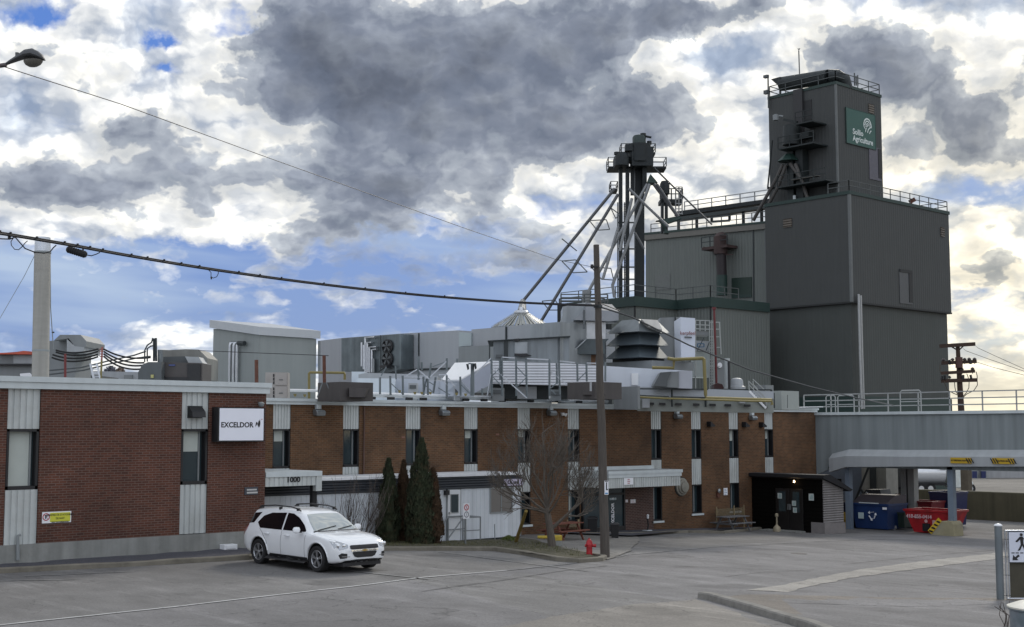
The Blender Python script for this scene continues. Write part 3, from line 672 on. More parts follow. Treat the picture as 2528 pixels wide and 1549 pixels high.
# small black wall scuppers
sp0 = None
for k, (px, py) in enumerate(((1750, 1048), (1836, 1049), (1878, 1049.5))):
    c0 = ay(px, py, YR - .01)
    if sp0 is None:
        p = MB(); p.prism([(-.16, 0, .14), (-.16, 0, -.12), (.16, 0, -.12), (.2, 0, -.05)], (0, -.26, 0)); p.add([], [])
        sp0 = p.build('wall_vent', BLK); o = sp0; o.location = c0
    else:
        o = sp0.copy(); C.objects.link(o); o.location = c0
    tag(o, ('black wedge vent on the brick between the eighth and ninth window strips', 'small black wedge vent just under the far right wall light', 'small black wedge vent touching the last white window strip')[k], 'vent', 'black vents high on the brown brick')
# little floodlight and plate
fl = wthing('floodlight', 'small white twin floodlight on the brick beside the tree top', 'floodlight', ay(1392, 1024, YR))
p = MB(); c0 = ay(1392, 1024, YR - .12); p.lathe([(.03, -.05), (.09, .06), (.09, .08)], 10, c0 + Vector((-.08, 0, 0))); p.lathe([(.03, -.05), (.08, .06), (.08, .08)], 10, c0 + Vector((.12, 0, -.03))); p.build('lamp_head', WHITEP, fl)
p = MB(); p.box(c0.x - .06, c0.x + .06, YR - .12, YR, c0.z - .04, c0.z + .04); p.build('base', WHITEP, fl)
for px, py, lab in ((995, 1080, 'tiny plate on the brick left of the third window'), (1228, 1073, 'tiny plate on the brick left of the bare tree')):
    c0 = ay(px, py, YR); p = MB(); p.box(c0.x - .09, c0.x + .09, YR - .02, YR, c0.z - .04, c0.z + .04); tag(p.build('wall_plate', mat('rust_plate', (.2, .10, .07), .7)), lab, 'plate')
# ---- exhaust cap, bell, notice
fan = wthing('exhaust_cap', 'round grey exhaust cap on the brick at the right end of the entrance canopy', 'exhaust vent', ay(1683, 1201, YR))
c0 = ay(1681, 1202, YR); p = MB(); rr_ = .42
prof = [(.43, 0), (.43, .10), (.36, .13), (.34, .2), (.28, .22), (.26, .3), (.12, .34), (.0, .35)]
p.lathe(prof, 20); p.v = [(c0.x + x, YR - z, c0.z + y) for x, y, z in p.v]; p.build('cowl', mat('aged_exhaust_grey', (.27, .26, .22), .7, .2, var=.2), fan, smooth=True)
p = MB(); p.lathe([(.47, 0), (.47, .03)], 20); p.v = [(c0.x + x, YR - z, c0.z + y) for x, y, z in p.v]; p.build('flange', DSTEEL, fan)
c0 = ay(1771, 1215, YR); bl = wthing('alarm_bell', 'small rust-red bell box on the brick left of a white notice', 'alarm', c0)
p = MB(); p.box(c0.x - .10, c0.x + .10, YR - .10, YR, c0.z - .28, c0.z + .02); p.build('box', RUST, bl); p = MB(); p.lathe([(.11, 0), (.11, .05), (.0, .09)], 12, ); p.v = [(c0.x + x, YR - .1 - z, c0.z + .06 + y) for x, y, z in p.v]; p.build('gong', GALV, bl)
def notice(px0, py0, px1, py1, Y, lab, lines=4, col=(.10, .35, .40), name='notice', Yoff=.02, letters=None):
    a = ay(px0, py1, Y - Yoff); b = ay(px1, py0, Y - Yoff); t = wthing(name, lab, 'notice', (a.x, Y, a.z))
    p = MB(); p.box(a.x, b.x, Y - Yoff, Y - .002, a.z, b.z); p.build('sheet', WHT, t)
    if letters:
        for k, (s_, f_) in enumerate(letters): sub(text('lettering', s_, REDS if col == 'r' else BLK, ((a.x + b.x) / 2, Y - Yoff - .004, b.z - (b.z - a.z) * f_), (b.z - a.z) * .17, t, sx=.8), t)
    else:
        p = MB(); W = b.x - a.x; H = b.z - a.z
        for k in range(lines):
            z_ = b.z - H * (.18 + .68 * k / max(1, lines - 1)); p.box(a.x + W*.14, a.x + W*(.62 + .24 * ((k * 7) % 3) / 2), Y - Yoff - .004, Y - Yoff, z_ - H*.035, z_ + H*.035)
        p.build('print', mat('print_%s' % name + str(len(MATS)), col if col != 'r' else (.5, .1, .12), .6), t)
    return t
notice(1787, 1205, 1796, 1223, YR, 'small white notice with a blue edge on the brick left of the ninth window', 4, (.08, .2, .35))
# ================================================================ canopy with the street number
cy = YL + .05
cn = wthing('entrance_canopy', 'small flat canopy numbered 1000 with ribbed white fascia on a black post', 'canopy', (24, cy, 1.5))
cx0, cx1 = 23.2, ay(794, 1180, cy).x; ct = ay(794, 1163, cy).z; cb = ay(794, 1198, cy).z; cm_ = ct - .17
p = MB(); p.box(cx0, cx1, cy - .04, cy + 3.9, cm_, ct); p.build('fascia', FASC, cn)
p = MB(); p.corr(cx0, cx1 - .02, cy, cb, cm_, .19, .03); p.box(cx1 - .22, cx1, cy - .02, cy + .3, cb - .2, cm_); p.box(cx1 - .04, cx1 - .005, cy + .3, cy + 3.8, cb, cm_); p.build('panel', PANEL, cn)
p = MB(); p.box(cx0, cx1 - .05, cy + .09, cy + 3.8, cb + .02, cb + .06); p.build('soffit', mat('brown_soffit', (.10, .08, .06), .8), cn)
c0 = ay(773, 1240, cy + .3); p = MB(); p.box(c0.x - .09, c0.x + .09, cy + .2, cy + .38, G(c0.x), cb - .01); p.build('post', BLACK, cn)
sub(text('number', '1000', BLK, (ay(724, 1180, cy).x, cy - .012, ay(724, 1185, cy).z), .24, cn, sx=1.15, bold=.008), cn)
# ================================================================ white site trailer
YT = 40.0
tr = wthing('site_trailer', 'low white office trailer with dark ribbed upper band beside the entrance', 'trailer', (30, YT, -.4))
tx0, tx1 = 23.3, X_(1285, YT, 1250); zt0, zt1, zt2, zt3 = -.33, 1.67, 2.16, 2.26
p = MB(); n_ = 60
for i in range(n_):
    a = tx0 + (tx1 - tx0) * i / n_; b = tx0 + (tx1 - tx0) * (i + 1) / n_
    p.add([(a + .012, YT, zt0), (b - .012, YT, zt0), (b - .012, YT, zt1), (a + .012, YT, zt1), (b, YT + .012, zt0), (b, YT + .012, zt1), (a, YT + .012, zt0), (a, YT + .012, zt1)], [(0, 1, 2, 3), (1, 4, 5, 2), (6, 0, 3, 7)])
p.box(tx0, tx1, YT + .012, YR - .06, zt0, zt1); p.build('wall', mat('trailer_white', (.64, .68, .72), .55, var=.05, scale=.8, streak=.15, dirt=(.3, .3, .28), dirtamt=.3), tr)
p = MB(); hh = (zt2 - zt1) / 5
for k in range(5):
    z_ = zt1 + k * hh; p.add([(tx0, YT - .03, z_), (tx1 + .02, YT - .03, z_), (tx1 + .02, YT - .07, z_ + hh * .3), (tx0, YT - .07, z_ + hh * .3), (tx1 + .02, YT - .07, z_ + hh * .75), (tx0, YT - .07, z_ + hh * .75), (tx1 + .02, YT - .03, z_ + hh), (tx0, YT - .03, z_ + hh)], [(0, 1, 2, 3), (3, 2, 4, 5), (5, 4, 6, 7)])
p.box(tx0, tx1 + .015, YT - .03, YR - .06, zt1, zt2); p.build('band', mat('dark_ribbed_band', (.035, .04, .048), .5, var=.1), tr)
p = MB(); p.box(tx0, tx1 + .05, YT - .12, YR - .06, zt2, zt3); p.build('roof_edge', WHITEP, tr)
p = MB(); p.box(tx0, tx1, YT + .05, YT + .2, -.95, zt0); p.build('skirt', DSTEEL, tr)
dx0, dx1 = X_(1103.5, YT, 1270), X_(1134.5, YT, 1270); dz1 = ay(1118, 1210, YT).z; dz0 = ay(1118, 1336, YT).z
p = MB(); p.box(dx0, dx1, YT - .06, YT - .002, dz0, dz1); d_ = p.build('door', mat('door_white', (.68, .70, .72), .5, var=.03), tr, bevel=.012)
p = MB(); a, b = X_(1111, YT, 1240), X_(1128, YT, 1240); za, zb_ = ay(1118, 1265, YT).z, ay(1118, 1222, YT).z
p.box(a, b, YT - .068, YT - .06, za, zb_); p.build('window', GLASS, d_)
p = MB(); fr = .03
p.box(a - fr, a, YT - .075, YT - .06, za - fr, zb_ + fr); p.box(b, b + fr, YT - .075, YT - .06, za - fr, zb_ + fr); p.box(a, b, YT - .075, YT - .06, zb_, zb_ + fr); p.box(a, b, YT - .075, YT - .06, za - fr, za); p.build('window_frame', GRAYP, d_)
p = MB(); p.box(dx0 + .03, dx0 + .11, YT - .14, YT - .06, .72, .80); p.build('handle', SILV, d_)
p = MB(); p.box(dx0 - .05, dx0, YT - .03, YT, dz0, dz1 + .04); p.box(dx1, dx1 + .05, YT - .03, YT, dz0, dz1 + .04); p.box(dx0 - .05, dx1 + .05, YT - .03, YT, dz1, dz1 + .05); p.build('door_frame', GRAYP, tr)
a, b = X_(1211, YT, 1235), X_(1262, YT, 1235); za, zb_ = ay(1235, 1264, YT).z, ay(1235, 1206, YT).z
p = MB(); p.box(a, b, YT - .02, YT - .004, za, zb_); w_ = p.build('window', glassmat('hazy_glass', (.16, .15, .14), .2), tr)
p = MB(); p.box(a - .05, a, YT - .04, YT, za - .05, zb_ + .05); p.box(b, b + .05, YT - .04, YT, za - .05, zb_ + .05); p.box(a, b, YT - .04, YT, zb_, zb_ + .05); p.box(a, b, YT - .04, YT, za - .05, za); p.box((a+b)/2 - .02, (a+b)/2 + .02, YT - .04, YT - .02, za, zb_); p.build('frame', GRAYP, w_)
c0 = ay(1100, 1217, YT); p = MB(); p.box(c0.x - .1, c0.x + .08, YT - .16, YT, c0.z - .08, c0.z + .1); p.build('lamp', BLK, tr)
for k, (py, s_) in enumerate(((1226, '140'), (1234, 'TRE'))): pass
# sign board over the trailer window
t = wthing('banner_sign', 'white and lilac banner lettered in black on the trailer band, behind the tree', 'sign', ay(1262, 1190, YT))
a, b = X_(1240, YT, 1190), X_(1286, YT, 1190); za, zb_ = ay(1262, 1199, YT).z, ay(1262, 1183, YT).z
p = MB(); p.box(a, b, YT - .11, YT - .08, za, zb_); p.build('board', mat('banner_lilac', (.50, .46, .58), .6), t)
sub(text('lettering', 'Da urel', BLK, ((a + b) / 2, YT - .115, (za + zb_) / 2), .2, t, bold=.006), t)
# ---- steps with handrail and a double no-parking sign
st = wthing('steps', 'grey metal steps with pipe handrails below the white trailer door', 'steps', ay(1150, 1345, YT - .6))
g0 = -.36; p = MB()
A0 = X_(1124, YT - .9, 1300); 
lx0, lx1 = X_(1143, YT - 1, 1300), X_(1186, YT - 1, 1300)
p.box(lx0 - .2, lx1, YT - 1.0, YT - .05, -.36, -.33); 
for k in range(3): p.box(lx0 - .25 - .25 * (k + 1), lx0 - .25 * k - .2, YT - 1.0, YT - .1, -.42 - .14 * k, -.38 - .14 * k)
p.build('platform', GALVD, st)
p = MB()
for y_ in (YT - 1.0, YT - .1):
    for x_ in (lx0, lx1): p.tube([(x_, y_, -.6), (x_, y_, .62)], .028, 6)
    p.tube([(lx0, y_, .62), (lx1, y_, .62)], .028, 6); p.tube([(lx0, y_, .12), (lx1, y_, .12)], .022, 6)
    p.tube([(lx0, y_, .62), (lx0 - .75, y_, -.15)], .028, 6); p.tube([(lx0 - .75, y_, -.15), (lx0 - .75, y_, -.75)], .028, 6)
p.tube([(lx1, YT - 1.0, .62), (lx1, YT - .1, .62)], .028, 6); p.build('handrail', GRAYP, st)
b0 = ag(1150, 1351); sp = wthing('parking_sign', 'small white post sign with red and grey circles in front of the trailer steps', 'sign', b0)
c0 = ay(1151, 1263, b0.y); zt_ = ay(1151, 1243, b0.y).z; zb_ = ay(1151, 1281, b0.y).z
p = MB(); p.box(b0.x - .03, b0.x + .03, b0.y + .005, b0.y + .05, b0.z, zt_ - .05); p.build('post', GALV, sp)
p = MB(); p.box(c0.x - .15, c0.x + .15, b0.y - .012, b0.y, zb_, zt_); p.build('board', WHT, sp)
for k, m_ in ((0, REDS), (1, mat('sign_grey', (.2, .22, .24), .6))):
    p = MB(); cz = zt_ - (zt_ - zb_) * (.27 + .46 * k)
    for j in range(20):
        a_, b_ = 2*PI*j/20, 2*PI*(j+1)/20; p.add([(c0.x + math.cos(t_)*r_, b0.y - .016, cz + math.sin(t_)*r_) for t_, r_ in ((a_, .08), (b_, .08), (b_, .115), (a_, .115))], [(0, 1, 2, 3)])
    if k == 0: p.bar((c0.x - .07, b0.y - .016, cz + .07), (c0.x + .07, b0.y - .016, cz - .07), .022, .004)
    p.bar((c0.x, b0.y - .015, cz - .05), (c0.x, b0.y - .015, cz + .05), .035, .003); p.build('symbol', m_, sp)
p = MB(); c0 = ag(1222, 1337); p.tube([c0, c0 + Vector((-.02, 0, .68))], .02, 6); tag(p.build('stake', GALV), 'thin grey stake in the bed below the trailer window', 'stake')
b0 = ag(906, 1350); p = MB(); c0 = ay(885, 1305, b0.y)
p.tube([b0 + Vector((-.55, 0, 0)), b0 + Vector((-.55, 0, .68)), b0 + Vector((.0, 0, .62)), b0 + Vector((.0, 0, 0))], .028, 6); tag(p.build('handrail', GRAYP), 'bent grey pipe handrail behind the bonnet of the white car', 'handrail')
# ================================================================ entrance canopy
XC = 42.0; YC = 40.55
ec = wthing('entrance_canopy', 'wide projecting entrance canopy with ribbed white fascia just right of the utility pole', 'canopy', (XC, YC, 1.4))
XCE = ay(1680, 1180, YC).x; z1_, z0_ = 2.15, 1.40
p = MB(); p.box(XC - .04, XCE + .04, YC - .04, YR - .01, z1_ - .30, z1_ - .14); p.box(XC - .08, XCE + .08, YC - .08, YR - .01, z1_ - .14, z1_); p.build('fascia', FASC, ec)
p = MB(); p.corr(XC, XCE, YC, z0_, z1_ - .30, .12, .03); p.box(XC, XC + .03, YC + .08, YR - .01, z0_, z1_ - .3); p.box(XCE - .03, XCE, YC + .08, YR - .01, z0_, z1_ - .3); p.build('panel', PANEL, ec)
p = MB(); p.box(XC + .04, XCE - .04, YC + .09, YR - .02, z0_ + .05, z0_ + .09); p.build('soffit', DSTEEL, ec)
t = notice(1541, 1180, 1563, 1197.5, YC - .005, 'white sign with three red printed lines on the entrance canopy fascia', 3, 'r', Yoff=.03, letters=[('ENTREE', .22), ('VISITEURS', .5), ('RESERVE', .78)])
# dark brick bay and the glazed door under it
bay = wthing('entrance_bay', 'dark brick recessed bay with glazed black entrance door under the wide canopy', 'entrance', (XC, YR, -.8))
xa, xb = X_(1541, YR - .02, 1260), X_(1612, YR - .02, 1260); p = MB(); p.box(xa, xb, YR - .06, YR - .002, -1.2, z0_ + .02); p.build('brick_wall', BR_DRK, bay)
xd0, xd1 = X_(1434, YR, 1260), xa - .02
p = MB()
for x_ in (xd0, xd0 + (xd1 - xd0) * .48, xd1 - .09): p.box(x_, x_ + .09, YR - .12, YR - .01, G(xd0) , z0_)
p.box(xd0, xd1, YR - .11, YR - .01, .98, 1.08); p.box(xd0, xd1, YR - .11, YR - .01, G(xd0), G(xd0) + .22); p.box(xd0, xd1, YR - .1, YR - .01, z0_ - .1, z0_); f_ = p.build('door_frame', FRAME, bay)
p = MB(); p.box(xd0 + .01, xd1 - .01, YR - .05, YR - .04, G(xd0) + .1, z0_ - .05); p.build('glass', GLASS, f_)
c0 = ay(1513, 1265, YR - .06)
o = text('lettering', 'EXCELDOR', WHT, (c0.x, YR - .062, c0.z - .12), .25, bay, rot=(PI/2, -PI/2, 0), sx=.85, bold=.008); sub(o, bay)
o = rooster('rooster_mark', c0.x, YR - .062, c0.z + .62, .10, WHT, bay)
p = MB(); a = ay(1513, 1232, YR - .06); p.box(a.x - .22, a.x + .22, YR - .064, YR - .055, a.z - .05, a.z + .05); p.build('door_sticker', mat('pale_sticker', (.4, .48, .5), .6), bay)
p = MB(); p.box(xd0 - .4, xb + .2, YR - .6, YR, G(xd0) , G(xd0) + .05); 
for (a, b, c, d, lab) in ((1557, 1233, 1569, 1243, 'pinkish white notice on the dark brick right of the entrance door'), (1541, 1234, 1550, 1241, 'grey blurred notice nearest the entrance door frame')):
    notice(a, b, c, d, YR - .06, lab, 3, (.45, .2, .2))
# ashtray post and small bins by the door
def butt_post(px, py, h, lab, body):
    b0 = ag(px, py); t = wthing('ashtray_post', lab, 'ashtray', b0)
    p = MB(); p.lathe([(.19, 0), (.20, .06), (.17, .22), (.07, .32), (.045, .36)], 12, b0); p.build('base', body, t, smooth=True)
    p = MB(); p.tube([b0 + UP * .3, b0 + UP * (h - .1)], .04, 8); p.build('tube', body, t, smooth=True)
    p = MB(); p.lathe([(.06, -.1), (.085, -.09), (.085, .02), (.05, .06)], 10, b0 + UP * h); p.build('head', body, t, smooth=True)
TANP = mat('tan_plastic', (.30, .26, .18), .7, var=.15, scale=6)
butt_post(1918, 1313, .84, 'tan plastic ashtray post at the kerb end before the dark porch', TANP)
butt_post(1849, 1299, .86, 'tan plastic ashtray post right of the grey picnic table', TANP)
b0 = ag(1598, 1316); t = wthing('ashtray_post', 'thin dark ashtray stand with pale foot at the dark brick bay', 'ashtray', b0)
p = MB(); p.box(b0.x - .19, b0.x + .19, b0.y - .15, b0.y + .15, b0.z, b0.z + .13); p.build('base', FASC, t, bevel=.02)
p = MB(); p.tube([b0 + UP * .12, b0 + Vector((.08, 0, .35)), b0 + Vector((.02, 0, .62)), b0 + Vector((.04, 0, .74))], .035, 6); p.build('stand', BLACK, t)
p = MB(); p.lathe([(.05, 0), (.06, .16), (.02, .2)], 8, b0 + Vector((.04, 0, .66))); p.build('head', WHITEP, t)
for px, py, w_, h_, lab in ((1463, 1319, .62, .78, 'black bin left of the pole in front of the entrance'), (1518, 1330, .5, .66, 'black bin to the right of the utility pole'), (1862, 1296, .5, .85, 'dark bin in the shade left of the dark porch')):
    b0 = ag(px, py); t = wthing('waste_bin', lab, 'bin', b0, group='black bins by the doors')
    p = MB(); p.lathe([(w_ * .40, 0), (w_ * .5, h_ * .85), (w_ * .5, h_ * .88)], 4, b0); p.build('body', BLACK, t, bevel=.03)
    p = MB(); p.lathe([(w_ * .54, h_ * .88), (w_ * .54, h_ * .93), (w_ * .4, h_), (0.01, h_ * 1.03)], 4, b0); p.build('lid', mat('dark_lid', (.02, .02, .022), .5), t)
# ================================================================ dark porch
XP = 54.4; YP = 37.9; gz = G(55)
po = wthing('entrance_porch', 'dark brown porch with double doors and pale siding end wall on concrete', 'porch', (XP, YP, gz))
pdk = ribbed('dark_porch_boards', (.005, .0045, .004), .2, 1.0, axis='h', depth=.15, var=.2); pdk.node_tree.nodes['Principled BSDF'].inputs['Specular IOR Level'].default_value = .05
p = MB(); p.box(XP, XP + 1.6, YP + .05, YR - .005, gz, 1.55); p.build('wall', pdk, po)
p = MB(); x1_ = XP + 1.65
p.prism([(XP - .02, YP, -.55), (x1_, YP, -.60), (x1_, YP, 1.14), (XP - .02, YP, 1.58)], (0, .05, 0)); p.build('siding', ribbed('grey_clapboard', (.22, .205, .20), .115, .7, axis='h', depth=.8, var=.06), po)
p = MB(); p.prism([(XP - .04, YP - .05, gz), (x1_ + .06, YP - .05, gz - .02), (x1_ + .06, YP - .05, -.60), (XP - .04, YP - .05, -.55)], (0, .8, 0)); p.build('foundation', mat('porch_concrete', (.19, .175, .17), .9, var=.15, scale=3, bump=.3), po)
p = MB(); p.prism([(XP - .25, YP - .2, 1.78), (XP - .25, YP - .2, 1.62), (XP + 2.0, YP - .2, .92), (XP + 2.2, YP - .2, 1.0), (XP + .3, YP - .2, 1.80)], (0, YR - YP + .19, 0)); p.build('roof', mat('black_roofing', (.010, .010, .012), .8), po)
for k, (pa, pb) in enumerate(((1916, 1949), (1950, 1983))):
    ya, yb = ax(pa, 1230, XP).y, ax(pb, 1230, XP).y
    p = MB(); p.box(XP - .05, XP - .002, yb, ya, gz + .12, 1.05); d_ = p.build('door', mat('black_door', (.012, .011, .011), .35), po, bevel=.01)
    p = MB(); p.box(XP - .056, XP - .05, yb + .2, ya - .2, -.1, .9); p.build('pane', GLASS, d_)
    p = MB(); p.box(XP - .12, XP - .05, (yb if k == 0 else ya - .1) , (yb + .06 if k == 0 else ya), .0, .28); p.build('handle', GALV, d_)
p = MB(); p.box(XP - .9, XP - .06, ax(1990, 1290, XP).y, ax(1900, 1290, XP).y, gz, gz + .1); p.build('doorstep', CONC, po)
for (pa, ya, pb, yb, lab) in ((1920, 1218, 1930, 1231, 'white notice on the left dark porch door'), (1955.5, 1237, 1965, 1249, 'upper white notice on the right dark porch door'), (1958, 1254, 1967, 1266, 'lower white notice on the right dark porch door'), (1997, 1219.5, 2009, 1236, 'white and teal notice beside the porch siding')):
    a = ax(pa, yb, XP - .06); b = ax(pb, ya, XP - .06); t = wthing('notice', lab, 'notice', (XP, a.y, a.z)); p = MB(); p.box(XP - .07, XP - .058, a.y, b.y, a.z, b.z); p.build('sheet', mat('notice_paper', (.45, .50, .48), .6, var=.03), t)
    p = MB(); H = b.z - a.z; W = a.y - b.y
    for k in range(4): p.box(XP - .075, XP - .07, b.y + W * .15, b.y + W * (.55 + .08 * k), b.z - H * (.25 + .17 * k), b.z - H * (.2 + .17 * k))
    p.build('print', mat('teal_print', (.05, .25, .27), .6), t)
c0 = ax(1960.5, 1189, XP - .12); t = wthing('porch_lamp', 'small lit lamp above the dark porch doors', 'lamp', c0)
p = MB(); p.lathe([(.02, .05), (.035, .02), (.04, -.04), (.015, -.06)], 10, c0); p.build('bulb', emitmat('lamp_glow', (1, .72, .42), 14), t, smooth=True)
p = MB(); p.box(c0.x - .02, XP, c0.y - .05, c0.y + .05, c0.z + .08, c0.z + .14); p.build('bracket', BLK, t)
pl_ = D2.lights.new('porch_lamp_light', 'POINT'); pl_.energy = 1.5; pl_.color = (1, .7, .42); pl_.shadow_soft_size = .06; plo = D2.objects.new('porch_lamp_light', pl_); C.objects.link(plo); plo.location = c0 + Vector((-.12, 0, -.12))
# ================================================================ covered bridge over the driveway
XB_ = 60.1
br = wthing('covered_bridge', 'blue-grey enclosed walkway bridge with pale skirt spanning the driveway on grey posts', 'bridge', (XB_, YR, 2))
ye = ax(2760, 1080, XB_).y; zt_ = 4.90
BRG = mat('bridge_grey_cladding', (.225, .255, .262), .6, var=.05, scale=.4, streak=.22)
p = MB(); p.box(XB_, XB_ + 3.6, ye, YR + 2, 2.0, zt_ - .12); p.build('wall', BRG, br)
p = MB(); p.box(XB_ - .12, XB_ + 3.8, ye, YR + 2, zt_ - .12, zt_ + .03); p.build('roof_edge', FASC, br)
p = MB(); p.prism([(XB_ - .02, YR + .6, 2.0), (XB_ - .02, YR - .02, 2.0), (XB_ - .02, YR - .02, 1.55), (XB_ - .02, ax(2045, 1140, XB_).y, 1.85), (XB_ - .02, ax(2045, 1140, XB_).y, 2.1)], (.1, 0, 0)); p.build('corner_panel', BRG, br)
sk = MB(); ys0 = ax(2042, 1130, XB_ - .5).y; ys1 = ax(2085, 1130, XB_ - .5).y
z_hi, z_mid, z_lo = 2.92, 2.60, 2.18
def sec(y, hi, mid, lo, d): return [(XB_ - .02, y, hi), (XB_ - d, y, mid), (XB_ - d, y, lo), (XB_ - .02, y, lo)]
S = [sec(ys0, 2.70, 2.45, 1.72, .35), sec(ys1, 2.95, 2.60, 2.02, .45), sec(ax(2250, 1120, XB_).y, 2.96, 2.62, 2.12, .45), sec(ye, 3.10, 2.78, 2.34, .45)]
for s_ in S: sk.v += s_
for i in range(3):
    for k in range(4): sk.f.append((i*4+k, i*4+(k+1) % 4, (i+1)*4+(k+1) % 4, (i+1)*4+k))
sk.f += [(0, 1, 2, 3), (15, 14, 13, 12)]; sk.build('skirt', mat('skirt_grey', (.36, .38, .39), .6, var=.05, scale=.5, streak=.1), br)
BLUEP = mat('post_blue_grey', (.16, .20, .25), .6, var=.12, scale=2)
for px, py, w_, m_ in ((2095, 1272, .28, BLUEP), (2349, 1290, .30, BLUEP)):
    g_ = ax(px, 1230, XB_ + .1); p = MB(); p.box(XB_ + .0, XB_ + .3, g_.y - w_/2, g_.y + w_/2, G(60), 2.15); p.build('post', m_, br)
for px, w_ in ((2237, .42), (2252, .45)):
    g_ = ax(px, 1200, XB_ + 3.3); p = MB(); p.box(XB_ + 3.1, XB_ + 3.55, g_.y - w_/2, g_.y + w_/2, G(64), 2.2); p.build('post', mat('post_pale', (.26, .27, .26), .7, var=.1), br)
g0_ = ax(2349, 1290, XB_ + .1)
t = wthing('post_guard', 'concrete block with yellow and black striped slope around the bridge post', 'bollard', (XB_, g0_.y, G(60)))
y0_ = g0_.y
p = MB(); p.prism([(XB_ - .45, y0_ + .85, G(60)), (XB_ - .45, y0_ - .45, G(60)), (XB_ - .45, y0_ - .42, G(60) + .6), (XB_ - .45, y0_ - .3, G(60) + .74), (XB_ - .45, y0_ + .25, G(60) + .74)], (.9, 0, 0)); p.build('block', mat('worn_yellow_concrete', (.30, .27, .17), .9, var=.2, scale=2, dirt=(.25, .24, .22), dirtamt=.8), t, bevel=.03)
p = MB(); a_ = Vector((XB_ - .465, y0_ + .80, G(60) + .06)); b_ = Vector((XB_ - .465, y0_ + .2, G(60) + .73)); dd = (b_ - a_).normalized(); nn = Vector((0, -dd.z, dd.y))
p.prism([a_, b_, b_ - nn * .25, a_ - nn * .25], (-.008, 0, 0)); p.build('yellow_band', YELS, t)
p = MB()
for k in range(4):
    q_ = a_.lerp(b_, .14 + .24 * k) - nn * .02; p.prism([q_ + dd * .06, q_ - dd * .04, q_ - dd * .04 - nn * .18 - dd * .08, q_ + dd * .06 - nn * .18 - dd * .08], (-.016, 0, 0)); p.build('stripe', BLK, t); p = MB()
# yellow headroom boards
def hboard(px0, px1, py0, py1, lab, s_, ends):
    a = ax(px0, py1, XB_ - .5); b = ax(px1, py0, XB_ - .5); t = wthing('headroom_board', lab, 'sign', (XB_, a.y, a.z), group='yellow boards on the bridge skirt')
    p = MB(); p.box(XB_ - .52, XB_ - .455, b.y, a.y, a.z, b.z); p.build('board', mat('board_yellow', (.50, .32, .02), .6, var=.06), t)
    o = text('lettering', s_, BLK, (XB_ - .53, (a.y + b.y) / 2 , (a.z + b.z) / 2), (b.z - a.z) * .36, t, rot=(PI/2, 0, -PI/2), sx=1.0, bold=.003); sub(o, t)
    p = MB()
    for e in ends:
        yc = a.y - (a.y - b.y) * e; H = b.z - a.z
        for k in (-1, 0, 1): p.prism([(XB_ - .53, yc - .12 + k * .13, a.z + .02), (XB_ - .53, yc - .06 + k * .13, a.z + .02), (XB_ - .53, yc + .08 + k * .13, b.z - .02), (XB_ - .53, yc + .02 + k * .13, b.z - .02)], (-.006, 0, 0)); p.build('stripe', BLK, t); p = MB()
hboard(2347, 2397.5, 1131, 1144, 'yellow board reading ATTENTION at the bridge post', 'ATTENTION HAUTEUR', (.93,))
hboard(2450, 2503, 1132, 1145.5, 'yellow board with black chevron ends at the right part of the bridge', 'HAUTEUR MAX', (.09, .91))
# handrail on the bridge roof and stubs behind
RAILM = mat('rail_galvanised', (.33, .34, .34), .5, .5, var=.1)
def toprail(pxs, y_top, y_bot, X, name_, lab, mids=2):
    a = ax(pxs[0], y_bot, X); b = ax(pxs[1], y_bot, X); h = ax(pxs[0], y_top, X).z - a.z
    o = rail([Vector((X, a.y, zt_ + .02)), Vector((X, b.y, zt_ + .02))], h, .028, 2.2, mids, RAILM, None, name_); return tag(o, lab, 'railing')
o = rail([Vector((XB_ + 1.2, ye, zt_ + .03)), Vector((XB_ + 1.2, YR + 1.6, zt_ + .03))], 1.0, .028, 1.75, 2, RAILM, None, 'railing'); tag(o, 'long grey pipe railing along the roof of the covered bridge', 'railing')
for (pa, pb, yt_, lab) in ((2039, 2062, 977, 'left bent pipe hoop behind the bridge railing'), (2068, 2108, 977, 'second bent pipe hoop beside the downpipes'), (2222, 2273, 965, 'tall bent pipe hoop behind the bridge railing')):
    X = XB_ + 3; a = ax(pa, yt_, X); b = ax(pb, yt_, X); p = MB(); p.tube([(X, a.y, 4.9), (X, a.y, a.z - .1), (X, a.y - .1, a.z), (X, b.y + .1, a.z), (X, b.y, a.z - .1), (X, b.y, 4.9)], .035, 6); p.tube([(X, a.y, (a.z + 4.9) / 2), (X, b.y, (a.z + 4.9) / 2)], .025, 6)
    tag(p.build('roof_hatch_rail', RAILM), lab, 'railing', 'pipe hoops on the bridge roof')
p = MB(); a = ay(1945, 1012, YR - .3); 
q = [ay(2020, 1006, YR - .2), ay(2050, 1021, YR - .6)]
tag(MB().prism([(58.3, YR - .3, 5.17), (60.4, YR - .3, 5.22), (60.4, YR + 1, 5.22), (58.3, YR + 1, 5.17)], (0, 0, .04)).build('flashing', WHITEP), 'bright folded flashing where the brick roof meets the bridge', 'flashing')
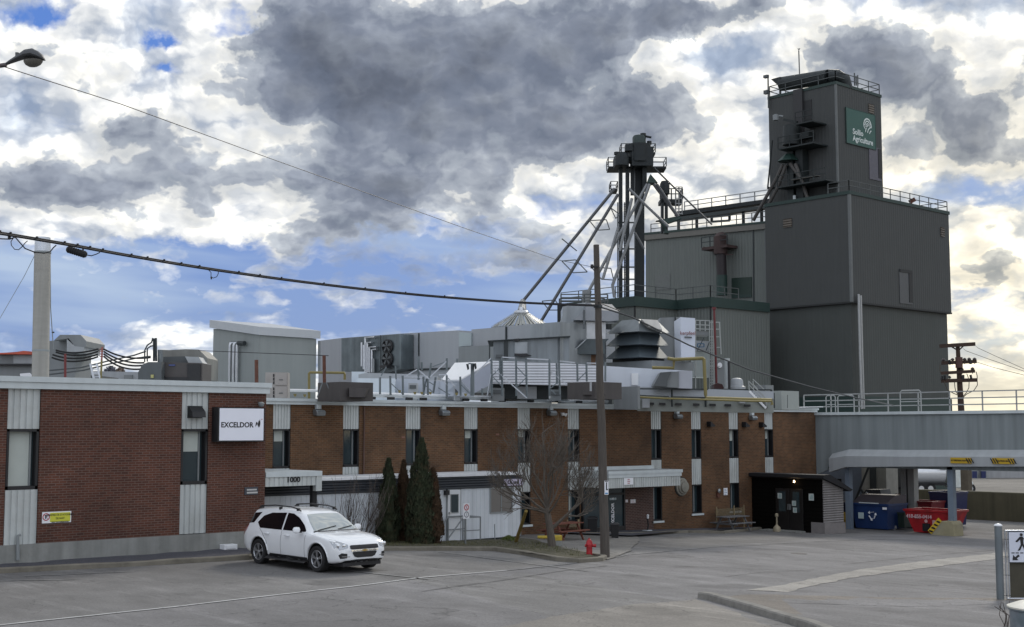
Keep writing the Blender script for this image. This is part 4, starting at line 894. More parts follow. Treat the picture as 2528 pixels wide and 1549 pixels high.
# ================================================================ what stands under and beyond the bridge
t = wthing('storage_box', 'blue-grey suspended enclosure behind the left bridge post', 'enclosure', (66, 42, 0))
X = 66.0
a = ax(2090, 1209, X); b = ax(2160, 1143, X)
p = MB(); p.box(X, X + 2, b.y, a.y + 3, -.1, 2.4); p.build('body', mat('enclosure_blue', (.09, .11, .14), .6, var=.1), t)
X = 65.5; a = ax(2128, 1209, X); b = ax(2187, 1143, X); t = wthing('bin_hopper', 'pale boxed hopper panel hanging under the bridge above the blue container', 'hopper', (X, a.y, 0))
p = MB(); p.box(X, X + 1.2, b.y, a.y, .25, 2.3); p.build('body', mat('hopper_cream', (.24, .235, .21), .7, var=.1, streak=.2), t)
p = MB(); y_ = ax(2152, 1180, X).y; p.box(X - .06, X - .01, y_ - .3, y_ + .1, -.6, 2.3); p.build('upright', DSTEEL, t)
p = MB(); p.box(X - .1, X + 1.3, b.y - .3, a.y + .2, .13, .25); p.build('ledge', mat('ledge_grey', (.3, .31, .3), .6), t)
p = MB(); q = [ax(2146, 1150, X - .8), ax(2110, 1240, X - .8), ax(2126, 1209, X - .8), ax(2147, 1243, X - .8)]; p.bar(q[0], q[1], .09); p.bar(q[2], q[3], .09); p.build('brace', DSTEEL, t)
t = wthing('loading_wall', 'dark shaded wall with a dock opening under the covered bridge', 'wall', (70, 40, 0)); X = 69.0
a = ax(2175, 1200, X); b = ax(2235, 1200, X)
p = MB(); p.box(X, X + .4, b.y, 62, G(70), 2.4); p.build('wall', mat('shaded_grey_wall', (.07, .07, .065), .8, var=.1), t)  # shade under the bridge is put into this darker grey
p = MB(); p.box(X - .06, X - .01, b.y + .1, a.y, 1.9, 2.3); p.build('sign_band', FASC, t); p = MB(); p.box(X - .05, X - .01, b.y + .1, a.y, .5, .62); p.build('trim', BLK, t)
# chute with bright slats above the blue container
t = wthing('conveyor_chute', 'dark inclined chute with two bright slats feeding the blue container', 'chute', ax(2150, 1230, 62.5)); p = MB(); X = 62.5
p.prism([ax(2138, 1209, X), ax(2172, 1209, X), ax(2180, 1245, X), ax(2112, 1245, X)], (1, 0, 0)); p.build('chute', mat('chute_dark', (.04, .045, .05), .5), t)
p = MB(); p.bar(ax(2138, 1215, X - .05), ax(2148, 1223, X - .05), .05); p.bar(ax(2161, 1234, X - .05), ax(2171, 1241, X - .05), .05); p.build('slat', WHITEP, t)
def skip(name, x0, ya, yb, z0, h, depth, m, lab, cat, taper=.35, rim=True, front_slope=.0):
    t = wthing(name, lab, cat, (x0, (ya + yb) / 2, z0)); L_ = abs(ya - yb); y0, y1 = min(ya, yb), max(ya, yb)
    p = MB(); P = [(x0 + .15, y0 + taper, z0), (x0 + .15, y1 - taper, z0), (x0 + depth - .1, y1 - taper, z0), (x0 + depth - .1, y0 + taper, z0), (x0, y0, z0 + h), (x0, y1, z0 + h), (x0 + depth, y1, z0 + h), (x0 + depth, y0, z0 + h)]
    p.add(P, [(3, 2, 1, 0), (0, 1, 5, 4), (1, 2, 6, 5), (2, 3, 7, 6), (3, 0, 4, 7)])
    Q = [(a_[0] + (.06 if a_[0] < x0 + depth/2 else -.06), a_[1] + (.06 if a_[1] < (y0+y1)/2 else -.06), a_[2] + (.05 if i < 4 else -.002)) for i, a_ in enumerate(P)]
    p.add(Q, [(0, 1, 2, 3), (4, 5, 1, 0), (5, 6, 2, 1), (6, 7, 3, 2), (7, 4, 0, 3)]); p.build('body', m, t)
    if rim:
        p = MB(); zz = z0 + h; p.bar((x0, y0, zz), (x0, y1, zz), .10); p.bar((x0, y1, zz), (x0 + depth, y1, zz), .10); p.bar((x0 + depth, y1, zz), (x0 + depth, y0, zz), .10); p.bar((x0 + depth, y0, zz), (x0, y0, zz), .10)
        for k in (.25, .5, .75): yb_ = y0 + taper + (L_ - 2*taper) * k
        p.build('rim', m, t)
    return t
gz = G(60)
BLUED = mat('container_blue', (.012, .035, .12), .45, var=.2, scale=1.5, dirt=(.03, .03, .05), dirtamt=.6)
REDD = mat('skip_red', (.36, .012, .018), .45, var=.2, scale=1.3, dirt=(.12, .03, .025), dirtamt=.7, streak=.25)
X = 60.6; ya, yb = ax(2104, 1290, X).y, ax(2192, 1290, X).y
t = skip('recycling_container', X, ya, yb, gz + .05, 1.28, 1.9, BLUED, 'blue recycling container with a dark sloped lid under the bridge', 'container', .12)
p = MB(); zz = gz + 1.38; p.prism([(X - .05, ya - .05, zz), (X + .8, ya - .05, zz + .42), (X + 1.9, ya - .05, zz + .42), (X + 1.9, ya - .05, zz)], (0, yb - ya + .1, 0)); p.build('lid', mat('lid_brown_blue', (.07, .06, .07), .6, var=.15), t)
p = MB(); p.bar((X - .07, ya - .5, zz + .02), (X - .07, yb + .5, zz + .02), .05); p.build('lid_edge', FASC, t)
c0 = ax(2154, 1273, X - .01); p = MB()
for k in range(3):
    an = math.radians(90 + 120 * k); 
    for s_ in (0,):
        a_ = Vector((0, math.cos(an + .45), math.sin(an + .45))) * .2; b_ = Vector((0, math.cos(an - .75), math.sin(an - .75))) * .2; cc = Vector((c0.x - .03, c0.y, c0.z)); p.bar(cc + a_, cc + b_, .02, .085, up=Vector((1, 0, 0)))
        d_ = (b_ - a_).normalized(); nrm = Vector((0, -d_.z, d_.y)); p.add([cc + b_ + nrm * .09, cc + b_ - nrm * .09, cc + b_ + d_ * .12], [(0, 1, 2)])
p.build('recycling_symbol', WHT, t)
p = MB(); a = ax(2119, 1280, X - .03); b = ax(2132, 1266, X - .03); p.box(X - .035, X - .02, b.y, a.y, a.z, b.z); p.build('sticker', mat('sticker_pale', (.45, .55, .55), .6), t)
p = MB(); a = ax(2184, 1256, X - .08); p.box(X - .1, X - .07, a.y - .12, a.y + .12, a.z - .06, a.z + .06); p.build('lid_label', WHT, t)
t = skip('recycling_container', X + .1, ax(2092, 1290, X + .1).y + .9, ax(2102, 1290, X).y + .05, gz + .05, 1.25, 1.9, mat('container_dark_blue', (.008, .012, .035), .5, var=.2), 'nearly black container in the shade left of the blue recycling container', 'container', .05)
X = 60.5; ya, yb = ax(2232, 1290, X).y, ax(2345, 1290, X).y
t = skip('waste_skip', X, ya, yb, gz + .03, 1.12, 1.8, REDD, 'red waste skip with tapered ends and a white phone number', 'skip', .48)
sub(text('lettering', '418-855-0414', mat('faded_white_lettering', (.5, .34, .36), .7, var=.25, scale=6), (X + .045, (ya + yb) / 2 + .45, gz + .83), .27, t, rot=(PI/2 - .13, 0, -PI/2), sx=.95, bold=.006, ext=.03), t)
p = MB(); ym = (ya + yb) / 2 + .05; p.box(X + .0, X + .13, ym - .2, ym + .2, gz + .12, gz + .5); p.build('fork_pocket', BLK, t)
p = MB(); p.lathe([(.09, 0), (.09, .01)], 12); p.v = [(X - z + .03, ym - .0 + x, gz + .62 + y) for x, y, z in p.v]; q = ax(2306, 1290, X + .05); p.box(X + .02, X + .06, q.y - .08, q.y + .08, q.z - .12, q.z + .1); p.build('stencil', mat('stencil_white', (.5, .3, .3), .7), t)
X = 63.5; t = skip('waste_skip', X, ax(2190, 1265, X).y, ax(2300, 1265, X).y, gz + .5, .9, 1.4, mat('skip_dark_red', (.14, .01, .015), .5, var=.2), 'darker red skip standing behind the front red skip', 'skip', .1)
X = 65.0; t = skip('waste_container', X, ax(2294, 1240, X).y, ax(2352, 1240, X).y, gz + .1, 1.75, 1.6, mat('container_navy', (.01, .015, .07), .45, var=.15), 'navy blue container top seen over the red skip beside the post', 'container', .1)
X = 61.6; t = skip('wheeled_bin', X, ax(2196, 1290, X).y, ax(2231, 1290, X).y, gz + .12, .75, .9, mat('bin_green', (.02, .035, .028), .5, var=.2), 'low dark green wheeled bin between the blue container and the red skip', 'bin', .05)
p = MB(); q = ax(2206, 1303, X - .1); p.tube([q + Vector((-.08, 0, .02)), q + Vector((.04, 0, .02))], .17, 14); p.build('wheel', mat('wheel_grey', (.3, .3, .3), .6), t, smooth=True)
# compactor frame
t = wthing('compactor', 'dark rusty compactor frame with pipes behind the containers', 'compactor', ax(2200, 1250, 66)); X = 66.5
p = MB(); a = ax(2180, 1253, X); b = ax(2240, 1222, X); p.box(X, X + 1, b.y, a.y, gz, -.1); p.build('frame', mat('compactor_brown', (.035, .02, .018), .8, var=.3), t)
p = MB(); p.bar((X - .1, a.y, b.z), (X - .1, b.y, b.z), .08); p.bar((X - .1, a.y - .4, gz), (X - .1, a.y - .4, b.z), .08); p.bar((X - .1, b.y + .3, gz), (X - .1, b.y + .3, b.z), .08); p.build('pipework', RUST, t)
t = wthing('drum', 'yellow drum in the shade at the porch corner', 'drum', ax(2083, 1300, 60)); c0 = ax(2084, 1308, 60.8); p = MB(); p.lathe([(.3, 0), (.32, .03), (.3, .06), (.3, .4), (.32, .43), (.3, .46), (.3, .82), (.05, .84)], 16, (c0.x, c0.y, G(60))); p.build('shell', mat('drum_yellow', (.35, .22, .02), .6, var=.2), t, smooth=True)
# fence / retaining wall beyond
P = [ag(2240, 1276), ag(2356, 1281), ag(2528, 1290), ag(2760, 1303)]
fw_ = wthing('concrete_wall', 'long olive-brown retaining wall between the yard and the upper road', 'wall', P[0])
p = MB()
for a, b in zip(P, P[1:]): p.prism([a, b, b + UP * 1.62, a + UP * 1.62], (.35, .2, 0))
p.build('wall', mat('olive_wall', (.085, .075, .045), .9, var=.12, scale=1.5, streak=.25), fw_)
p = MB()
for a, b in zip(P, P[1:]): p.prism([a + UP * 1.62, b + UP * 1.62, b + UP * 1.66, a + UP * 1.66], (.4, .25, 0))
p.build('coping', mat('wall_coping', (.16, .15, .11), .9), fw_)
# upper yard beyond
UG = -2.4
p = MB(); p.add([(74, 30, UG), (400, 10, UG), (400, 400, UG), (74, 400, UG)], [(0, 1, 2, 3)]); struct(p, 'far_yard', variant(ASPH, 'far_yard_asphalt', (1.15, 1.1, 1.0)))
# tanker truck
TD = 132.0
def tk(px, py): return ad(px, py, TD)
t = wthing('tanker_truck', 'white tanker truck with polished tank and tractor cab parked beyond the wall', 'truck', (tk(2350, 1218).x, tk(2350, 1218).y, UG))
RL = (tk(2450, 1200) - tk(2250, 1200)); RL.z = 0; RL.normalize(); BK = Vector((-RL.y, RL.x, 0))
def tbox(px0, px1, py0, py1, dep=2.4, off=0): 
    a = tk(px0, py1); b = tk(px1, py0); L_ = (b - a).dot(RL); c_ = a + RL * L_ / 2 + BK * (dep / 2 + off); c_.z = (a.z + b.z) / 2; return c_, RL * L_ / 2, BK * dep / 2, UP * (b.z - a.z) / 2
TANKM = mat('polished_tank', (.70, .72, .74), .25, .35, var=.04)
c_, hx, hy, hz = tbox(2150, 2338, 1128, 1192); c_.z = tk(2200, 1168).z; p = MB(); p.tube([c_ - hx, c_ - hx * .97, c_ + hx * .97, c_ + hx], [.9, 1.12, 1.12, .9], 20); p.build('tank', TANKM, t, smooth=True)
c_, hx, hy, hz = tbox(2150, 2345, 1194, 1199); p = MB(); p.obox(c_, hx, hy, hz); p.build('chassis', BLACK, t)
c_, hx, hy, hz = tbox(2351, 2374, 1157, 1205); p = MB(); p.obox(c_, hx, hy, hz); p.build('cab', mat('cab_white', (.55, .58, .56), .35), t, bevel=.08)
c_, hx, hy, hz = tbox(2374, 2403, 1180, 1207); p = MB(); c2 = c_ + hx; p.prism([c_ - hx - hz - hy, c_ + hx - hz - hy, c_ + hx * 1.05 - hy, c_ + hx * .7 + hz * .6 - hy, c_ - hx + hz - hy], hy * 2); p.build('bonnet', MATS['cab_white'], t, bevel=.1)
c_, hx, hy, hz = tbox(2353, 2358, 1166, 1178, .1, -.05); p = MB(); p.obox(c_, hx, hy, hz); c_, hx, hy, hz = tbox(2374, 2384, 1170, 1182, .1, -.02); p.obox(c_, hx, hy, hz); p.build('window', GLASS, t)
c_, hx, hy, hz = tbox(2321, 2335, 1148, 1166, .04, .1); o = text('lettering', 'Class', BLK, c_ - BK * .3, .42, t, rot=(PI/2, 0, math.atan2(RL.y, RL.x)), bold=.01); sub(o, t)
for px in (2165, 2185, 2275, 2298, 2396):
    c_ = tk(px, 1210); c_.z = UG + .5; p = MB(); p.tube([c_, c_ + BK * .35], .52, 16); w_ = p.build('wheel', BLACK, t, smooth=True); p = MB(); p.tube([c_ - BK * .01, c_ + BK * .1], .27, 12); p.build('rim', SILV, w_)
# far warehouse
t = wthing('warehouse', 'low pale warehouse with two dark blue dock doors far beyond the truck', 'warehouse', ad(2450, 1180, 175))
def wp(px, py, d=175): return ad(px, py, d)
a = wp(2395, 1190); b = wp(2760, 1196); n_ = Vector((-(b - a).y, (b - a).x, 0)).normalized(); a.z = b.z = UG - .2
p = MB(); zt_ = 1.6; p.prism([a, b, Vector((b.x, b.y, zt_)), Vector((a.x, a.y, zt_))], n_ * 20); p.build('wall', ribbed('warehouse_pale', (.36, .37, .38), .5, .6, depth=.2, streak=.1), t)
def onw(px0, px1, py0, py1, m_, name, off=.06, par_=None):
    q = [wp(px0, py1, 174.4), wp(px1, py1, 174.4), wp(px1, py0, 174.4), wp(px0, py0, 174.4)]; p = MB(); p.prism(q, n_ * .2); return p.build(name, m_, par_ or t)
for px in (2401, 2423):
    onw(px - 2, px + 13, 1143, 1190, GRAYP, 'dock_frame'); q = [wp(px, 1188, 173.9), wp(px + 11, 1188, 173.9), wp(px + 11, 1164, 173.9), wp(px, 1164, 173.9)]; p = MB(); p.prism(q, n_ * .2); p.build('dock_door', mat('dock_blue', (.01, .02, .10), .5), t)
q = [wp(2400, 1194, 173.5), wp(2760, 1200, 173.5), wp(2760, 1194, 173.5), wp(2400, 1190, 173.5)]; p = MB(); p.prism(q, n_ * .3); p.build('plinth', mat('plinth_dark', (.05, .05, .05), .8), t)
c0 = ad(2386, 1200, 100); p = MB(); p.box(c0.x - .3, c0.x + .3, c0.y - .3, c0.y + .3, UG, 3.2)
tag(p.build('timber_post', mat('brown_post', (.085, .07, .05), .9, var=.2, scale=3)), 'thick brown timber post in front of the tanker cab', 'post')
# ================================================================ white SUV (local frame: +x forward, wheels on z = 0)
from mathutils.bvhtree import BVHTree
def make_suv(loc, rz, sc_):
    T = thing('parked_suv', 'white SUV with dark tinted side windows backed up to the kerb', 'car', loc, rz)
    T.scale = sc_
    TOP = [(-2.36, .92), (-2.33, 1.06), (-2.22, 1.22), (-2.08, 1.44), (-1.98, 1.60), (-1.80, 1.645), (-1.2, 1.68), (-.5, 1.685), (.0, 1.655), (.30, 1.60), (.45, 1.54), (.75, 1.36), (1.02, 1.17), (1.12, 1.10), (1.22, 1.085), (1.5, 1.06), (1.8, 1.01), (2.05, .95), (2.2, .89), (2.30, .80), (2.36, .70)]
    BOT = [(-2.36, .42), (-2.2, .34), (-1.9, .28), (-1.4, .24), (1.5, .24), (1.95, .25), (2.25, .30), (2.36, .38)]
    WID = [(-2.36, .76), (-2.30, .83), (-2.1, .885), (-1.6, .915), (-.9, .905), (.6, .90), (1.3, .92), (1.7, .91), (2.0, .87), (2.2, .79), (2.31, .69), (2.36, .60)]
    def ip(t, x):
        for (a, b), (c, d) in zip(t, t[1:]):
            if x <= c: return b + (d - b) * max(0, min(1, (x - a) / (c - a)))
        return t[-1][1]
    xs = sorted(set([a for a, _ in TOP] + [-1.6, -1.0, -.75, -.25, .15, .6, .9, 1.35, 1.65, 1.95, 2.12, 2.26, 2.33, -2.30, -2.15, -1.9]))
    mb_ = MB(); S = []
    for x in xs:
        w = ip(WID, x); zt = ip(TOP, x); zb = ip(BOT, x); zs = min(1.02, zt - .06); f = max(0, min(1, (zt - 1.12) / .42)); yt = w * .80 * (1 - f) + .63 * f
        zm = zb + (zs - zb) * .62; pts = [(0, zb), (w * .82, zb), (w * .95, zb + .04), (w * .985, zb + (zs - zb) * .3), (w, zm), (w * .975, zb + (zs - zb) * .86), (w * .945, zs)]
        for t_ in (.3, .62, .9): pts.append((w * .935 + (yt - w * .935) * (t_ ** 1.15), zs + (zt - .045 - zs) * t_))
        pts += [(yt * .96, zt - .02), (yt * .6, zt - .003), (0, zt + .004)]
        S.append([(x, y, z) for y, z in pts] + [(x, -y, z) for y, z in pts[-2:0:-1]])
    n = len(S[0])
    for s_ in S: mb_.v += s_
    for i in range(len(S) - 1):
        for k in range(n): mb_.f.append((i*n + k, i*n + (k+1) % n, (i+1)*n + (k+1) % n, (i+1)*n + k))
    mb_.f.append(tuple(range(n))); mb_.f.append(tuple((len(S)-1)*n + k for k in range(n))[::-1])
    PAINTW = mat('car_white_paint', (.80, .82, .84), .22, var=.01, coat=.8)
    body = _old_build(mb_, 'body', PAINTW, T, smooth='all')
    ss = body.modifiers.new('s', 'SUBSURF'); ss.levels = ss.render_levels = 2
    cut = MB()
    for wx in (-1.42, 1.44):
        for s_ in (-1, 1): cut.tube([(wx, s_ * .58, .37), (wx, s_ * 1.2, .37)], .445, 28)
    co = _old_build(cut, 'cut', None, T); bpy.context.view_layer.update(); bo = body.modifiers.new('b', 'BOOLEAN'); bo.object = co; bo.operation = 'DIFFERENCE'; bo.solver = 'EXACT'
    dg = bpy.context.evaluated_depsgraph_get(); me = D2.meshes.new_from_object(body.evaluated_get(dg)); body.modifiers.clear(); body.data = me
    me.materials.clear(); me.materials.append(PAINTW)
    for p in me.polygons: p.use_smooth = True
    me.set_sharp_from_angle(angle=math.radians(35)); D2.objects.remove(co)
    bm = bmesh.new(); bm.from_mesh(me); bvh = BVHTree.FromBMesh(bm); bm.free()
    def patch(name, poly, mode, m, off=.006, parent=None, sgn=1, thick=0.0, cuts=4):
        bm = bmesh.new(); vs = [bm.verts.new((a, b, 0)) for a, b in poly]; bm.faces.new(vs)
        bmesh.ops.triangulate(bm, faces=bm.faces[:]); 
        for _ in range(cuts):
            lg = [e for e in bm.edges if e.calc_length() > .09]
            if not lg: break
            bmesh.ops.subdivide_edges(bm, edges=lg, cuts=1); bmesh.ops.triangulate(bm, faces=bm.faces[:])
        for v in bm.verts:
            a, b = v.co.x, v.co.y
            if mode == 'side': o_, d_ = Vector((a, 3 * sgn, b)), Vector((0, -sgn, 0))
            elif mode == 'front': o_, d_ = Vector((5, a, b)), Vector((-1, 0, 0))
            elif mode == 'rear': o_, d_ = Vector((-5, a, b)), Vector((1, 0, 0))
            else: o_, d_ = Vector((a, b, 5)), Vector((0, 0, -1))
            h = bvh.ray_cast(o_, d_)
            v.co = (h[0] - d_ * off) if h[0] else (o_ + d_ * 2)
        me = D2.meshes.new(name); bmesh.ops.recalc_face_normals(bm, faces=bm.faces); bm.to_mesh(me); bm.free()
        for p in me.polygons: p.use_smooth = True
        me.materials.append(m); o = D2.objects.new(name, me); C.objects.link(o); o.parent = parent or T
        return o
    TINT = glassmat('tinted_glass', (.004, .004, .006), .05); TINT.node_tree.nodes['Principled BSDF'].inputs['Specular IOR Level'].default_value = .35; WS = glassmat('windscreen', (.34, .37, .36), .03)  # windscreen's pale base colour stands for the sky it reflects
    WS.node_tree.nodes['Principled BSDF'].inputs['Specular IOR Level'].default_value = 1.0; WS.node_tree.nodes['Principled BSDF'].inputs['Coat Weight'].default_value = 1
    CLAD = mat('black_cladding', (.016, .016, .018), .6, var=.1); CHR = mat('chrome', (.75, .76, .78), .12, 1.0, var=.02); SEAM = mat('car_shadow_gap', (.03, .03, .032), .7)
    for s_ in (-1, 1):
        patch('window', [(-1.42, 1.07), (-1.62, 1.22), (-1.42, 1.42), (-1.05, 1.525), (-.34, 1.56), (-.34, 1.07)], 'side', TINT, sgn=s_)
        patch('window', [(-.27, 1.07), (-.27, 1.56), (.0, 1.55), (.30, 1.45), (.62, 1.26), (.80, 1.12), (.80, 1.08)], 'side', TINT, sgn=s_)
        patch('window', [(-1.83, 1.20), (-2.13, 1.17), (-1.95, 1.48), (-1.58, 1.52)], 'side', TINT, sgn=s_)
        for k, xx in enumerate((-.305, .86)):
            patch('door_gap', [(xx - .006, .36), (xx - .006, 1.06), (xx + .006, 1.06), (xx + .006, .36)], 'side', SEAM, off=.003, sgn=s_)
        patch('door_gap', [(-1.0, .40), (-1.02, .70), (-1.28, .95), (-1.45, 1.06), (-1.435, 1.06), (-1.265, .955), (-1.005, .70), (-.988, .40)], 'side', SEAM, off=.003, sgn=s_)
        patch('rocker', [(-.98, .22), (-.98, .37), (.98, .37), (.98, .22)], 'side', CLAD, off=.012, sgn=s_)
        for hx in (-.98, .02):
            p = MB(); p.tube([(hx - .10, s_ * .90, .93), (hx - .07, s_ * .945, .935), (hx + .07, s_ * .945, .94), (hx + .10, s_ * .90, .935)], .022, 8); _old_build(p, 'door_handle', PAINTW, T, smooth=True)
        p = MB(); p.lathe([(.03, -.09), (.10, -.06), (.115, .02), (.08, .08), (.02, .09)], 12, (0, 0, 0), sx=.7, sy=1.15); p.v = [(x + .66, y * .9 + s_ * 1.02, z + 1.13) for x, y, z in p.v]; mo = _old_build(p, 'mirror', PAINTW, T, smooth=True)
        p = MB(); p.bar((.68, s_ * .88, 1.07), (.68, s_ * 1.0, 1.08), .06, .04); _old_build(p, 'mirror_arm', CLAD, mo)
        # roof rail
        p = MB(); p.tube([(-1.85, s_ * .60, 1.63), (-1.7, s_ * .60, 1.70), (-1.0, s_ * .60, 1.745), (-.2, s_ * .60, 1.73), (.15, s_ * .60, 1.68), (.25, s_ * .60, 1.63)], .02, 8)
        for xx in (-1.7, -.75, .12): p.bar((xx, s_ * .60, 1.63), (xx, s_ * .60, 1.71), .10, .03)
        _old_build(p, 'roof_rail', BLK, T)
        patch('tail_lamp', [(-2.30, .80), (-2.335, 1.02), (-2.20, 1.16), (-2.08, 1.13), (-2.12, .98)], 'side', mat('tail_red', (.30, .01, .01), .2, coat=1), off=.008, sgn=s_)
        # headlamp
        hl = patch('headlamp', [(s_ * .50, .80), (s_ * .52, .72), (s_ * .74, .66), (s_ * .82, .70), (s_ * .85, .95), (s_ * .76, .93)], 'front', mat('headlamp_clear', (.42, .44, .46), .12, .4, var=.05, coat=1), off=.010)
        for yy in (.62, .75):
            p = MB(); p.lathe([(.055, 0), (.06, .02), (.0, .03)], 14); h = bvh.ray_cast(Vector((5, s_ * yy, .77)), Vector((-1, 0, 0)))[0]
            p.v = [(h.x + z, h.y + x, h.z + y) for x, y, z in p.v]; _old_build(p, 'reflector', CHR, hl, smooth=True)
        # fog lamp pocket
        patch('fog_lamp', [(s_ * .56, .56), (s_ * .56, .44), (s_ * .72, .42), (s_ * .76, .52), (s_ * .70, .58)], 'front', CLAD, off=.008)
        patch('fog_trim', [(s_ * .48, .485), (s_ * .48, .465), (s_ * .70, .475), (s_ * .70, .495)], 'front', CHR, off=.016)
    patch('windscreen', [(.42, -.52), (.42, .52), (.72, .64), (1.06, .72), (1.10, .5), (1.12, 0), (1.10, -.5), (1.06, -.72), (.72, -.64)], 'top', WS, off=.008)
    patch('windscreen_seal', [(1.06, -.74), (1.125, -.5), (1.145, 0), (1.125, .5), (1.06, .74), (1.10, .76), (1.17, .5), (1.185, 0), (1.17, -.5), (1.10, -.76)], 'top', CLAD, off=.010)
    patch('rear_window', [(-.56, 1.20), (-.50, 1.52), (.50, 1.52), (.56, 1.20)], 'rear', TINT, off=.008)
    g_ = patch('grille', [(-.46, .765), (-.46, .69), (-.40, .67), (.40, .67), (.46, .69), (.46, .765), (.42, .785), (-.42, .785)], 'front', CLAD, off=.012)
    g2 = patch('grille', [(-.40, .575), (-.33, .47), (-.24, .44), (.24, .44), (.33, .47), (.40, .575), (.36, .60), (-.36, .60)], 'front', CLAD, off=.012)
    patch('grille_bar', [(-.44, .655), (-.42, .61), (.42, .61), (.44, .655)], 'front', CHR, off=.016)
    p = MB(); h = bvh.ray_cast(Vector((5, 0, .635)), Vector((-1, 0, 0)))[0]; p.prism([(h.x + .02, -.09, .618), (h.x + .02, -.035, .618), (h.x + .02, -.03, .605), (h.x + .02, .03, .605), (h.x + .02, .035, .618), (h.x + .02, .09, .618), (h.x + .02, .08, .652), (h.x + .02, .03, .652), (h.x + .02, .025, .665), (h.x + .02, -.03, .665), (h.x + .02, -.035, .652), (h.x + .02, -.08, .652)], (.012, 0, 0))
    _old_build(p, 'badge', mat('gold_badge', (.55, .38, .12), .3, .7), T)
    patch('bumper_lower', [(-.62, .36), (-.70, .27), (.70, .27), (.62, .36), (.3, .39), (-.3, .39)], 'front', CLAD, off=.012)
    p = MB(); p.box(-1.0, 1.0, -.6, .6, .22, .30); p.box(1.5, 2.25, -.62, .62, .20, .30); p.box(-2.25, -1.5, -.6, .6, .24, .34); p.tube([(1.44, -.8, .36), (1.44, .8, .36)], .05, 8); p.tube([(-1.42, -.8, .36), (-1.42, .8, .36)], .05, 8); _old_build(p, 'underbody', CLAD, T)
    for a, b in (((1.10, -.62), (.98, .05)), ((1.12, .02), (.98, .58))):
        h1 = bvh.ray_cast(Vector((a[0], a[1], 5)), Vector((0, 0, -1)))[0]; h2 = bvh.ray_cast(Vector((b[0], b[1], 5)), Vector((0, 0, -1)))[0]; p = MB(); p.bar(h1 + UP * .03, h2 + UP * .025, .018); _old_build(p, 'wiper', BLK, T)
    TYRE = mat('tyre', (.012, .012, .013), .85, var=.1); RIM = mat('alloy_rim', (.42, .43, .45), .3, .8, var=.05)
    for wx in (-1.42, 1.44):
        for s_ in (-1, 1):
            def place(mbq): mbq.v = [(wx + x, s_ * (.80 + z), .365 + y) for x, y, z in mbq.v]; return mbq
            p = MB(); p.lathe([(.23, -.10), (.33, -.115), (.362, -.09), (.368, 0), (.362, .09), (.335, .115), (.255, .10), (.24, .06), (.235, -.05)], 32, cap=False); wl = _old_build(place(p), 'wheel', TYRE, T, smooth=True)
            p = MB(); p.lathe([(.24, .06), (.25, .095), (.24, .10), (.222, .085), (.215, .0), (.215, -.06)], 32, cap=False); 
            for k in range(5):
                for dd in (-.13, .13):
                    a = 2 * PI * k / 5 + PI / 2; i_ = Vector((math.cos(a + dd * .6), math.sin(a + dd * .6), 0)) * .05; o_ = Vector((math.cos(a + dd), math.sin(a + dd), 0)) * .235
                    p.bar(i_ + Vector((0, 0, .075)), o_ + Vector((0, 0, .085)), .034, .03, up=Vector((0, 0, 1)))
            p.lathe([(.055, .05), (.06, .09), (.04, .10)], 12); _old_build(place(p), 'rim', RIM, wl)
            p = MB(); p.lathe([(.218, -.02), (.21, .0)], 20); _old_build(place(p), 'brake_disc', mat('dark_brake', (.03, .03, .03), .5, .5), wl)
    for s_ in (-1, 1):
        p = MB(); p.bar((1.01, s_ * .78, .1), (1.01, s_ * .78, .42), .03, .24); _old_build(p, 'mudflap', CLAD, T)
    for wx in (-1.42, 1.44):
        for s_ in (-1, 1):
            p = MB(); n_ = 20
            for i in range(n_ + 1):
                a = math.radians(-15 + 210 * i / n_)
                for yy in (.56, .868): p.v.append((wx + math.cos(a) * .438, s_ * yy, .37 + math.sin(a) * .438))
            for i in range(n_): p.f.append((2*i, 2*i+1, 2*i+3, 2*i+2))
            p.add([(wx - .43, s_ * .575, .2), (wx + .43, s_ * .575, .2), (wx + .43, s_ * .575, .8), (wx - .43, s_ * .575, .8)], [(0, 1, 2, 3)]); _old_build(p, 'wheel_well', BLK, T)
    # wheel arch flare lip
    for wx in (-1.42, 1.44):
        for s_ in (-1, 1):
            pts = []
            for k in range(13):
                a = math.radians(8 + 164 * k / 12); x = wx + math.cos(a) * .47; z = .37 + math.sin(a) * .47; h = bvh.ray_cast(Vector((x, 3 * s_, z)), Vector((0, -s_, 0)))
                if h[0] and abs(h[0].y) > .6: pts.append(h[0] + Vector((0, s_ * .002, 0)))
            if len(pts) > 3: p = MB(); p.tube(pts, .018, 6); _old_build(p, 'wheel_arch', PAINTW, T, smooth=True)
    return T
SUVROT = 0
cxy = (ag(640, 1391) + ag(807, 1412)) / 2
suv = make_suv((cxy.x + .73, cxy.y, 0.0), math.radians(-90 + SUVROT), (1.10, 1.04, 1.0))
